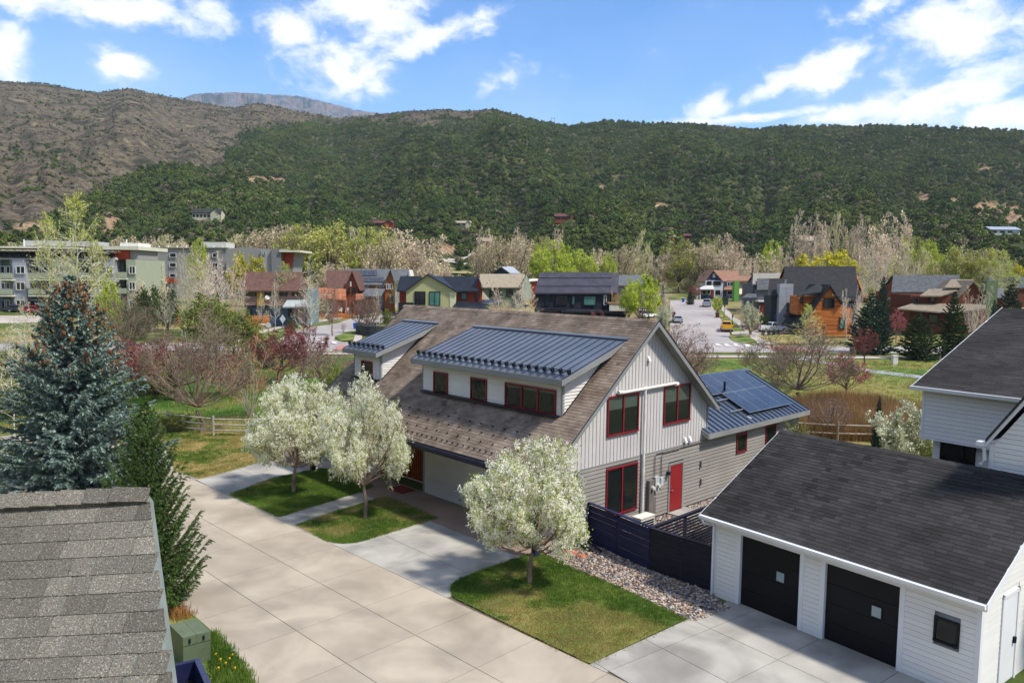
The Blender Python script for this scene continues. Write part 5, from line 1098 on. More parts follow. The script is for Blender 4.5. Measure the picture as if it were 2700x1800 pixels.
# curved dark retaining wall
mw = M('dark_block_wall', [s(52, 54, 56), s(74, 76, 78)], 2, .9); t = thing('retaining_wall', G(980, 885), 'curved dark block retaining wall beside the left street', 'wall'); c = G(1015, 880); n = 0
for row in range(5):
    for i in range(16):
        a = R_(120+i*11+(row % 2)*5); rr = 4.4; p = c+np.array([math.cos(a)*rr, math.sin(a)*rr*1.2, row*.32]); tg = np.array([-math.sin(a), math.cos(a)*1.2, 0]); tg /= np.linalg.norm(tg); MB().box(Fr(p, tg), (-.42, -.2, .0), (.42, .2, .30)).build('block', mw, t)
pB = [G(x, y) for x, y in ((968, 862), (985, 860), (1003, 859), (1025, 858))]; railfence(pB, 1.5, m_brail, 'dark horizontal rail fence above the curved retaining wall', rails=3)
# ---------------------------------------------------------------- houses of the neighbourhood
def PP(px, py, Y): d = ray(px, py); return CAM+d*(Y/d[1])
mw_ = {}
def wallm(name, c, st=(1, 1, 9)): return M(name, [tuple(v*.85 for v in c), c], 1.2, .85, stretch=st, detail=3)
m_trimw = M('white_window_trim', [s(206, 206, 200), s(220, 220, 214)], 1, .6)
class HS:
    def __init__(s_, px, Y, label, cat='house', name='house', base=None):
        s_.Y = Y; g = at(px, Y); s_.g = g; s_.t = thing(name, g, label, cat)
    def poly(s_, pts, d, depth, mat, name='wall'): return MB().prism([PP(x, y, s_.Y+d) for x, y in pts], [0, depth, 0]).build(name, mat, s_.t)
    def rect(s_, x0, y0, x1, y1, d, depth, mat, name='wall', ground=False):
        A = PP(x0, y0, s_.Y+d); B = PP(x1, y1, s_.Y+d); z1 = A[2]; z0 = s_.g[2]-1.5 if ground else B[2]
        return MB().box(Fr((0, 0, 0), np.array([1., 0, 0]), np.array([0, 1., 0])), (min(A[0], B[0]), s_.Y+d, z0), (max(A[0], B[0]), s_.Y+d+depth, z1)).build(name, mat, s_.t)
    def slope(s_, q, mat, name='roof', th=.22, seams=0, horiz=0):   # q: four (px,py,d) eaveL, eaveR, ridgeR, ridgeL
        P = [PP(x, y, s_.Y+d) for x, y, d in q]; o = MB().prism(P, [0, 0, -th]).build(name, mat, s_.t)
        if seams:
            for i in range(seams+1):
                u = i/seams; a = P[0]*(1-u)+P[1]*u; b = P[3]*(1-u)+P[2]*u; w = np.array([.04, 0, 0])
                MB().hexa([a-w, a+w, b+w, b-w]+[p+np.array([0, 0, .07]) for p in (a-w, a+w, b+w, b-w)]).build('seam', mat, o)
        for k in range(horiz):
            u = (k+.7)/(horiz+.2)*.9; a = P[0]*(1-u)+P[3]*u+np.array([0, 0, .15]); b = P[1]*(1-u)+P[2]*u+np.array([0, 0, .15]); MB().tube([a, b], .05, 4).build('snow_rail', m_dmet, o)
        return o
    def xroof(s_, x0, x1, ye, yr, d0, dr, mat, xl=None, xr=None, seams=0, horiz=0, back=True, th=.22):
        xl = x0 if xl is None else xl; xr = x1 if xr is None else xr
        o = s_.slope([(x0, ye, d0), (x1, ye, d0), (xr, yr, dr), (xl, yr, dr)], mat, seams=seams, horiz=horiz, th=th)
        if back:
            P = [PP(xl, yr, s_.Y+dr), PP(xr, yr, s_.Y+dr)]; e = PP(x0, ye, s_.Y+d0)[2]; MB().prism([P[0], P[1], np.array([P[1][0], 2*(s_.Y+dr)-s_.Y-d0, e]), np.array([P[0][0], 2*(s_.Y+dr)-s_.Y-d0, e])], [0, 0, -th]).build('roof', mat, s_.t)
            MB().prism([np.array([P[0][0]+.3, s_.Y+d0+.6, e-.3]), np.array([P[0][0]+.3, 2*dr+s_.Y-d0-.6, e-.3]), P[0]+np.array([.3, 0, -.3])], [.2, 0, 0]).prism([np.array([P[1][0]-.5, s_.Y+d0+.6, e-.3]), np.array([P[1][0]-.5, 2*dr+s_.Y-d0-.6, e-.3]), P[1]+np.array([-.5, 0, -.3])], [.2, 0, 0]).build('gable_end', s_.gm if hasattr(s_, 'gm') else m_taupe, s_.t)
        return o
    def yroof(s_, xl, yl, xa, ya, xr, yr, d0, depth, mat, th=.25, wall=None, wpx=6, wy=None, d1=.5):
        for (a, b, c, d_) in ((xl, yl, xa, ya), (xa, ya, xr, yr)):
            P = [PP(a, b, s_.Y+d0), PP(c, d_, s_.Y+d0)]; MB().prism([P[0], P[1], P[1]+np.array([0, 0, -th]), P[0]+np.array([0, 0, -th])], [0, depth, 0]).build('roof', mat, s_.t)
        if wall is not None: s_.poly([(xl+wpx, wy or yl), (xr-wpx, wy or yr), (xr-wpx, yr-(wpx*.6)+3), (xa, ya+3), (xl+wpx, yl-(wpx*.6)+3)], d0+d1, .3, wall, 'gable')
    def win(s_, x0, y0, x1, y1, d, trim=None, glass=None, n=1, tw=None):
        trim = trim or m_dmet; A = PP(x0, y0, s_.Y+d); B = PP(x1, y1, s_.Y+d); f = Fr((0, s_.Y+d, 0), np.array([1., 0, 0]), np.array([0, -1., 0])); tw = tw or .12
        mb = MB(); a, b, z0, z1 = A[0], B[0], B[2], A[2]
        mb.box(f, (a, .0, z0), (a+tw, .12, z1)).box(f, (b-tw, .0, z0), (b, .12, z1)).box(f, (a+tw, .0, z0), (b-tw, .12, z0+tw)).box(f, (a+tw, .0, z1-tw), (b-tw, .12, z1))
        for i in range(1, n): x = a+(b-a)*i/n; mb.box(f, (x-tw*.35, 0, z0+tw), (x+tw*.35, .12, z1-tw))
        o = mb.build('window', trim, s_.t); MB().box(f, (a+tw, .01, z0+tw), (b-tw, .05, z1-tw)).build('pane', glass or m_blk, o); return o
# brown roofed house on the left
c_brsh = M('red_brown_shingle', [s(84, 60, 52), s(106, 78, 67)], 1.6, .95, bump=.3, bscale=20)
h = HS(720, 132, 'brown shingle roofed house with mauve siding and blue grey ground floor behind picket fence'); h.gm = wallm('pale_blue_siding', s(112, 128, 128)); mauve = wallm('mauve_siding', s(150, 118, 106)); bg = wallm('blue_grey_siding', s(74, 90, 110)); och = wallm('ochre_boards', s(176, 138, 62), (8, 8, .5))
h.xroof(636, 812, 766, 717, 0, 5, c_brsh, xl=644, xr=795); h.rect(642, 766, 808, 806, .6, 8, mauve); h.rect(648, 806, 808, 870, 1.2, 7, bg, ground=True); h.rect(677, 767, 697, 806, .4, .2, och, 'ochre_panel')
for a, b in ((646, 676), (698, 716), (738, 758), (770, 790)): h.win(a, 767, b, 780, .58)
for a, b in ((652, 664), (698, 712), (760, 772)): h.win(a, 815, b, 835, 1.15)
h.slope([(745, 808, -1.5), (812, 808, -1.5), (808, 786, 1), (760, 786, 1)], M('pale_porch_roof', [s(150, 156, 152), s(168, 174, 170)], 2, .9), 'porch_roof')
h.rect(808, 760, 811, 870, .8, 8, h.gm, 'side_wall', True)
# red-brown porch house
h = HS(900, 152, 'rust brown timber house with orange porch roof and white porch chairs'); rb = wallm('rust_siding', s(134, 70, 38)); h.gm = rb; orr = M('orange_metal_roof', [s(150, 92, 60), s(172, 110, 74)], 1, .6)
h.slope([(862, 762, 0), (915, 762, 0), (930, 713, 5), (860, 713, 5)], c_brsh); h.yroof(908, 760, 928, 714, 948, 764, -.3, 8, c_brsh, wall=rb, wpx=4, wy=850); h.rect(866, 760, 912, 850, .6, 7, rb, ground=True)
h.slope([(838, 784, -4), (912, 790, -4), (912, 762, -.2), (838, 758, -.2)], orr, 'porch_roof', seams=8); h.slope([(938, 790, -3), (962, 786, -3), (955, 774, -.2), (938, 774, -.2)], orr, 'porch_roof')
for x in (845, 889, 911): h.rect(x, 786, x+3, 832, -3.8, .2, M('cedar_post', [s(168, 96, 44), s(190, 116, 60)], 2, .8), 'post', True)
h.rect(838, 828, 922, 834, -4, 4, MATS['cedar_post'], 'porch_deck', True)
for a, b in ((911, 923), (929, 938)): h.win(a, 760, b, 774, -.1+.25, m_dmet)
h.win(923, 742, 927, 755, .15, m_trimw)
for x, lb in ((896, 'white porch chair left of the cedar post'), (914, 'white porch chair right of the cedar post')):
    P = PP(x, 826, 149.5); P[2] = PP(x, 826, 148.5)[2]; t = thing('porch_chair', P, lb, 'chair'); f = Fr(P, np.array([1., 0, 0]))
    MB().box(f, (-.35, 0, .4), (.35, .6, .46)).build('seat', m_whitep, t); MB().box(f, (-.35, .56, .46), (.35, .62, 1.1)).build('backrest', m_whitep, t)
    for a in (-.33, .27):
        for b in (0, .52): MB().box(f, (a, b, 0), (a+.06, b+.06, .4)).build('leg', m_whitep, t)
# solar house
h = HS(980, 158, 'orange brown house with grey roof carrying two rows of solar panels'); ob = wallm('orange_brown_siding', s(160, 96, 52)); h.gm = ob; gsh = M('grey_shingle', [s(82, 84, 86), s(104, 106, 108)], 1.6, .95, bump=.3, bscale=20)
h.slope([(934, 750, 0), (1018, 750, 0), (1030, 709, 5), (908, 709, 5)], gsh); h.yroof(1012, 748, 1029, 709, 1044, 752, -.3, 8, gsh, wall=ob, wpx=3, wy=845); h.rect(936, 748, 1016, 842, .5, 6, ob, ground=True); h.slope([(942, 780, -3), (1005, 780, -3), (1016, 760, .3), (942, 758, .3)], gsh, 'porch_roof')
for a, b in ((961, 972), (1000, 1012)): h.win(a, 749, b, 757, .4, m_trimw)
for a, b in ((1019, 1026), (1028, 1036)): h.win(a, 748, b, 763, .1, m_trimw)
h.rect(1003, 780, 1010, 842, .2, .3, bg, 'door'); h.win(1028, 778, 1040, 798, .1, m_trimw)
Pn = [PP(*q) for q in ((934, 750, 158), (1018, 750, 158), (1030, 709, 163), (908, 709, 163))]
pvs = thing('solar_array', h.g, 'two rows of dark blue solar panels on the grey roof', 'solar panels')
for j, (v0, v1, a, b) in enumerate(((.12, .42, .05, .9), (.52, .86, .12, .72))):
    n = 7 if j == 0 else 6
    for i in range(n):
        u0 = a+(b-a)*i/n; u1 = a+(b-a)*(i+1)/n-.008; q = lambda u, v: (Pn[0]*(1-u)+Pn[1]*u)*(1-v)+(Pn[3]*(1-u)+Pn[2]*u)*v+np.array([0, -.05, .16])
        MB().prism([q(u0, v0), q(u1, v0), q(u1, v1), q(u0, v1)], [0, 0, -.05]).build('solar_panel', m_pv, pvs)
h = HS(1060, 172, 'grey roofed house with white gable end behind the solar house'); h.gm = m_whitep; h.xroof(1020, 1080, 740, 709, 0, 5, gsh, xr=1078); h.rect(1025, 738, 1080, 800, .6, 8, m_whitep, ground=True); h.poly([(1076, 742), (1086, 742), (1079, 711)], .2, 6, m_whitep, 'gable')
# green house
h = HS(1130, 152, 'pale green gabled house with black metal roofs and red cedar side wings'); grn = wallm('pale_green_siding', s(178, 178, 128), (9, 9, 1)); redc = wallm('red_cedar', s(138, 52, 30)); h.gm = redc; bm_ = M('black_metal_roof', [s(38, 42, 48), s(50, 54, 62)], .8, .4, metal=.4)
h.xroof(1046, 1112, 766, 728, 1.5, 5, bm_, xl=1056, seams=16, back=False); h.slope([(1150, 768, 1.2), (1262, 767, 1.2), (1262, 729, 5), (1150, 728, 5)], bm_, seams=24)
h.rect(1053, 766, 1072, 850, 2, 6, redc, ground=True); h.rect(1203, 767, 1252, 800, 2, 6, redc, ground=True); h.yroof(1066, 767, 1127, 722, 1206, 768, -.6, 9, bm_, wall=grn, wpx=5, wy=842)
h.poly([(1252, 769), (1262, 731), (1272, 765), (1270, 800), (1252, 800)], 2.0, .4, redc, 'gable'); h.slope([(1260, 730, 1.5), (1276, 765, 1.5), (1276, 765, 8), (1262, 729, 8)], bm_)
h.rect(1186, 770, 1201, 812, -.2, .3, M('cream_panel', [s(196, 196, 160), s(208, 208, 172)], 2, .8), 'wall', True)
h.win(1093, 768, 1122, 804, -.15, m_dmet, m_blk, 2); h.win(1132, 768, 1161, 806, -.15, m_dmet, m_teal, 2); h.win(1216, 771, 1230, 790, 1.95, m_dmet, m_teal); h.win(1254, 768, 1261, 796, 1.9, m_dmet)
h.slope([(1188, 818, -3), (1290, 816, -3), (1262, 796, 1), (1205, 794, 1)], bm_, 'lower_roof', seams=8); h.slope([(1230, 806, -1), (1320, 800, 1), (1320, 790, 4), (1260, 790, 4)], bm_, 'lower_roof', seams=4)
h.slope([(1180, 762, .1), (1199, 762, .1), (1164, 729, 3.6), (1148, 729, 3.6)], m_pv, 'solar_panel', th=.05)
h.rect(1050, 797, 1090, 842, -2.2, .1, m_dmet, 'railing', True)
# taupe roofed green house behind
h = HS(1320, 176, 'sage green house with wide taupe shingle roof between green and black houses'); sage = wallm('sage_siding', s(128, 144, 116)); h.gm = sage; tp2 = M('taupe_shingle', [s(136, 124, 104), s(156, 144, 122)], 1.6, .95, bump=.3, bscale=20)
h.xroof(1262, 1385, 757, 722, 0, 6, tp2, xl=1266, xr=1384); h.rect(1268, 757, 1382, 860, .8, 9, sage, ground=True); h.win(1290, 763, 1320, 783, .7, m_dmet, n=2); h.win(1335, 764, 1352, 782, .7); h.rect(1287, 740, 1290, 750, 1.5, .3, m_whitep, 'vent_pipe')
h.poly([(1374, 790), (1376, 752), (1388, 724), (1400, 752), (1402, 790)], -.5, 5, wallm('pale_mint_gable', s(178, 186, 168)), 'gable'); h.slope([(1255, 800, -2), (1300, 800, -2), (1272, 766, .5), (1266, 766, .5)], tp2, 'porch_roof')
h = HS(1335, 205, 'small black gabled house with solar roof beyond the taupe roof'); h.gm = m_dmet; h.yroof(1296, 721, 1322, 703, 1345, 721, 0, 6, bm_, wall=wallm('navy_siding', s(38, 46, 62)), wpx=3, wy=740); h.slope([(1345, 720, .2), (1372, 720, .5), (1352, 703, 5), (1322, 703, 5)], m_sil)
h = HS(1400, 180, 'low white roofed house with rust wall beside the black house'); h.gm = redc; h.slope([(1395, 740, 0), (1425, 738, 0), (1422, 735, 4), (1396, 735, 4)], m_whitep); h.rect(1400, 739, 1425, 800, .3, 5, redc, ground=True)
# black modern house
blk = wallm('black_board_siding', s(36, 38, 46), (7, 7, .5)); tanw = wallm('tan_cedar', s(150, 120, 82)); pur = M('charcoal_metal_roof', [s(66, 64, 72), s(80, 78, 86)], .8, .45, metal=.3)
h = HS(1515, 148, 'modern black board house with charcoal metal roof and cream balcony'); h.gm = tanw
h.xroof(1411, 1612, 772, 718, 0, 5, pur, xl=1423, xr=1613, seams=40, horiz=2); h.slope([(1612, 772, 2.2), (1627, 772, 2.2), (1632, 719, 6), (1613, 719, 6)], pur, seams=3)
h.rect(1413, 770, 1608, 822, .5, 8, blk, ground=True); h.rect(1612, 771, 1630, 822, 2.8, 5, tanw, 'rear_wall', True)
h.win(1440, 776, 1449, 806, .4); h.win(1465, 779, 1496, 804, .4, m_dmet, m_blk); h.win(1508, 780, 1516, 804, .4, m_dmet, m_teal); h.win(1539, 780, 1571, 805, .4, m_dmet, m_teal, tw=.1); h.win(1592, 778, 1599, 805, .4, m_trimw)
h.rect(1411, 812, 1494, 818, -3, 3, m_dmet, 'canopy'); h.rect(1480, 818, 1664, 826, -3.6, 4, blk, 'canopy'); h.rect(1607, 802, 1664, 820, -3.2, .3, m_beige, 'balcony_wall'); h.rect(1661, 800, 1665, 820, -3.2, 4, m_beige, 'balcony_wall'); h.rect(1484, 826, 1650, 850, -2.5, 4, blk, 'lower_wall', True)
h.rect(1604, 798, 1666, 802, -3.3, 4.2, tanw, 'deck'); h.rect(1613, 775, 1616, 802, -.5, .3, tanw, 'post'); h.rect(1626, 775, 1629, 802, -.5, .3, tanw, 'post')
for i, x in enumerate((1616, 1622)): 
    P = PP(x, 801, 147); t = thing('deck_planter', P, ('left', 'right')[i]+' tan planter pot on the cream balcony deck', 'planter'); MB().tube([P, P+np.array([0, 0, .5])], [.16, .24], 8).build('pot', tanw, t); MB().quads(rquads(P+np.array([0, 0, .7])+rng.normal(0, .14, (30, 3)), .16, rng), 0).build('leaves', M('deck_plant', [s(96, 110, 50), s(140, 140, 80)], 3, .9), t)
h = HS(1660, 172, 'dark roofed house hidden behind the bright green tree'); h.gm = m_taupe; h.xroof(1630, 1700, 752, 725, 0, 5, gsh, xl=1632); h.rect(1632, 750, 1698, 820, .6, 7, m_taupe, ground=True)
# white and blue house at the street end
h = HS(1880, 225, 'white and navy gabled house with brown roof at the street end'); nav = wallm('navy_siding2', s(54, 68, 92)); whs = wallm('white_siding', s(206, 206, 206)); h.gm = whs; brr = M('brown_shingle_far', [s(128, 92, 74), s(148, 112, 92)], 1.6, .95)
h.yroof(1856, 742, 1881, 712, 1908, 742, -.4, 10, brr, wall=nav, wpx=3, wy=741); h.slope([(1906, 742, .5), (1950, 742, .5), (1946, 714, 7), (1881, 712, 7)], brr); h.rect(1860, 739, 1906, 775, 0, 8, whs, ground=True)
h.slope([(1834, 762, -3), (1884, 762, -3), (1880, 752, 0), (1862, 752, 0)], M('porch_grey', [s(180, 176, 170), s(196, 192, 186)], 2, .9), 'porch_roof'); h.rect(1846, 762, 1884, 790, -.5, .6, nav, 'porch_wall', True)
for a, b in ((1864, 1876), (1881, 1900)): h.win(a, 741, b, 752, -.05, m_dmet, n=2)
for a, b in ((1851, 1862), (1865, 1873)): h.win(a, 763, b, 777, -.55, m_trimw, n=1)
h.rect(1875, 766, 1880, 784, -.6, .1, m_door, 'door'); h.win(1887, 765, 1899, 777, -.05, n=2); h.win(1880, 722, 1885, 731, -.1, m_trimw)
h.rect(1908, 742, 1937, 790, .5, 8, nav, 'garage_wing', True); h.slope([(1908, 763, -.8), (1940, 763, -.8), (1938, 755, .5), (1912, 755, .5)], brr, 'porch_roof'); h.win(1917, 743, 1932, 755, .4, m_trimw, n=2); h.win(1917, 766, 1936, 778, .4, m_trimw, m_dark)
for a in (1838, 1846, 1883): h.rect(a, 762, a+1.5, 788, -2.8, .2, m_trimw, 'post', True)
h = HS(1960, 210, 'house under construction with pale tan roof deck and green sheathing'); h.gm = m_beige; tand = M('tan_roof_deck', [s(206, 184, 156), s(222, 202, 176)], 1, .9); h.slope([(1942, 775, -1), (1985, 772, -1), (1985, 733, 4), (1948, 733, 4)], tand); h.slope([(1916, 740, 0), (1982, 740, 0), (1984, 727, 3), (1926, 727, 3)], brr); h.rect(1937, 741, 1949, 778, -1.4, 2, M('green_sheathing', [s(86, 140, 60), s(104, 158, 74)], 2, .8), 'sheathing', True); h.rect(1949, 774, 1985, 800, -.5, 5, m_taupe, ground=True)
h = HS(2030, 165, 'dark grey shingle sided house left of the big orange gabled house'); h.gm = m_taupe; dg = M('dark_grey_shingle', [s(66, 68, 70), s(92, 94, 96)], 1.6, .95, bump=.3, bscale=20); dgs = wallm('dark_grey_siding', s(92, 94, 98))
h.xroof(1984, 2070, 748, 720, 2, 7, M('pale_shingle', [s(120, 116, 106), s(146, 142, 132)], 2, .95), xl=1986); h.xroof(1996, 2060, 763, 734, 0, 3, dg, back=False); h.rect(1986, 748, 2066, 850, 2.6, 8, dgs, ground=True); h.rect(1998, 763, 2030, 850, .4, 3, dgs, 'front_wall', True); h.rect(2000, 792, 2030, 796, -2, 2.4, m_trimw, 'porch_roof'); h.rect(2006, 800, 2016, 850, .3, .2, redc, 'door', True)
h.slope([(1956, 784, -2), (1996, 784, -2), (1994, 774, 0), (1970, 774, 0)], dg, 'porch_roof')
# big orange gable house
org = M('orange_cedar_boards', [s(132, 72, 26), s(170, 98, 40), s(190, 116, 56)], .9, .7, stretch=(.25, .25, 7), detail=3, lo=.35, hi=.65); dk = M('black_shingle', [s(38, 38, 39), s(52, 52, 53)], 1.6, .95, bump=.3, bscale=20); gpan = M('grey_panel', [s(150, 152, 154), s(166, 168, 170)], 1, .5)
h = HS(2160, 127, 'large black roofed house with orange cedar gable and grey panel chimney'); h.gm = org; h.g[2] = at(2160, 127)[2]
h.xroof(2066, 2266, 792, 702, 10, 17, dk, xl=2068, xr=2256); h.xroof(2024, 2082, 779, 734, 9.5, 13, dk, xl=2028, back=False); h.rect(2104, 800, 2256, 890, 3.5, 12, wallm('charcoal_siding', s(54, 56, 62)), ground=True); h.rect(2070, 780, 2258, 890, 10.6, 10, wallm('charcoal_siding', s(54, 56, 62)), ground=True); h.rect(2034, 779, 2084, 890, 10, 4, wallm('charcoal_siding', s(54, 56, 62)), ground=True)
ch = h.rect(2056, 748, 2088, 850, 8.9, 1.4, gpan, 'chimney', True)
A = PP(2056, 748, 135.9); B = PP(2088, 850, 135.9); nx, nz = 2, 9
for i in range(nx):
    for j in range(nz):
        w_ = (B[0]-A[0])/nx; hh = (A[2]-B[2])/nz; MB().box(Fr((A[0]+i*w_, 135.9, B[2]+j*hh), np.array([1., 0, 0]), np.array([0, -1., 0])), (.02, 0, .02), (w_-.02, .04, hh-.02)).build('panel', gpan, ch)
h.rect(2070, 737, 2074, 748, 1, .3, m_steel, 'flue')
h.yroof(2112, 862, 2189, 750, 2222, 800, -1.2, 9, dk, wall=None); h.poly([(2120, 900), (2246, 900), (2246, 812), (2222, 806), (2189, 756), (2140, 826), (2120, 850)], -.6, 4, org, 'orange_gable')
for r_ in range(15):   # cedar boards standing proud of the gable
    ya = 762+r_*9.0; xa = max(2121, 2189-(ya-756)*.68-2); xb = min(2245, 2189+(ya-756)*.66)
    if r_ > 4: xb = 2245 if ya > 812 else xb
    A = PP(xa, ya+8, 126.4); B = PP(xb, ya, 126.4); MB().box(Fr((0, 126.4, 0), np.array([1., 0, 0]), np.array([0, -1., 0])), (A[0], 0, A[2]), (B[0], .03, B[2])).build('cedar_board', org, h.t)
h.slope([(2100, 780, -1), (2165, 768, -1), (2172, 748, 3), (2152, 749, 3)], dk, 'dormer_roof'); h.rect(2106, 780, 2160, 830, 1.5, 4, org, 'dormer_wall'); h.win(2110, 783, 2117, 800, 1.4)
h.slope([(2066, 832, 4), (2110, 838, 4), (2122, 810, 9), (2096, 806, 9)], bm_, 'porch_roof', seams=6); h.win(2172, 786, 2199, 812, -.66, m_dmet, n=2, tw=.1); h.win(2214, 836, 2226, 868, -.66, m_dmet, m_teal); h.rect(2042, 828, 2052, 870, 9.8, .2, bg, 'door', True)
t = thing('wall_light', PP(2196, 777, 126), 'small white twin flood light on the orange gable', 'lamp'); 
for dx in (0, .5): MB().tube([PP(2196, 777, 126.3)+np.array([dx, 0, 0]), PP(2196, 777, 126.0)+np.array([dx, 0, -.05])], .12, 8).build('lamp_head', m_whitep, t)
for i, x in enumerate((2168, 2196, 2220)):
    P = G(x, 884); t = thing('white_planter', P, ('leftmost', 'middle', 'rightmost')[i]+' of three white planters along the orange cedar wall', 'planter', 'white planters by the orange wall'); MB().tube([P, P+np.array([0, 0, .95])], [.22, .34], 10).build('pot', m_whitep, t); MB().tube([P+np.array([0, 0, .95]), P+np.array([0, 0, .97])], .28, 10).build('soil', m_joint, t)
t = thing('low_wall', G(2200, 893), 'low brown brick garden wall in front of the orange house', 'wall')
for r_ in range(4):
    for i in range(24): P = G(2172, 893); MB().box(Fr(P, np.array([1., 0, 0])), (i*.32+(r_ % 2)*.16, 0, r_*.12), (i*.32+.30+(r_ % 2)*.16, .25, r_*.12+.11)).build('brick', M('brown_brick', [s(110, 70, 50), s(130, 86, 62)], 4, .9, rnd=.2), t)
# brown houses on the right
h = HS(2440, 158, 'brown timber house with long charcoal roof behind the spruces'); h.gm = rb; h.xroof(2350, 2532, 769, 725, 0, 6, dg, xl=2355, xr=2530); h.rect(2364, 769, 2528, 860, .6, 9, rb, ground=True); h.win(2362, 770, 2372, 784, .5, m_dmet); h.rect(2350, 786, 2402, 792, -2, 2.5, MATS['pale_shingle'], 'porch_roof')
taup2 = M('taupe_weathered_shingle', [s(116, 104, 88), s(138, 126, 108)], 1.6, .95, bump=.3, bscale=20); db = wallm('dark_brown_siding', s(104, 56, 34))
h = HS(2480, 130, 'dark brown house with taupe stepped roofs and green clad chimney'); h.gm = db
h.slope([(2425, 779, -1), (2480, 779, -1), (2544, 758, 2), (2450, 762, 2)], taup2); h.slope([(2490, 757, 1), (2560, 757, 1), (2568, 737, 5), (2508, 736, 5)], taup2); h.yroof(2524, 785, 2568, 739, 2598, 776, -.6, 9, taup2, wall=db, wpx=2, wy=880)
h.rect(2402, 777, 2526, 808, .5, 7, db, ground=True); h.rect(2400, 815, 2600, 880, -2.4, 8, db, 'lower_wall', True); h.slope([(2366, 812, -5), (2500, 824, -5), (2500, 800, .3), (2404, 800, .3)], taup2, 'porch_roof'); h.slope([(2490, 826, -4), (2600, 812, -4), (2600, 800, .3), (2490, 800, .3)], taup2, 'porch_roof')
for a, b in ((2405, 2412), (2418, 2425), (2452, 2466)): h.win(a, 782, b, 796, .4, m_dmet, n=1)
h.win(2448, 828, 2474, 852, -2.5, m_dmet)
h.rect(2602, 740, 2622, 900, -1, 1.4, wallm('green_clad', s(98, 116, 84), (8, 8, .6)), 'chimney', True); h.rect(2608, 732, 2616, 740, -.6, .5, m_steel, 'flue')
h = HS(2640, 150, 'low grey roofed house beyond the green chimney'); h.gm = db; h.slope([(2620, 782, 0), (2652, 786, 0), (2645, 759, 4), (2618, 759, 4)], gsh); h.rect(2622, 780, 2655, 850, .5, 5, db, ground=True)
h = HS(2690, 185, 'small dark gabled house at the right edge in the middle distance'); h.gm = db; h.yroof(2662, 752, 2672, 730, 2682, 752, 0, 6, dg, wall=db, wpx=2, wy=790); h.slope([(2676, 758, .2), (2760, 758, .2), (2760, 730, 4), (2672, 730, 4)], dg); h.rect(2680, 757, 2760, 800, .6, 5, db, ground=True)
# apartments
gy = wallm('grey_block_siding', s(164, 166, 172), (.6, .6, 5)); sg = wallm('sage_block_siding', s(160, 166, 140), (.6, .6, 5)); gd2 = wallm('grey_stucco', s(148, 145, 140)); rdp = M('rust_red_panel', [s(150, 50, 22), s(170, 64, 30)], 1, .7); crm = M('cream_slab_edge', [s(196, 194, 170), s(210, 208, 186)], 1, .8); dgr = wallm('dark_green_recess', s(84, 104, 88))
h = HS(150, 140, 'three storey grey and sage apartment block with balconies on the far left', 'apartment block', 'apartment_building')
h.rect(-160, 679, 275, 860, 2, 12, gy, ground=True); h.rect(-160, 660, 300, 664, 0, 14, gd2, 'roof_edge'); h.slope([(-160, 680, 1), (312, 683, 1), (296, 664, 3), (-160, 661, 3)], wallm('pale_roof_band', s(176, 172, 160)), 'roof_band')
for i in range(-4, 12):
    x0 = i*25.5; 
    if i in (9, 10): continue
    h.slope([(x0+1, 677, .9), (min(x0+24, 308), 677, .9), (min(x0+24, 300), 663, 2.6), (x0+1, 662, 2.6)], m_pv, 'solar_panel', th=.08)
h.rect(-160, 647, 190, 656, 4, 9, crm, 'parapet'); h.rect(65, 634, 245, 650, 8, 6, wallm('pale_penthouse', s(186, 186, 180)), 'penthouse'); h.rect(250, 648, 365, 659, 1, 12, crm, 'roof_slab'); h.rect(316, 640, 364, 650, 4, 5, m_whitep, 'roof_unit')
for x in (61, 115, 332): h.rect(x, 631, x+2, 650, 5, .3, m_trimw, 'roof_post')
h.rect(300, 660, 340, 684, 1.6, 3, rdp, 'red_recess'); h.rect(332, 684, 362, 860, .4, 12, sg, ground=True); h.rect(275, 683, 304, 860, .6, 10, gy, ground=True); h.rect(304, 684, 332, 860, 3, 8, dgr, 'recess', True)
h.rect(340, 660, 364, 684, 2, 8, gd2, ground=False)
for x0, x1 in ((-140, -104), (-30, -2), (32, 74), (136, 200)): h.rect(x0, 681, x1, 860, .6, 2, gy if x1 < 190 else sg, 'bay', True)
for (x0, x1) in ((-100, -30), (-2, 31), (74, 136), (200, 275)):
    h.rect(x0, 682, x1, 860, 1.9, .3, dgr, 'recess', True)
    for k, y in enumerate((720, 762)):
        h.rect(x0, y, x1, y+14, -.4, .25, sg, 'balcony_rail'); h.rect(x0, y+16, x1, y+20, -.5, 2.5, crm, 'balcony_slab')
    for y0, y1 in ((701, 721), (744, 762), (790, 815)): h.win(x0+3, y0, x0+(x1-x0)*.5, y1, 1.8, m_trimw); h.win(x0+(x1-x0)*.55, y0, x1-3, y1, 1.8, m_trimw)
for x0, x1 in ((42, 67), (145, 170), (280, 299), (340, 358)):
    for y0, y1 in ((701, 722), (743, 765), (790, 812)): h.win(x0, y0, x1, y1, .5 if x0 < 330 else .3, m_trimw, n=2)
h.rect(304, 717, 332, 732, -.2, .25, sg, 'balcony_rail'); h.rect(304, 733, 332, 737, -.3, 3, crm, 'balcony_slab'); h.rect(304, 760, 332, 774, -.2, .25, sg, 'balcony_rail')
h = HS(480, 190, 'long grey flat roofed apartment wing with rust red ground floor panels', 'apartment block', 'apartment_building')
h.rect(364, 654, 600, 790, 0, 14, gd2, ground=True); h.rect(362, 651, 602, 655, -.4, 15, crm, 'parapet'); h.rect(364, 717, 398, 745, -.3, .4, rdp, 'red_panel'); h.poly([(375, 718), (470, 738), (470, 744), (395, 744)], -.4, .3, rdp, 'red_panel')
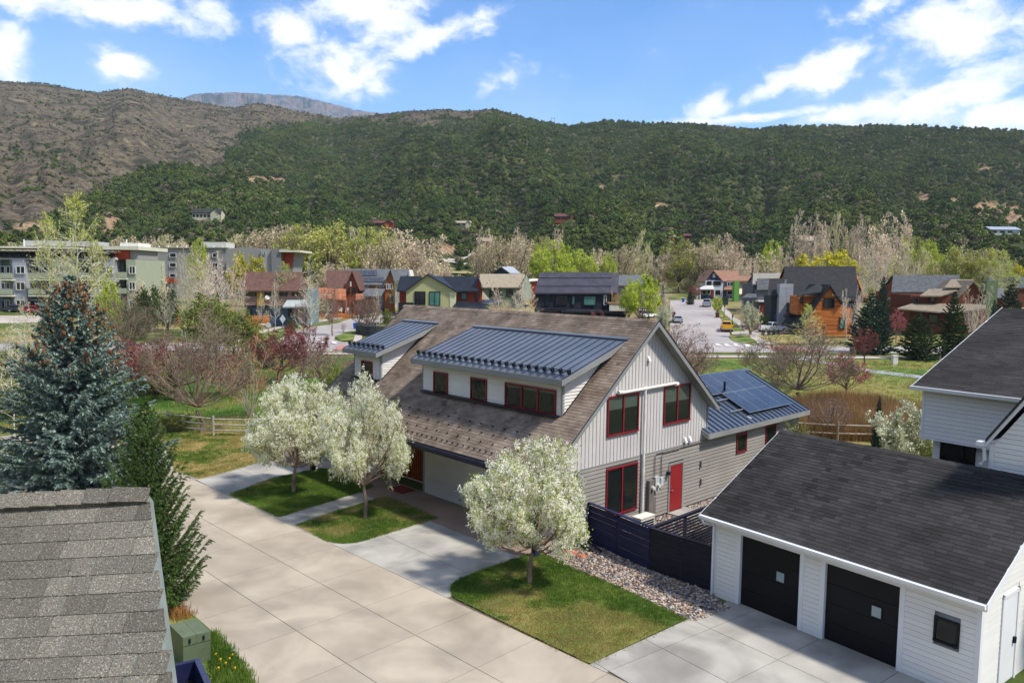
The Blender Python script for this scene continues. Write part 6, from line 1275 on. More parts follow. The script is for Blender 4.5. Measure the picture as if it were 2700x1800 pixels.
for x0, x1 in ((358, 377), (398, 417), (447, 465), (560, 575)):
    for y0, y1 in ((667, 679), (693, 705), (721, 732)): h.win(x0, y0, x1, y1, -.15, m_trimw, tw=.1, n=1)
for x in (381, 388):
    for y in (673, 699): h.win(x, y, x+5, y+7, -.15, m_dmet, tw=.05)
for x in range(370, 590, 24): h.rect(x, 648, x+2, 652, 3, .3, m_trimw, 'roof_vent')
h.rect(530, 638, 596, 652, 6, 6, wallm('pale_penthouse', s(186, 186, 180)), 'penthouse')
h = HS(690, 185, 'pale grey stucco apartment end block with thin projecting roof slab', 'apartment block', 'apartment_building')
h.poly([(596, 657), (640, 651), (688, 655), (688, 760), (596, 760)], .2, 12, wallm('grey_stucco', s(126, 124, 120)), 'wall'); h.rect(688, 656, 716, 780, -1, 12, wallm('pale_stucco', s(158, 156, 152)), ground=True); h.rect(715, 656, 742, 780, -1.6, 11, wallm('mid_stucco', s(128, 128, 126)), ground=True)
h.rect(736, 659, 791, 665, -2, 11, crm, 'roof_slab'); h.poly([(742, 665), (778, 665), (768, 760), (742, 760)], .5, 8, gd2, 'wall'); h.poly([(746, 667), (775, 667), (768, 706), (750, 706)], .2, .3, rdp, 'red_panel'); h.win(695, 664, 701, 671, -1.1, m_trimw, m_teal, tw=.05)
# houses on the hillside
def hillhouse(px, py, w, hgt, wall, roof, label, n=3, kind='x'):
    g = G(px, py); Y = g[1]; t = thing('hillside_house', g, label, 'house'); k = Y/F; x0, x1 = -w/2*k, w/2*k; H_ = hgt*k; f = Fr(g+np.array([0, 0, -1.5]), np.array([1., 0, 0])); D_ = (x1-x0)*.55; e = 1.5+H_*.6; r = 1.5+H_
    MB().box(f, (x0, 0, 0), (x1, D_, e)).build('wall', wall, t)
    MB().prism([f(x0-.6, -.6, e-.1), f(x1+.6, -.6, e-.1), f(x1+.3, D_/2, r), f(x0-.3, D_/2, r)], [0, 0, .25]).prism([f(x0-.6, D_+.6, e-.1), f(x1+.6, D_+.6, e-.1), f(x1+.3, D_/2, r), f(x0-.3, D_/2, r)], [0, 0, .25]).build('roof', roof, t)
    MB().prism([f(x0+.1, 0, e-.1), f(x0+.1, D_, e-.1), f(x0+.1, D_/2, r-.1)], [.2, 0, 0]).prism([f(x1-.3, 0, e-.1), f(x1-.3, D_, e-.1), f(x1-.3, D_/2, r-.1)], [.2, 0, 0]).build('gable_end', wall, t)
    if kind == 'g': MB().prism([f(x1-D_*.55, -1.2, 0), f(x1, -1.2, 0), f(x1, -1.2, e), f(x1-D_*.27, -1.2, r*.98), f(x1-D_*.55, -1.2, e)], [0, 2.5, 0]).build('front_gable', wall, t); MB().prism([f(x1-D_*.6, -1.6, e-.2), f(x1-D_*.27, -1.6, r+.1), f(x1-D_*.27, -1.6, r+.4), f(x1-D_*.6, -1.6, e+.1)], [0, 3.4, 0]).prism([f(x1-D_*.27, -1.6, r+.1), f(x1+.4, -1.6, e-.2), f(x1+.4, -1.6, e+.1), f(x1-D_*.27, -1.6, r+.4)], [0, 3.4, 0]).build('front_gable_roof', roof, t)
    for i in range(n):
        x = x0+(x1-x0)*(i+.5)/n*.8; w_ = (x1-x0)/n*.25; b = MB().box(f, (x-w_, -.12, 1.5+H_*.2), (x+w_, -.0, 1.5+H_*.45)).build('window', m_blk, t)
    return t
crw = wallm('cream_wall', s(196, 190, 160)); red_r = M('maroon_roof', [s(84, 48, 44), s(102, 60, 54)], 1, .8); tanr = M('tan_roof', [s(150, 132, 112), s(170, 152, 132)], 1, .8)
hillhouse(543, 578, 72, 27, crw, dk, 'cream lodge with dark gabled roof high in the juniper forest', 6, 'g'); hillhouse(1000, 598, 70, 16, redc, red_r, 'maroon roofed red timber house above the yellow cottonwoods', 4, 'g'); hillhouse(1220, 596, 40, 13, crw, tanr, 'small tan roofed cottage among green trees above the trail', 2, 'g')
hillhouse(1276, 650, 38, 22, redc, tanr, 'small brown cabin with tan roof beside tall bare cottonwood', 2); hillhouse(1492, 582, 56, 18, rb, red_r, 'maroon hip roofed house in the middle of the forest slope', 3, 'g'); hillhouse(1766, 632, 26, 13, redc, tanr, 'tiny tan roofed shed left of the dark spruce', 2); hillhouse(1822, 630, 36, 13, redc, red_r, 'red barn behind the dark spruce at the forest foot', 2); hillhouse(2140, 655, 52, 32, wallm('olive_wall', s(140, 124, 90)), tanr, 'olive brown gabled house below the pale bare cottonwoods', 2, 'g')
hillhouse(2650, 618, 76, 20, m_whitep, m_sil, 'pale metal roofed house on the right hillside', 3)
# power pole pair on the skyline
az_ = azel(1458, 322)[0]; g = np.array([math.sin(az_)*1140, math.cos(az_)*1140, 0]); g[2] = float(tz(g[0], g[1])); t = thing('power_pole', g, 'distant twin wooden power poles on the ridge skyline', 'power pole')
for dx in (-2, 2): MB().tube([g+np.array([dx, 0, -1]), g+np.array([dx, 0, 12])], .22, 5).build('pole', m_brail, t)
MB().tube([g+np.array([-4, 0, 9.8]), g+np.array([4, 0, 9.8])], .18, 4).build('cross_arm', m_brail, t)

P = G(280//3.36, 838); t = thing('bicycle', P, 'parked bicycle on the pale path outside the apartments', 'bicycle'); f = Fr(P, np.array([1., 0, 0]))
for x in (-.52, .52): MB().tube([f(x+.33*math.cos(a), 0, .34+.33*math.sin(a)) for a in np.linspace(0, 2*math.pi, 15)], .03, 4, cap=False).build('wheel', m_tyre, t)
MB().tube([f(-.52, 0, .34), f(-.15, 0, .85), f(.38, 0, .88), f(-.02, 0, .34), f(-.15, 0, .85)], .03, 4).tube([f(.52, 0, .34), f(.36, 0, .95)], .03, 4).build('frame', m_rdc, t); MB().box(f, (-.28, -.06, .9), (-.02, .06, .95)).build('saddle', m_tyre, t); MB().tube([f(.3, -.25, 1.0), f(.36, 0, .98), f(.3, .25, 1.0)], .02, 4).build('handlebar', m_dmet, t)
P = PP(703, 786, 131.4); t = thing('satellite_dish', P, 'small white satellite dish on the mauve house front', 'satellite dish'); MB().tube([P+np.array([0, 0, 0]), P+np.array([.12, -.08, .1]), P+np.array([.2, -.14, .16])], [.12, .34, .42], 12, cap=False).add([P+np.array([.1*0+.42*math.cos(a)*.8, -.05, .42*math.sin(a)]) for a in np.linspace(0, 5.8, 12)], [tuple(range(12))]).build('dish', m_whitep, t); MB().tube([P+np.array([0, .4, -.3]), P], .03, 5).build('arm', m_steel, t)
P = G(690, 866); t = thing('garden_table', P, 'small white garden table by the orange picket fence', 'table'); MB().tube([P+np.array([0, 0, .7]), P+np.array([0, 0, .75])], .75, 12).build('table_top', m_whitep, t)
for a in (.8, 2.4, 3.9, 5.5): MB().tube([P+np.array([math.cos(a)*.5, math.sin(a)*.5, 0]), P+np.array([math.cos(a)*.4, math.sin(a)*.4, .7])], .03, 4).build('leg', m_whitep, t)
# ---------------------------------------------------------------- trees
def norm(v): return v/(np.linalg.norm(v)+1e-9)
def skeleton(seed, limbs=10, lv=4, kids=(6, 5, 4), spread=(35, 65), trop=.12, ratio=.5, leader=False, base=.25, curl=.22, multi=1, lens=None, l0=.62, droop=0):
    r = np.random.default_rng(seed); seg = []   # (p0,p1,r0,r1,level)
    def branch(p, d, L_, rad, level):
        n = 4 if level < 3 else 2; pts = [p]
        for i in range(n):
            d = norm(d+r.normal(0, curl/n*1.6, 3)+np.array([0, 0, (trop if level < 4 else trop*.5)-droop*(level > 1)])); p = p+d*L_/n; pts.append(p)
        for i in range(n): seg.append((pts[i], pts[i+1], rad*(1-.75*i/n), rad*(1-.75*(i+1)/n), level))
        if level < lv:
            k = kids[min(level-1, len(kids)-1)]
            for j in range(k):
                t = .25+.75*(j+r.random())/k; i = min(int(t*n), n-1); q = pts[i]+(pts[i+1]-pts[i])*(t*n-i); dd = norm(pts[i+1]-pts[i])
                a = r.normal(size=3); a = norm(a-(a@dd)*dd); ang = math.radians(r.uniform(25, 55)); nd = dd*math.cos(ang)+a*math.sin(ang)
                branch(q, nd, L_*ratio*r.uniform(.7, 1.15)*(1.15-t*.45), rad*.45*(1.1-t*.5), level+1)
    for m_ in range(multi):
        off = np.array([r.normal(0, .02), r.normal(0, .02), 0]) if multi > 1 else np.zeros(3)
        if leader:
            tilt = r.normal(0, .06, 2)*(multi > 1)*2.2; top = np.array([tilt[0], tilt[1], 1]); P_ = [off+top*t+np.append(r.normal(0, .008, 2), 0) for t in np.linspace(0, 1, 9)]
            for i in range(8): seg.append((P_[i], P_[i+1], .016*(1-i/8.5), .016*(1-(i+1)/8.5), 0))
            for j in range(limbs):
                t = base+(.97-base)*(j+r.random())/limbs; a = j*2.4+r.uniform(-.4, .4); an = R_(r.uniform(*spread)); d = np.array([math.cos(a)*math.sin(an), math.sin(a)*math.sin(an), math.cos(an)])
                branch(off+top*t, d, l0*(1.08-t)*r.uniform(.7, 1.1), .0055*(1.2-t), 2)
        else:
            fk = base*r.uniform(.9, 1.1); P_ = [off, off+np.array([r.normal(0, .01), r.normal(0, .01), fk*.5]), off+np.array([r.normal(0, .015), r.normal(0, .015), fk])]
            for i in range(2): seg.append((P_[i], P_[i+1], .024-.003*i, .021-.003*i, 0))
            for j in range(limbs):
                a = j*2.4+r.uniform(-.4, .4); u = (j+.5)/limbs; an = R_(spread[0]*.15+(spread[1]-spread[0]*.15)*u**.7); d = np.array([math.cos(a)*math.sin(an), math.sin(a)*math.sin(an), math.cos(an)])
                branch(P_[2]-np.array([0, 0, fk*.25*u]), d, l0*r.uniform(.85, 1.1)*(1-.25*u), .012*(1-.3*u), 1)
    return seg
def ribbons(P, Q, w0, w1, r):
    d = Q-P; a = r.normal(size=P.shape); b = np.cross(d, a); b /= np.linalg.norm(b, axis=1)[:, None]+1e-9
    return np.stack([P-b*w0[:, None], P+b*w0[:, None], Q+b*w1[:, None], Q-b*w1[:, None]], 1)
def tree_meshes(seed, tw=.0016, leaf=0, lsize=.012, lspread=.012, twig_lv=3, thick=1.0, wide=1.0, minlv_leaf=3, clump=None, dome=None, **kw):
    """returns unit-size meshes (height 1): (wood, twigs, leaves)"""
    seg = skeleton(seed, **kw); r = np.random.default_rng(seed+99)
    A = np.array([q[0] for q in seg]); B = np.array([q[1] for q in seg]); lv = np.array([q[4] for q in seg]); R0 = np.array([q[2] for q in seg])*thick; R1 = np.array([q[3] for q in seg])*thick
    if dome:
        tp = max(A[:, 2].max(), B[:, 2].max()); ex0 = np.percentile(np.hypot(B[:, 0], B[:, 1]), 90); zc = tp*dome; 
        def sq(P):
            q = (P-[0, 0, zc])/[ex0, ex0, tp-zc]; lo_ = P[:, 2] < zc; q[lo_, 2] *= (tp-zc)/(zc-tp*.16); rho = np.linalg.norm(q, axis=1)+1e-6; th_ = np.arctan2(q[:, 1], q[:, 0]); lm_ = .95*(1+.13*np.sin(3*th_+seed)*np.cos(2.1*q[:, 2]+seed)+.10*np.sin(5*th_+seed*2+4*q[:, 2])); k_ = 1/(1+(rho/lm_)**5)**.2
            q = q*k_[:, None]; q[lo_, 2] /= (tp-zc)/(zc-tp*.16); return q*[ex0, ex0, tp-zc]+[0, 0, zc]
        m0 = lv >= 1; A[m0] = sq(A[m0]); B[m0] = sq(B[m0])
    top = max(A[:, 2].max(), B[:, 2].max()); ext = np.percentile(np.hypot(B[:, 0], B[:, 1]), 98); A = A/top; B = B/top; k = .5/(ext/top); A[:, :2] *= k; B[:, :2] *= k   # crown radius .5
    wood = MB()
    for i in np.where(lv < twig_lv)[0]: wood.tube([A[i], B[i]], [R0[i], R1[i]], 5 if lv[i] < 2 else 3, cap=False)
    tg = MB(); i = np.where(lv >= twig_lv)[0]; w = np.maximum(R0[i], tw)
    if len(i): w = np.where(lv[i] > twig_lv, tw, tw*1.6); tg.quads(ribbons(A[i], B[i], w, w*.6, r), r.normal(0, .2, len(i)))
    lf = MB()
    if leaf:
        i = np.where(lv >= minlv_leaf)[0]; n = leaf; j = r.choice(i, n); t = r.random(n)[:, None]
        if clump:
            c = A[j]*(1-t)+B[j]*t+r.normal(0, lspread, (n, 3)); m_ = clump; cc = np.repeat(c, m_, 0)+r.normal(0, lsize*1.15, (n*m_, 3))*[1, 1, 1]; cc[:, :2] = cc[:, :2]
            tn = np.repeat(r.normal(0, .12, n), m_)+r.normal(0, .1, n*m_); lf.quads(rquads(cc, lsize*r.uniform(.7, 1.3, n*m_), r), tn)
        else:
            c = A[j]*(1-t)+B[j]*t+r.normal(0, lspread, (n, 3)); lf.quads(rquads(c, lsize*r.uniform(.6, 1.4, n), r), r.normal(0, .22, n))
    return wood, tg, lf
PROT = {}
def make_kind(kind, wm, tm, lm, **kw):
    w, t, l = tree_meshes(**kw); out = []
    for nm, mb, mt in (('trunk', w, wm), ('twigs', t, tm), ('crown', l, lm)):
        if mb.n or mb.fs: o = mb.build(nm, mt); BASE.pop(o, None); COL.objects.unlink(o); out.append((nm, o.data, mt))
    PROT.setdefault(kind, []).append(out)
b_pink = M('pale_bark', [s(150, 132, 118), s(184, 166, 150)], .5, .95, rnd=.1); b_white = M('aspen_bark', [s(176, 170, 156), s(214, 208, 194)], 1.5, .8, rnd=.06, stretch=(1, 1, 3)); b_dark = M('dark_bark', [s(84, 72, 62), s(116, 100, 88)], 1, .95, rnd=.1); b_brown = M('brown_bark', [s(116, 98, 84), s(150, 130, 112)], 2, .95, rnd=.1)
t_pink = M('pink_twigs', [s(190, 168, 146), s(224, 206, 184)], .12, .95, tone=.7, rnd=.24); t_tan = M('tan_twigs', [s(160, 144, 114), s(188, 172, 138)], .2, .95, tone=.6, rnd=.12); t_brown = M('brown_twigs', [s(112, 98, 88), s(146, 128, 112)], .2, .95, tone=.6, rnd=.12)
t_red = M('red_twigs', [s(112, 60, 58), s(138, 82, 74)], .4, .95, tone=.6, rnd=.1); t_pale = M('pale_twigs', [s(190, 180, 156), s(220, 210, 188)], .2, .95, tone=.5, rnd=.1)
l_yg = M('spring_leaf', [s(148, 156, 62), s(190, 192, 98)], .12, .8, tone=.6, rnd=.18, sub=.35); l_yel = M('willow_leaf', [s(176, 168, 30), s(204, 196, 52)], .3, .8, tone=.5, rnd=.06, sub=.35); l_lime = M('lime_leaf', [s(162, 180, 48), s(196, 208, 78)], .3, .8, tone=.5, rnd=.06, sub=.35); l_pky = M('pink_tan_bud', [s(206, 186, 148), s(232, 218, 178)], .12, .9, tone=.6, rnd=.22, sub=.2)
l_plum = M('plum_leaf', [s(98, 46, 50), s(138, 76, 74), s(112, 56, 50)], .5, .8, tone=.6, sub=.3); l_rose = M('rose_blossom', [s(170, 92, 96), s(196, 124, 122)], .5, .8, tone=.5, sub=.3); l_oliv = M('olive_leaf', [s(88, 102, 34), s(124, 134, 52)], .4, .85, tone=.6, rnd=.1, sub=.3); l_dgr = M('dark_leaf', [s(44, 66, 26), s(70, 92, 36)], .4, .85, tone=.6, rnd=.1, sub=.25)
l_blos = M('pear_blossom', [s(243, 240, 216), s(252, 250, 234)], 1.5, .8, tone=.25, sub=.5); l_pgr = M('pear_leaf', [s(140, 160, 48), s(172, 186, 76)], 1, .8, tone=.5, sub=.35); l_pgy = M('pear_leaf_far', [s(186, 190, 150), s(212, 212, 184)], 1, .8, tone=.4, sub=.3)
CT = dict(limbs=12, lv=4, kids=(8, 6, 5), spread=(30, 78), ratio=.5, base=.12, l0=.8, curl=.35, dome=.55)
for i in range(2): make_kind('bare_cottonwood', b_pink, t_pink, l_pky, seed=10+i, leaf=1900, lsize=.017, tw=.0026, thick=.9, **CT)
make_kind('bare_cottonwood', b_pink, t_pale, M('cream_yellow_bud', [s(190, 188, 104), s(218, 212, 136)], .12, .9, tone=.6, rnd=.2, sub=.3), seed=12, leaf=3000, lsize=.017, tw=.0024, thick=.9, **CT)
make_kind('brown_cottonwood', b_dark, t_tan, l_pky, seed=14, leaf=1500, lsize=.016, tw=.0026, thick=1.2, **CT)
for i in range(2): make_kind('green_cottonwood', b_dark, t_tan, l_yg, seed=20+i, leaf=4600, lsize=.021, tw=.0022, lspread=.02, thick=1.1, **CT)
make_kind('yellow_willow', b_brown, t_tan, l_yel, seed=30, dome=.5, leaf=7500, lsize=.024, lspread=.02, tw=.002, limbs=12, lv=4, kids=(7, 6, 4), spread=(20, 75), ratio=.5, base=.1, l0=.75, curl=.4, droop=.04)
make_kind('lime_tree', b_brown, t_tan, l_lime, seed=33, dome=.5, leaf=6500, lsize=.022, lspread=.018, tw=.002, limbs=14, lv=4, kids=(7, 5, 4), spread=(8, 42), ratio=.42, base=.12, l0=.9, curl=.25)
AS = dict(leader=True, limbs=34, lv=4, kids=(1, 6, 4), spread=(32, 62), ratio=.5, base=.22, l0=.36, curl=.25)
for i in range(2): make_kind('bare_aspen', b_white, t_pale, l_yg, seed=40+i, leaf=260, lsize=.010, tw=.0014, thick=.75, **AS)
make_kind('green_aspen', b_white, t_pale, l_yg, seed=44, leaf=2400, lsize=.012, tw=.0014, thick=.8, **AS)
make_kind('clump_aspen', b_white, t_pink, l_pky, seed=47, leaf=500, lsize=.010, tw=.0014, thick=.7, multi=3, **{**AS, 'limbs': 18, 'spread': (20, 45)})
make_kind('crabapple', b_dark, t_red, l_plum, dome=.55, seed=50, leaf=4200, lsize=.014, lspread=.016, tw=.0016, thick=1.5, limbs=9, lv=4, kids=(7, 6, 5), spread=(35, 72), ratio=.5, base=.2, l0=.7, curl=.35)
make_kind('rose_crabapple', b_brown, t_red, l_rose, dome=.55, seed=52, leaf=5200, lsize=.015, lspread=.016, tw=.0016, thick=1.2, limbs=9, lv=4, kids=(7, 6, 5), spread=(25, 60), ratio=.46, base=.24, l0=.7, curl=.3)
make_kind('bare_tree', b_brown, t_brown, l_oliv, seed=55, dome=.55, leaf=2200, lsize=.008, tw=.0012, thick=.85, limbs=15, lv=5, kids=(7, 6, 4, 3), spread=(12, 62), ratio=.52, base=.22, l0=.85, curl=.22)
make_kind('bare_maple', b_brown, t_brown, l_plum, seed=57, dome=.55, leaf=1500, lsize=.010, tw=.0013, thick=1.25, limbs=12, lv=4, kids=(8, 6, 5), spread=(18, 70), ratio=.5, base=.24, l0=.8, curl=.22)
make_kind('upright_shrub', b_pink, M('orange_twigs', [s(168, 120, 88), s(190, 146, 112)], .4, .95, tone=.5), l_oliv, seed=60, leaf=700, lsize=.008, tw=.0016, thick=.5, limbs=16, lv=4, kids=(6, 5, 3), spread=(5, 32), ratio=.4, base=.03, l0=1.0, curl=.14)
make_kind('green_bush', b_brown, t_tan, l_oliv, seed=63, leaf=5200, lsize=.024, lspread=.03, tw=.002, limbs=16, lv=4, kids=(6, 5, 3), spread=(10, 70), ratio=.45, base=.04, l0=.8, curl=.3)
make_kind('dark_bush', b_brown, t_brown, l_dgr, seed=65, leaf=4600, lsize=.03, lspread=.04, tw=.002, limbs=16, lv=4, kids=(6, 5, 3), spread=(10, 70), ratio=.45, base=.04, l0=.8, curl=.3)
make_kind('pale_bush', b_pink, t_pink, l_pky, seed=67, leaf=900, lsize=.02, lspread=.03, tw=.003, limbs=18, lv=4, kids=(6, 5, 3), spread=(10, 75), ratio=.45, base=.03, l0=.8, curl=.3)
make_kind('small_pear', b_brown, t_brown, l_pgy, seed=70, leaf=5200, lsize=.024, lspread=.02, tw=.002, limbs=14, lv=4, kids=(6, 5, 3), spread=(10, 45), ratio=.42, base=.12, l0=.9)
make_kind('sapling', b_brown, t_red, l_rose, seed=72, leaf=260, lsize=.014, tw=.0028, thick=.9, limbs=10, lv=3, kids=(5, 4, 3), spread=(15, 45), ratio=.5, base=.4, l0=.7, twig_lv=2)
# spruces
def spruce_mesh(seed, mat_n, layers=22, per=9, sprigs=7, needle=9, cones=0, narrow=1.0, nlen=.016, rag=.2, up=.1, nw=.24):
    r = np.random.default_rng(seed); wood = MB(); wood.tube([(0, 0, 0), (0, 0, .5), (0, 0, .985)], [.018, .011, .002], 7, cap=False); C_, D_, S_ = [], [], []; K = []
    for i in range(layers):
        t = i/(layers-1); z = .045+.935*t; L_ = .5*(1-t)**.82*(.92+.16*r.random())+.012
        if t < .08: L_ *= .86
        n = max(4, int(per*(1-t*.55)))
        for j in range(n):
            a = 2*math.pi*(j+r.random()*.7)/n+i*1.3; l = L_*r.uniform(1-rag, 1.12); d = np.array([math.cos(a), math.sin(a), 0]); el0 = -.12+.55*t; pts = []
            for q in range(5):
                u = q/4; pts.append(np.array([0, 0, z+r.uniform(-.008, .008)])*0+np.array([0, 0, z])+d*l*u+np.array([0, 0, narrow*(el0*l*u*.8-.10*l*math.sin(math.pi*min(u*1.15, 1))+up*l*u*u)]))
            for q in range(4): wood.tube([pts[q], pts[q+1]], [.0035*(1-q/4.5)*(1.2-t), .0035*(1-(q+1)/4.5)*(1.2-t)], 3, cap=False)
            ns = max(4, int(sprigs*(l/.3)*3))
            for q in range(ns):
                u = .12+.88*(q+r.random())/ns; qi = min(int(u*4), 3); c = pts[qi]+(pts[qi+1]-pts[qi])*(u*4-qi); side = (1 if r.random() < .5 else -1)*(0 if u > .95 else 1)
                dd = norm(d*(.75+.3*r.random())+side*np.cross(d, [0, 0, 1.])*r.uniform(.3, 1.1)+np.array([0, 0, r.uniform(-.35, .35)])); ln = r.uniform(.028, .05)*(.5+l/.5*.9)*(1.25-u*.5)
                C_.append(c); D_.append(dd*ln); S_.append(ln)
            if cones and t > .5 and t < .97:
                for q in range(r.integers(2, 7)):
                    if r.random() < .95: K.append(pts[int(r.integers(3, 5))]+d*.012+r.normal(0, .008, 3)+np.array([0, 0, .004]))
    C_ = np.array(C_); D_ = np.array(D_); n = len(C_); mb = MB(); tn = r.normal(0, .2, n)
    for k in range(needle):   # needles: narrow blades round each sprig, pointing outwards and forwards
        u = (k+r.random(n))/needle; ax = D_/np.linalg.norm(D_, axis=1)[:, None]; a = r.normal(size=(n, 3)); a -= (a*ax).sum(1)[:, None]*ax; a /= np.linalg.norm(a, axis=1)[:, None]
        p = C_+D_*u[:, None]; tip = p+ax*(nlen*.9)+a*(nlen*.62); w = np.cross(ax, a)*(nlen*nw)
        mb.quads(np.stack([p-w, p+w, tip+w*.35, tip-w*.35], 1), tn+r.normal(0, .08, n))
    cb = MB()
    for p in K: cb.tube([p, p+np.array([0, 0, -.006]), p+np.array([0, 0, -.014]), p+np.array([0, 0, -.022])], [.0025, .006, .005, .0013], 5)
    return wood, mb, cb
m_nb = M('blue_spruce_needle', [s(80, 102, 90), s(142, 160, 148)], .8, .85, tone=.7, rnd=.06); m_ng = M('green_fir_needle', [s(54, 78, 32), s(92, 116, 52)], .8, .85, tone=.7, rnd=.1); m_nd = M('dark_spruce_needle', [s(36, 58, 44), s(58, 82, 62)], .4, .9, tone=.7, rnd=.12); m_ndg = M('deep_green_needle', [s(42, 60, 30), s(66, 84, 42)], .4, .9, tone=.7, rnd=.12); m_cone = M('spruce_cone', [s(104, 66, 40), s(142, 94, 60)], 8, .8)
def reg(kind, parts):
    out = []
    for nm, mb, mt in parts:
        if mb.n or mb.fs: o = mb.build(nm, mt); BASE.pop(o, None); COL.objects.unlink(o); out.append((nm, o.data, mt))
    PROT.setdefault(kind, []).append(out)
w, n_, c_ = spruce_mesh(1, m_nb, layers=29, per=15, sprigs=11, needle=14, cones=3, nlen=.014, rag=.38); reg('blue_spruce', (('trunk', w, b_dark), ('needles', n_, m_nb), ('cones', c_, m_cone)))
w, n_, c_ = spruce_mesh(2, m_ng, layers=40, per=14, sprigs=10, needle=22, nlen=.0125, up=.25, narrow=1.2, rag=.3, nw=.13); reg('green_fir', (('trunk', w, b_dark), ('needles', n_, m_ng)))
w, n_, c_ = spruce_mesh(3, m_nd, layers=20, per=12, sprigs=8, needle=6, nlen=.028, rag=.35); reg('dark_spruce', (('trunk', w, b_dark), ('needles', n_, m_nd)))
w, n_, c_ = spruce_mesh(4, m_ndg, layers=19, per=12, sprigs=8, needle=6, nlen=.028, rag=.4); reg('green_spruce', (('trunk', w, b_dark), ('needles', n_, m_ndg)))
w, n_, c_ = spruce_mesh(5, m_nd, layers=11, per=7, sprigs=4, needle=3, nlen=.05); reg('far_spruce', (('trunk', w, b_dark), ('needles', n_, m_nd)))
NAMES = {'bare_cottonwood': 'cottonwood_tree', 'brown_cottonwood': 'cottonwood_tree', 'green_cottonwood': 'cottonwood_tree', 'yellow_willow': 'willow_tree', 'lime_tree': 'poplar_tree', 'bare_aspen': 'aspen_tree', 'green_aspen': 'aspen_tree', 'clump_aspen': 'aspen_tree', 'crabapple': 'crabapple_tree', 'rose_crabapple': 'crabapple_tree', 'bare_tree': 'bare_tree', 'bare_maple': 'bare_tree', 'upright_shrub': 'shrub', 'green_bush': 'bush', 'dark_bush': 'bush', 'pale_bush': 'bush', 'small_pear': 'pear_tree', 'sapling': 'sapling', 'blue_spruce': 'spruce_tree', 'green_fir': 'fir_tree', 'dark_spruce': 'spruce_tree', 'green_spruce': 'spruce_tree', 'far_spruce': 'spruce_tree', 'pear': 'pear_tree'}
CATS = {'shrub': 'shrub', 'bush': 'bush'}
def tree(kind, P, h, w, label, group=None, rot=None, part_names=None):
    v = PROT[kind][int(rng.integers(0, len(PROT[kind])))]; nm = NAMES[kind]; P = np.asarray(P, float); t = thing(nm, P-np.array([0, 0, .05]), label, CATS.get(nm, 'tree'), group); t.rotation_euler = (0, 0, rng.uniform(0, 6.28) if rot is None else rot); t.scale = (w, w, h)
    for pn, me, mt in v:
        o = bpy.data.objects.new(pn, me); COL.objects.link(o); o.parent = t
        if pn == 'cones': o['kind'] = 'stuff'
    return t
def T(kind, px, Y, ptop, wpx, label, group=None, base=None):
    """a tree in the column px at distance Y whose top stands at image row ptop; wpx is its crown's width there"""
    P = at(px, Y) if base is None else G(px, base); Y = P[1]; h = max(.5, zat(P, ptop)-P[2]); return tree(kind, P, h, wpx*Y/F, label, group)
# --- blossom trees in front
def pear(P, h, w, seed, label, dens=2600):
    kw = dict(limbs=16, lv=4, kids=(8, 6, 5), spread=(12, 86), ratio=.5, base=.27, l0=.72, curl=.25, dome=.56)
    sz = .042/h
    wd, tg, lf = tree_meshes(seed=seed, leaf=int(dens*1.5), clump=13, lsize=sz, lspread=.02, minlv_leaf=3, tw=.0010, thick=.95, **kw)
    _, _, l2 = tree_meshes(seed=seed, leaf=int(dens*5.0), lsize=sz*1.05, lspread=.026, minlv_leaf=3, tw=.001, **kw)
    reg('pear', (('trunk', wd, b_brown), ('twigs', tg, b_brown), ('blossom', lf, l_blos), ('leaves', l2, l_pgr))); PROT['pear'] = PROT['pear'][-1:]
    t = tree('pear', P, h, w, label, 'blossoming pear trees', rot=seed); return t
pear(G(775, 1300), 5.25, 4.3, 81, 'white blossoming pear tree on the left lawn island, broadest and farthest of the three', 2700)
pear(G(963, 1368), 6.0, 3.8, 82, 'tallest white blossoming pear tree, on the middle lawn island before the entry', 2900)
pear(G(1396, 1540), 4.75, 4.0, 83, 'white blossoming pear tree on the front lawn beside the river rock and navy fence', 2400)
T('small_pear', 2400, 36, 1048, 190, 'white blossoming pear tree against the white house wall'); 
PROT['pear2'] = PROT['pear']; NAMES['pear2'] = 'pear_tree'
T('blue_spruce', 205, 32.6, 718, 470, 'large blue spruce laden with brown cones beside the near roof', base=1300)
T('green_fir', 395, 21.3, 1050, 310, 'slender green fir leaning over the concrete lane', base=1605)
T('blue_spruce', 20, 27, 1290, 330, 'low blue spruce tip behind the shingle ridge at the left edge')
# --- left middle ground
T('crabapple', 465, 57, 885, 330, 'plum red crabapple tree nearest the spruce'); T('bare_tree', 530, 48, 800, 300, 'bare tree with grey green crown growing through the rail fence', base=1142)
T('crabapple', 345, 62, 890, 220, 'plum red crabapple tree half behind the blue spruce'); T('upright_shrub', 650, 50, 850, 190, 'tall orange stemmed multi trunk shrub right of the bare tree')
T('crabapple', 730, 66, 860, 170, 'dark red crabapple tree below the left street'); T('crabapple', 800, 70, 850, 150, 'red leaved crabapple with a tall thin stem before the crosswalk'); T('bare_maple', 850, 64, 905, 190, 'brown twiggy bush tree above the left blossom tree')
T('bare_maple', 610, 60, 960, 150, 'low brown bare tree behind the orange shrub'); T('green_bush', 890, 52, 960, 110, 'lush green bush left of the small dormer'); T('green_bush', 700, 78, 880, 120, 'olive green thicket under the left street verge')
T('green_bush', 545, 92, 770, 150, 'bright olive green tree above the bare fence tree'); T('green_bush', 620, 85, 815, 140, 'olive green bush left of the picket fence'); T('green_bush', 455, 46, 1085, 110, 'round green shrub at the rail fence post'); T('green_bush', 400, 60, 960, 150, 'green undergrowth behind the blue spruce')
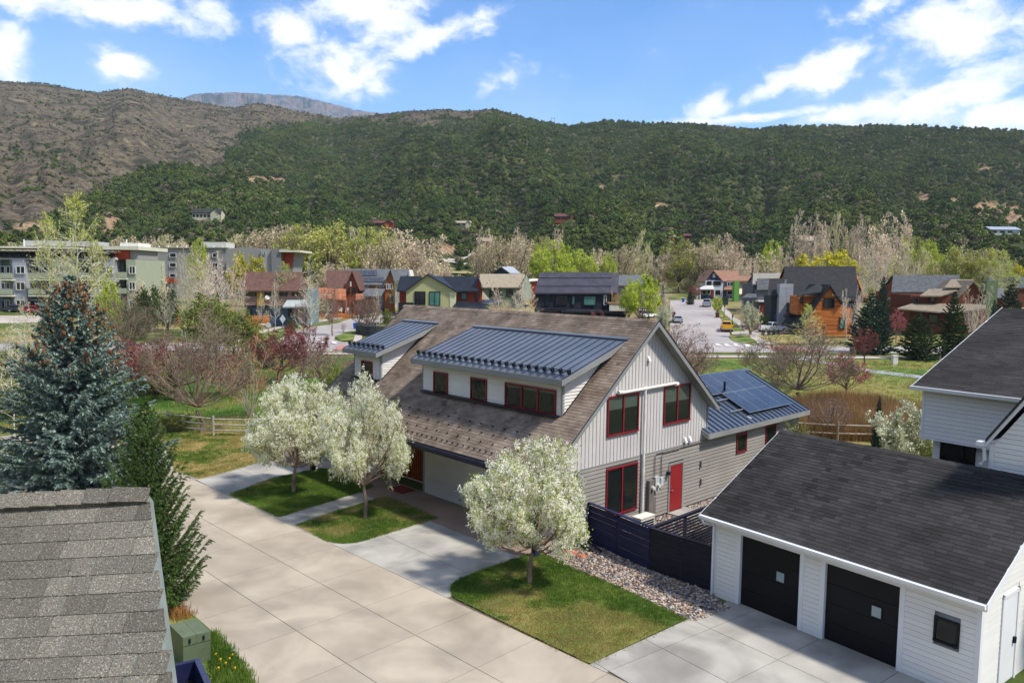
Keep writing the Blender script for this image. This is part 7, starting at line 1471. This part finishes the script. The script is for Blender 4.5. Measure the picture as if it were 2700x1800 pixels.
T('bare_aspen', 20, 42, 850, 170, 'white stemmed aspen at the left edge'); T('bare_aspen', 60, 60, 780, 130, 'thin pale aspen in front of the apartments at the left'); T('green_bush', 25, 50, 1000, 170, 'yellow green brush at the left edge below the aspens'); T('green_bush', 40, 36, 1170, 150, 'low yellow green brush at the left edge'); T('dark_bush', 60, 26, 1340, 160, 'dark conifer scrub behind the shingle ridge')
T('green_bush', 60, 70, 900, 160, 'green brush below the bicycle path'); T('dark_bush', 130, 120, 832, 60, 'clipped hedge outside the apartments')
T('green_aspen', 205, 92, 505, 200, 'tall pale green aspen rising above the blue spruce'); T('green_aspen', 130, 96, 560, 110, 'smaller pale green aspen left of the tall one'); T('bare_aspen', 175, 88, 640, 120, 'bare aspen behind the spruce tip'); T('green_aspen', 262, 100, 640, 120, 'yellow green aspen right of the spruce tip')
T('lime_tree', 285, 84, 735, 70, 'yellow green young tree right of the spruce'); T('bare_tree', 330, 78, 760, 170, 'dark branching tree right of the blue spruce'); T('dark_bush', 385, 118, 750, 90, 'dense dark olive bush before the grey apartments', base=None); T('dark_bush', 345, 100, 800, 100, 'dark green bush above the brown rail fence'); T('dark_bush', 440, 122, 755, 70, 'dark juniper bush behind the brown rail fence')
for x, Y, t_, w, k, lb in ((432, 112, 750, 50, 'bare_aspen', 'small white aspen standing before the dark bush'), (446, 113, 770, 36, 'bare_aspen', 'thinnest white aspen beside the brown fence end'), (476, 112, 660, 60, 'bare_aspen', 'white aspen first of the tight row'), (486, 112, 655, 50, 'bare_aspen', 'white aspen second of the tight row'), (493, 112, 672, 46, 'bare_aspen', 'white aspen third of the tight row'), (506, 112, 690, 56, 'bare_aspen', 'leaning white aspen at the right of the row'), (518, 116, 640, 90, 'green_aspen', 'green tinged aspen towering behind the row'), (556, 114, 665, 130, 'clump_aspen', 'spreading pale aspen clump'), (590, 112, 660, 140, 'clump_aspen', 'wide pale aspen clump left of the brown house'), (620, 110, 700, 100, 'clump_aspen', 'tan aspen clump touching the brown house'), (605, 108, 780, 90, 'upright_shrub', 'orange brown shrub below the aspen clump')):
    T(k, x, Y, t_, w, lb)
T('yellow_willow', 648, 165, 662, 100, 'bright yellow willow above the brown roof'); T('pale_bush', 415, 150, 690, 70, 'reddish bare tree before the grey apartments'); T('dark_bush', 420, 152, 700, 34, 'small dark green tree before the grey apartments'); T('pale_bush', 370, 135, 720, 70, 'cream budding shrub beside the apartment end'); T('lime_tree', 525, 170, 628, 50, 'pale green tree rising over the grey apartment roof')
T('bare_aspen', 688, 118, 770, 40, 'thin bare tree before the ochre panel'); T('green_aspen', 752, 116, 690, 90, 'large white trunked aspen at the street corner', base=858); T('bare_aspen', 724, 117, 730, 50, 'slender aspen left of the corner aspen'); T('bare_aspen', 818, 88, 668, 110, 'tall grey aspen in front of the rust house'); T('upright_shrub', 660, 88, 850, 90, 'orange stemmed brush under the street curve'); T('bare_maple', 800, 120, 790, 60, 'bare shrub at the rust house porch')
T('bare_maple', 876, 118, 745, 80, 'round bare street tree before the rust house'); T('bare_maple', 945, 122, 772, 66, 'bare street tree above the green bin'); T('bare_maple', 972, 122, 775, 64, 'bare street tree before the silver car'); T('bare_aspen', 993, 98, 752, 44, 'thin white barked tree behind the retaining wall', base=880); T('sapling', 906, 100, 842, 22, 'reddish sapling on the small lawn island', base=888); T('green_aspen', 1048, 126, 738, 50, 'pale green young tree left of the green house', base=830)
T('upright_shrub', 1165, 118, 850, 10, 'thin young tree with stake behind the main roof ridge'); T('dark_bush', 768, 118, 838, 34, 'clipped dark hedge at the corner aspen'); T('green_bush', 1020, 132, 812, 30, 'low green shrub at the solar house'); 
T('clump_aspen', 1345, 118, 735, 150, 'pale bare aspen cluster between green and black houses'); T('upright_shrub', 1325, 112, 770, 90, 'yellow twigged shrub above the main roof'); T('bare_aspen', 1400, 120, 750, 70, 'bare aspen beside the black house'); T('pale_bush', 1300, 112, 800, 60, 'pale blossoming shrub above the main roof')
T('crabapple', 1570, 108, 816, 60, 'small crimson shrub below the cream balcony'); T('crabapple', 1520, 108, 828, 40, 'small red shrub under the black canopy')
T('lime_tree', 1695, 138, 722, 100, 'bright yellow green tree right of the black house'); T('lime_tree', 1660, 142, 745, 50, 'smaller yellow green tree touching the black house'); T('bare_aspen', 1745, 165, 740, 60, 'pinkish bare tree by the street top'); T('pale_bush', 1755, 150, 765, 50, 'pink tan bare tree behind the parked car'); T('small_pear', 1752, 118, 800, 46, 'small white blossoming tree beside the silver car'); T('dark_spruce', 1712, 130, 822, 14, 'tiny spruce by the white car')
# --- right middle ground
T('bare_maple', 1800, 62, 845, 190, 'reddish budded bare tree behind the gable peak'); T('bare_maple', 1850, 66, 905, 130, 'bare twiggy tree right of the rear dormer'); T('bare_tree', 2110, 48, 842, 300, 'large bare multi stemmed tree right of the solar roof', base=1075); T('green_aspen', 2135, 90, 800, 90, 'olive budded tree before the orange gable'); T('bare_maple', 2060, 70, 905, 90, 'small bare tree left of the large bare one')
T('rose_crabapple', 2245, 62, 925, 120, 'pink red crabapple tree on the park lawn'); T('rose_crabapple', 2075, 95, 905, 60, 'pink budded shrub by the brick crossing'); T('crabapple', 2290, 88, 860, 70, 'dark red shrub at the foot of the big spruce'); T('clump_aspen', 2240, 112, 760, 60, 'pink twigged aspen right of the orange gable'); T('clump_aspen', 2265, 114, 745, 40, 'thin pale aspen before the black roof edge')
T('sapling', 1948, 75, 905, 24, 'small leafless sapling on the park grass', base=960); T('bare_maple', 1975, 80, 930, 34, 'low bare shrub on the park grass'); T('bare_aspen', 1952, 118, 790, 60, 'slim tree on the grass triangle', base=889); T('small_pear', 1983, 122, 790, 56, 'white blossoming street tree beyond the pickup'); T('lime_tree', 1894, 160, 778, 26, 'round lime green street tree behind the silver pickup'); T('upright_shrub', 1960, 140, 790, 30, 'orange stemmed shrub behind the sidewalk')
for i, (x, w) in enumerate(((2011, 10), (2027, 10), (2040, 10), (2052, 9))):
    T('green_spruce', x, 118, 864, w+3, ('first', 'second', 'third', 'fourth')[i]+' small clipped conical evergreen counted from the left, beside the white pickup', 'clipped evergreens', base=885)
T('dark_bush', 2010, 135, 826, 22, 'dark evergreen hedge at the dark house'); T('dark_bush', 2024, 135, 828, 16, 'second dark evergreen at the dark house entrance'); T('crabapple', 1985, 128, 842, 50, 'brown hedge behind the blossom street tree')
T('dark_spruce', 2292, 96, 772, 140, 'large dense dark blue green spruce by the orange house', base=932); T('dark_spruce', 2330, 118, 730, 60, 'dark spruce peeping behind the large spruce'); T('green_spruce', 2418, 96, 822, 140, 'broad squat green spruce in the middle of three', base=948); T('green_spruce', 2508, 98, 768, 100, 'slim pointed green spruce at the right of three', base=946); T('dark_spruce', 2668, 100, 748, 120, 'dark spruce above the charcoal roof at the right edge'); T('dark_spruce', 2625, 110, 790, 50, 'small dark spruce right of the green chimney')
T('clump_aspen', 2570, 100, 745, 110, 'pink twigged aspen clump before the dark brown house'); T('clump_aspen', 2590, 96, 800, 80, 'lower reddish aspen clump by the charcoal roof'); T('rose_crabapple', 2370, 116, 812, 44, 'small magenta shrub between the spruces'); T('green_bush', 2560, 90, 900, 40, 'golden shrub beside the charcoal roof')
T('green_bush', 2110, 36, 1108, 110, 'bright green shrub at the garage roof corner', base=None); T('upright_shrub', 2140, 37, 1070, 40, 'upright green budding stem behind the garage roof'); T('dark_spruce', 2335, 44, 1040, 40, 'small dark juniper beside the right blossom tree'); T('bare_maple', 2200, 46, 1040, 140, 'low arching bare shrub over the brown reeds'); T('bare_maple', 2060, 60, 985, 110, 'tangled bare shrub behind the solar roof'); T('green_bush', 2470, 34, 1150, 60, 'green shrub at the white house corner')
T('dark_spruce', 1748, 165, 745, 16, 'small spruce left of the far street'); T('dark_spruce', 1821, 190, 762, 26, 'small blue spruce by the navy house'); T('crabapple', 1830, 205, 748, 40, 'dark red bush left of the navy house'); T('far_spruce', 1855, 230, 720, 22, 'spruce behind the navy house gable'); 
# --- cottonwood belt and forest foot
r2 = np.random.default_rng(77); ordn = ['leftmost', 'second', 'third', 'fourth', 'fifth', 'sixth', 'seventh', 'eighth', 'ninth', 'tenth', 'eleventh', 'twelfth', 'thirteenth', 'fourteenth', 'fifteenth', 'sixteenth']
belt = [('brown_cottonwood', 330, 300, 618, 70), ('bare_cottonwood', 392, 310, 622, 60), ('bare_cottonwood', 436, 312, 620, 70), ('bare_cottonwood', 470, 305, 622, 50), ('bare_cottonwood', 30, 290, 640, 60), ('bare_cottonwood', 90, 300, 640, 60),
        ('bare_cottonwood', 630, 290, 618, 90), ('brown_cottonwood', 690, 262, 596, 120), ('brown_cottonwood', 740, 258, 586, 130), ('green_cottonwood', 800, 250, 584, 120), ('green_cottonwood', 868, 246, 584, 150), ('bare_cottonwood', 925, 252, 598, 100), ('green_cottonwood', 985, 246, 592, 110), ('bare_cottonwood', 1040, 250, 604, 120), ('bare_cottonwood', 1100, 246, 606, 130), ('brown_cottonwood', 1010, 235, 625, 100), ('bare_cottonwood', 885, 225, 690, 70), ('pale_bush', 975, 222, 690, 60), ('pale_bush', 1130, 235, 672, 70), ('pale_bush', 1170, 240, 680, 60),
        ('brown_cottonwood', 1310, 258, 616, 70), ('brown_cottonwood', 1365, 255, 622, 80), ('brown_cottonwood', 1265, 262, 640, 50), ('bare_cottonwood', 1280, 300, 595, 40), ('green_cottonwood', 1420, 268, 625, 60), ('bare_cottonwood', 1460, 290, 602, 50), ('bare_cottonwood', 1370, 300, 600, 46), ('lime_tree', 1455, 225, 636, 90), ('lime_tree', 1490, 222, 690, 50), ('lime_tree', 1530, 228, 660, 70), ('bare_cottonwood', 1555, 236, 655, 80), ('lime_tree', 1605, 230, 672, 40), ('bare_cottonwood', 1590, 235, 660, 60),
        ('brown_cottonwood', 1640, 255, 640, 70), ('bare_cottonwood', 1690, 285, 608, 50), ('bare_cottonwood', 1640, 262, 668, 70), ('bare_cottonwood', 1745, 262, 655, 70), ('green_cottonwood', 1790, 262, 628, 90), ('brown_cottonwood', 1840, 260, 634, 80), ('green_cottonwood', 1860, 268, 628, 60), ('bare_cottonwood', 1895, 258, 616, 80), ('bare_cottonwood', 1935, 258, 640, 70), ('pale_bush', 1960, 235, 680, 60), ('lime_tree', 2030, 246, 636, 46), ('bare_cottonwood', 2010, 240, 665, 70), ('bare_cottonwood', 2060, 245, 650, 60),
        ('yellow_willow', 2190, 205, 660, 150), ('bare_cottonwood', 2128, 300, 553, 84), ('bare_cottonwood', 2196, 300, 562, 60), ('bare_cottonwood', 2246, 296, 566, 66), ('bare_cottonwood', 2338, 292, 558, 96), ('bare_cottonwood', 2300, 250, 620, 90), ('bare_cottonwood', 2160, 290, 610, 60), ('clump_aspen', 2270, 180, 650, 80), ('clump_aspen', 2310, 178, 640, 90), ('bare_aspen', 2285, 176, 670, 60), ('clump_aspen', 2400, 185, 645, 70), ('lime_tree', 2440, 235, 635, 60), ('bare_cottonwood', 2380, 240, 640, 80), ('bare_cottonwood', 2430, 230, 660, 70), ('green_cottonwood', 2410, 250, 625, 60),
        ('green_cottonwood', 2520, 215, 655, 110), ('bare_cottonwood', 2550, 225, 648, 80), ('green_cottonwood', 2600, 205, 655, 90), ('green_aspen', 2640, 180, 660, 70), ('yellow_willow', 2700, 200, 698, 80), ('lime_tree', 2660, 190, 720, 60), ('green_aspen', 2615, 170, 690, 70), ('bare_cottonwood', 2480, 222, 690, 60), ('far_spruce', 2086, 288, 592, 18), ('far_spruce', 2188, 286, 612, 24), ('far_spruce', 2210, 285, 618, 18), ('far_spruce', 2280, 284, 590, 16), ('far_spruce', 1822, 330, 592, 26), ('far_spruce', 1570, 335, 586, 22), ('far_spruce', 1982, 222, 688, 16), ('far_spruce', 2018, 224, 694, 16), ('dark_spruce', 2350, 170, 730, 44)]
DESC = {'bare_cottonwood': 'pale bare budding cottonwood', 'brown_cottonwood': 'brown bare cottonwood', 'green_cottonwood': 'yellow green leafing cottonwood', 'lime_tree': 'bright lime green poplar', 'yellow_willow': 'golden yellow willow', 'pale_bush': 'low pinkish bare thicket', 'clump_aspen': 'tall white stemmed aspen clump', 'bare_aspen': 'thin bare aspen', 'green_aspen': 'pale green aspen', 'far_spruce': 'dark pointed spruce', 'dark_spruce': 'dark blue green spruce'}
marks = [(0, 'behind the apartment roofs at the left'), (300, 'above the grey apartment roof'), (600, 'above the pale apartment end block'), (780, 'behind the rust and solar houses'), (960, 'behind the solar and green houses'), (1220, 'beside the trail bend'), (1420, 'behind the black house'), (1620, 'beyond the bright green tree'), (1740, 'above the street end'), (1870, 'behind the navy gabled house'), (1980, 'behind the dark grey house'), (2080, 'above the big black roof'), (2260, 'right of the big black roof'), (2370, 'above the long charcoal roof'), (2500, 'above the dark brown house'), (2610, 'at the far right')]
cnt = {}; lab = []
for b in sorted(belt, key=lambda b: b[1]):
    mk = [m_[1] for m_ in marks if b[1] >= m_[0]][-1]; key = (b[0], mk); cnt[key] = cnt.get(key, 0)+1; lab.append((b, mk, cnt[key]))
for (k, x, Y, t_, w), mk, n in lab:
    tot = cnt[(k, mk)]; pre = '' if tot == 1 else (['leftmost', 'second', 'third', 'fourth', 'fifth', 'sixth'][n-1]+' ')
    T(k, x, Y, t_-3, w*1.3, pre+DESC[k]+' '+mk, 'trees of the cottonwood belt')
# low pale brush that fills the belt between the trees
n = 900; a = r2.uniform(-.62, .62, n); rr = r2.uniform(225, 345, n); V = np.column_stack([np.sin(a)*rr, np.cos(a)*rr, np.zeros(n)]); V[:, 2] = tz(V[:, 0], V[:, 1]); px_, py_ = pvec(V); k = ~((px_ > 1090) & (px_ < 1260)) & (vnoise(V[:, 0]/22, V[:, 1]/22) > -.16) & ~((px_ > 1640) & (px_ < 1880) & (rr < 262)); V = V[k]; m_ = len(V)
def brush(seed, c1):
    r = np.random.default_rng(seed); w, t, l = tree_meshes(seed=seed, leaf=420, lsize=.05, lspread=.05, tw=.006, limbs=12, lv=3, kids=(6, 5), spread=(10, 75), ratio=.5, base=.03, l0=.8, twig_lv=1, minlv_leaf=2); l.s = 0; a = proto('brush_clump', t, c1); return a, proto('brush_buds', l, {0: l_pky, 1: l_oliv, 2: l_yg}[seed % 3])
bp_ = []
for sd_, c in ((90, t_pink), (91, t_tan), (92, t_tan), (93, t_pink)): bp_ += list(brush(sd_, c))
ii = r2.integers(0, 4, m_)*2; sc2 = r2.uniform(3, 6.5, m_); rt = r2.uniform(0, 6, m_)
scatter('riverside_brush', np.vstack([V, V]), np.concatenate([sc2, sc2]), np.concatenate([rt, rt]), np.concatenate([ii, ii+1]), bp_, 'tangled pinkish bare brush filling the ground between the cottonwoods', zs=np.concatenate([r2.uniform(.7, 1.2, m_)]*2))
# reeds, meadow tufts, dandelions
m_reed = M('brown_reed', [s(134, 104, 64), s(170, 136, 92)], .5, .95, tone=.6, rnd=.3, sub=.2)
rd = [tuft(31, h=1.2, n=16, sp=.22, mat=m_reed, w=.016, lean=.3), tuft(32, h=1.0, n=16, sp=.22, mat=m_reed, w=.016, lean=.5), tuft(33, h=.6, n=12, sp=.2, mat=m_gd, w=.016)]
grassy('reeds', [(2040, 1085), (2150, 1062), (2230, 1058), (2330, 1072), (2440, 1096), (2450, 1150), (2330, 1165), (2120, 1158), (2040, 1120)], 26, .5, 'rust brown reed bed in front of the park grass', protos=rd, size=(.7, 1.2), z=0)
mg = [tuft(41, h=.22, n=12, sp=.2, mat=m_gr, w=.014), tuft(42, h=.28, n=12, sp=.22, mat=m_gd, w=.014)]
grassy('meadow_grass', [(-300, 960), (400, 950), (940, 950), (930, 1000), (840, 1090), (760, 1150), (430, 1140), (-300, 1150)], 5, .1, 'uneven long grass under the crabapple trees', protos=mg, size=(.6, 1.3), z=.02, didx=1)
grassy('meadow_grass', [(1620, 1000), (1820, 950), (2700, 950), (2800, 1060), (2600, 1160), (2100, 1150), (1740, 1100)], 4, .15, 'uneven grass across the park right of the house', protos=mg, size=(.5, 1.1), z=.02, didx=1)
dy = MB(); r = np.random.default_rng(5); dy.quads(rquads(r.normal(0, .012, (7, 3))+[0, 0, .1], .03, r), 0); dyp = proto('dandelion_head', dy, M('dandelion_yellow', [s(214, 178, 20), s(232, 196, 40)], 5, .8))
Pd = [G(568, 1738), G(580, 1752), G(594, 1762), G(604, 1750), (G(612, 1740)), G(575, 1775), G(618, 1775)]
scatter('dandelions', np.array(Pd), [1.5]*7, [0]*7, [0]*7, [dyp], 'yellow dandelion heads in the grass beside the pickup bed')
lg = [tuft(51, h=.3, n=14, sp=.12, mat=M('rust_mulch', [s(134, 84, 44), s(176, 124, 74)], 2, 1, tone=.5, rnd=.2), w=.01)]
grassy('ornamental_grass', [(440, 1612), (470, 1602), (505, 1628), (448, 1645)], 60, 9, 'low rust brown ornamental plants behind the green utility box', protos=lg*2+lg, size=(.6, 1.1))
# ---------------------------------------------------------------- the air between here and the mountain
def haze():
    z1 = max(float(HV[:, 2].max()), 10)+40; mb = MB().box(Fr((0, 0, 0), np.array([1., 0, 0]), np.array([0, 1., 0])), (-5000, -1650, -60), (5000, 5600, 1250)); 
    mt = bpy.data.materials.new('haze'); mt.use_nodes = True; N = mt.node_tree.nodes; L = mt.node_tree.links; N.remove(N['Principled BSDF']); v = N.new('ShaderNodeVolumePrincipled'); v.inputs['Density'].default_value = HAZE; v.inputs['Color'].default_value = (.82, .9, 1, 1); L.new(v.outputs[0], N['Material Output'].inputs['Volume'])
    o = mb.build('haze', mt); o['kind'] = 'stuff'; o['label'] = 'thin pale valley haze before the far hills'
HAZE = .00008
haze()
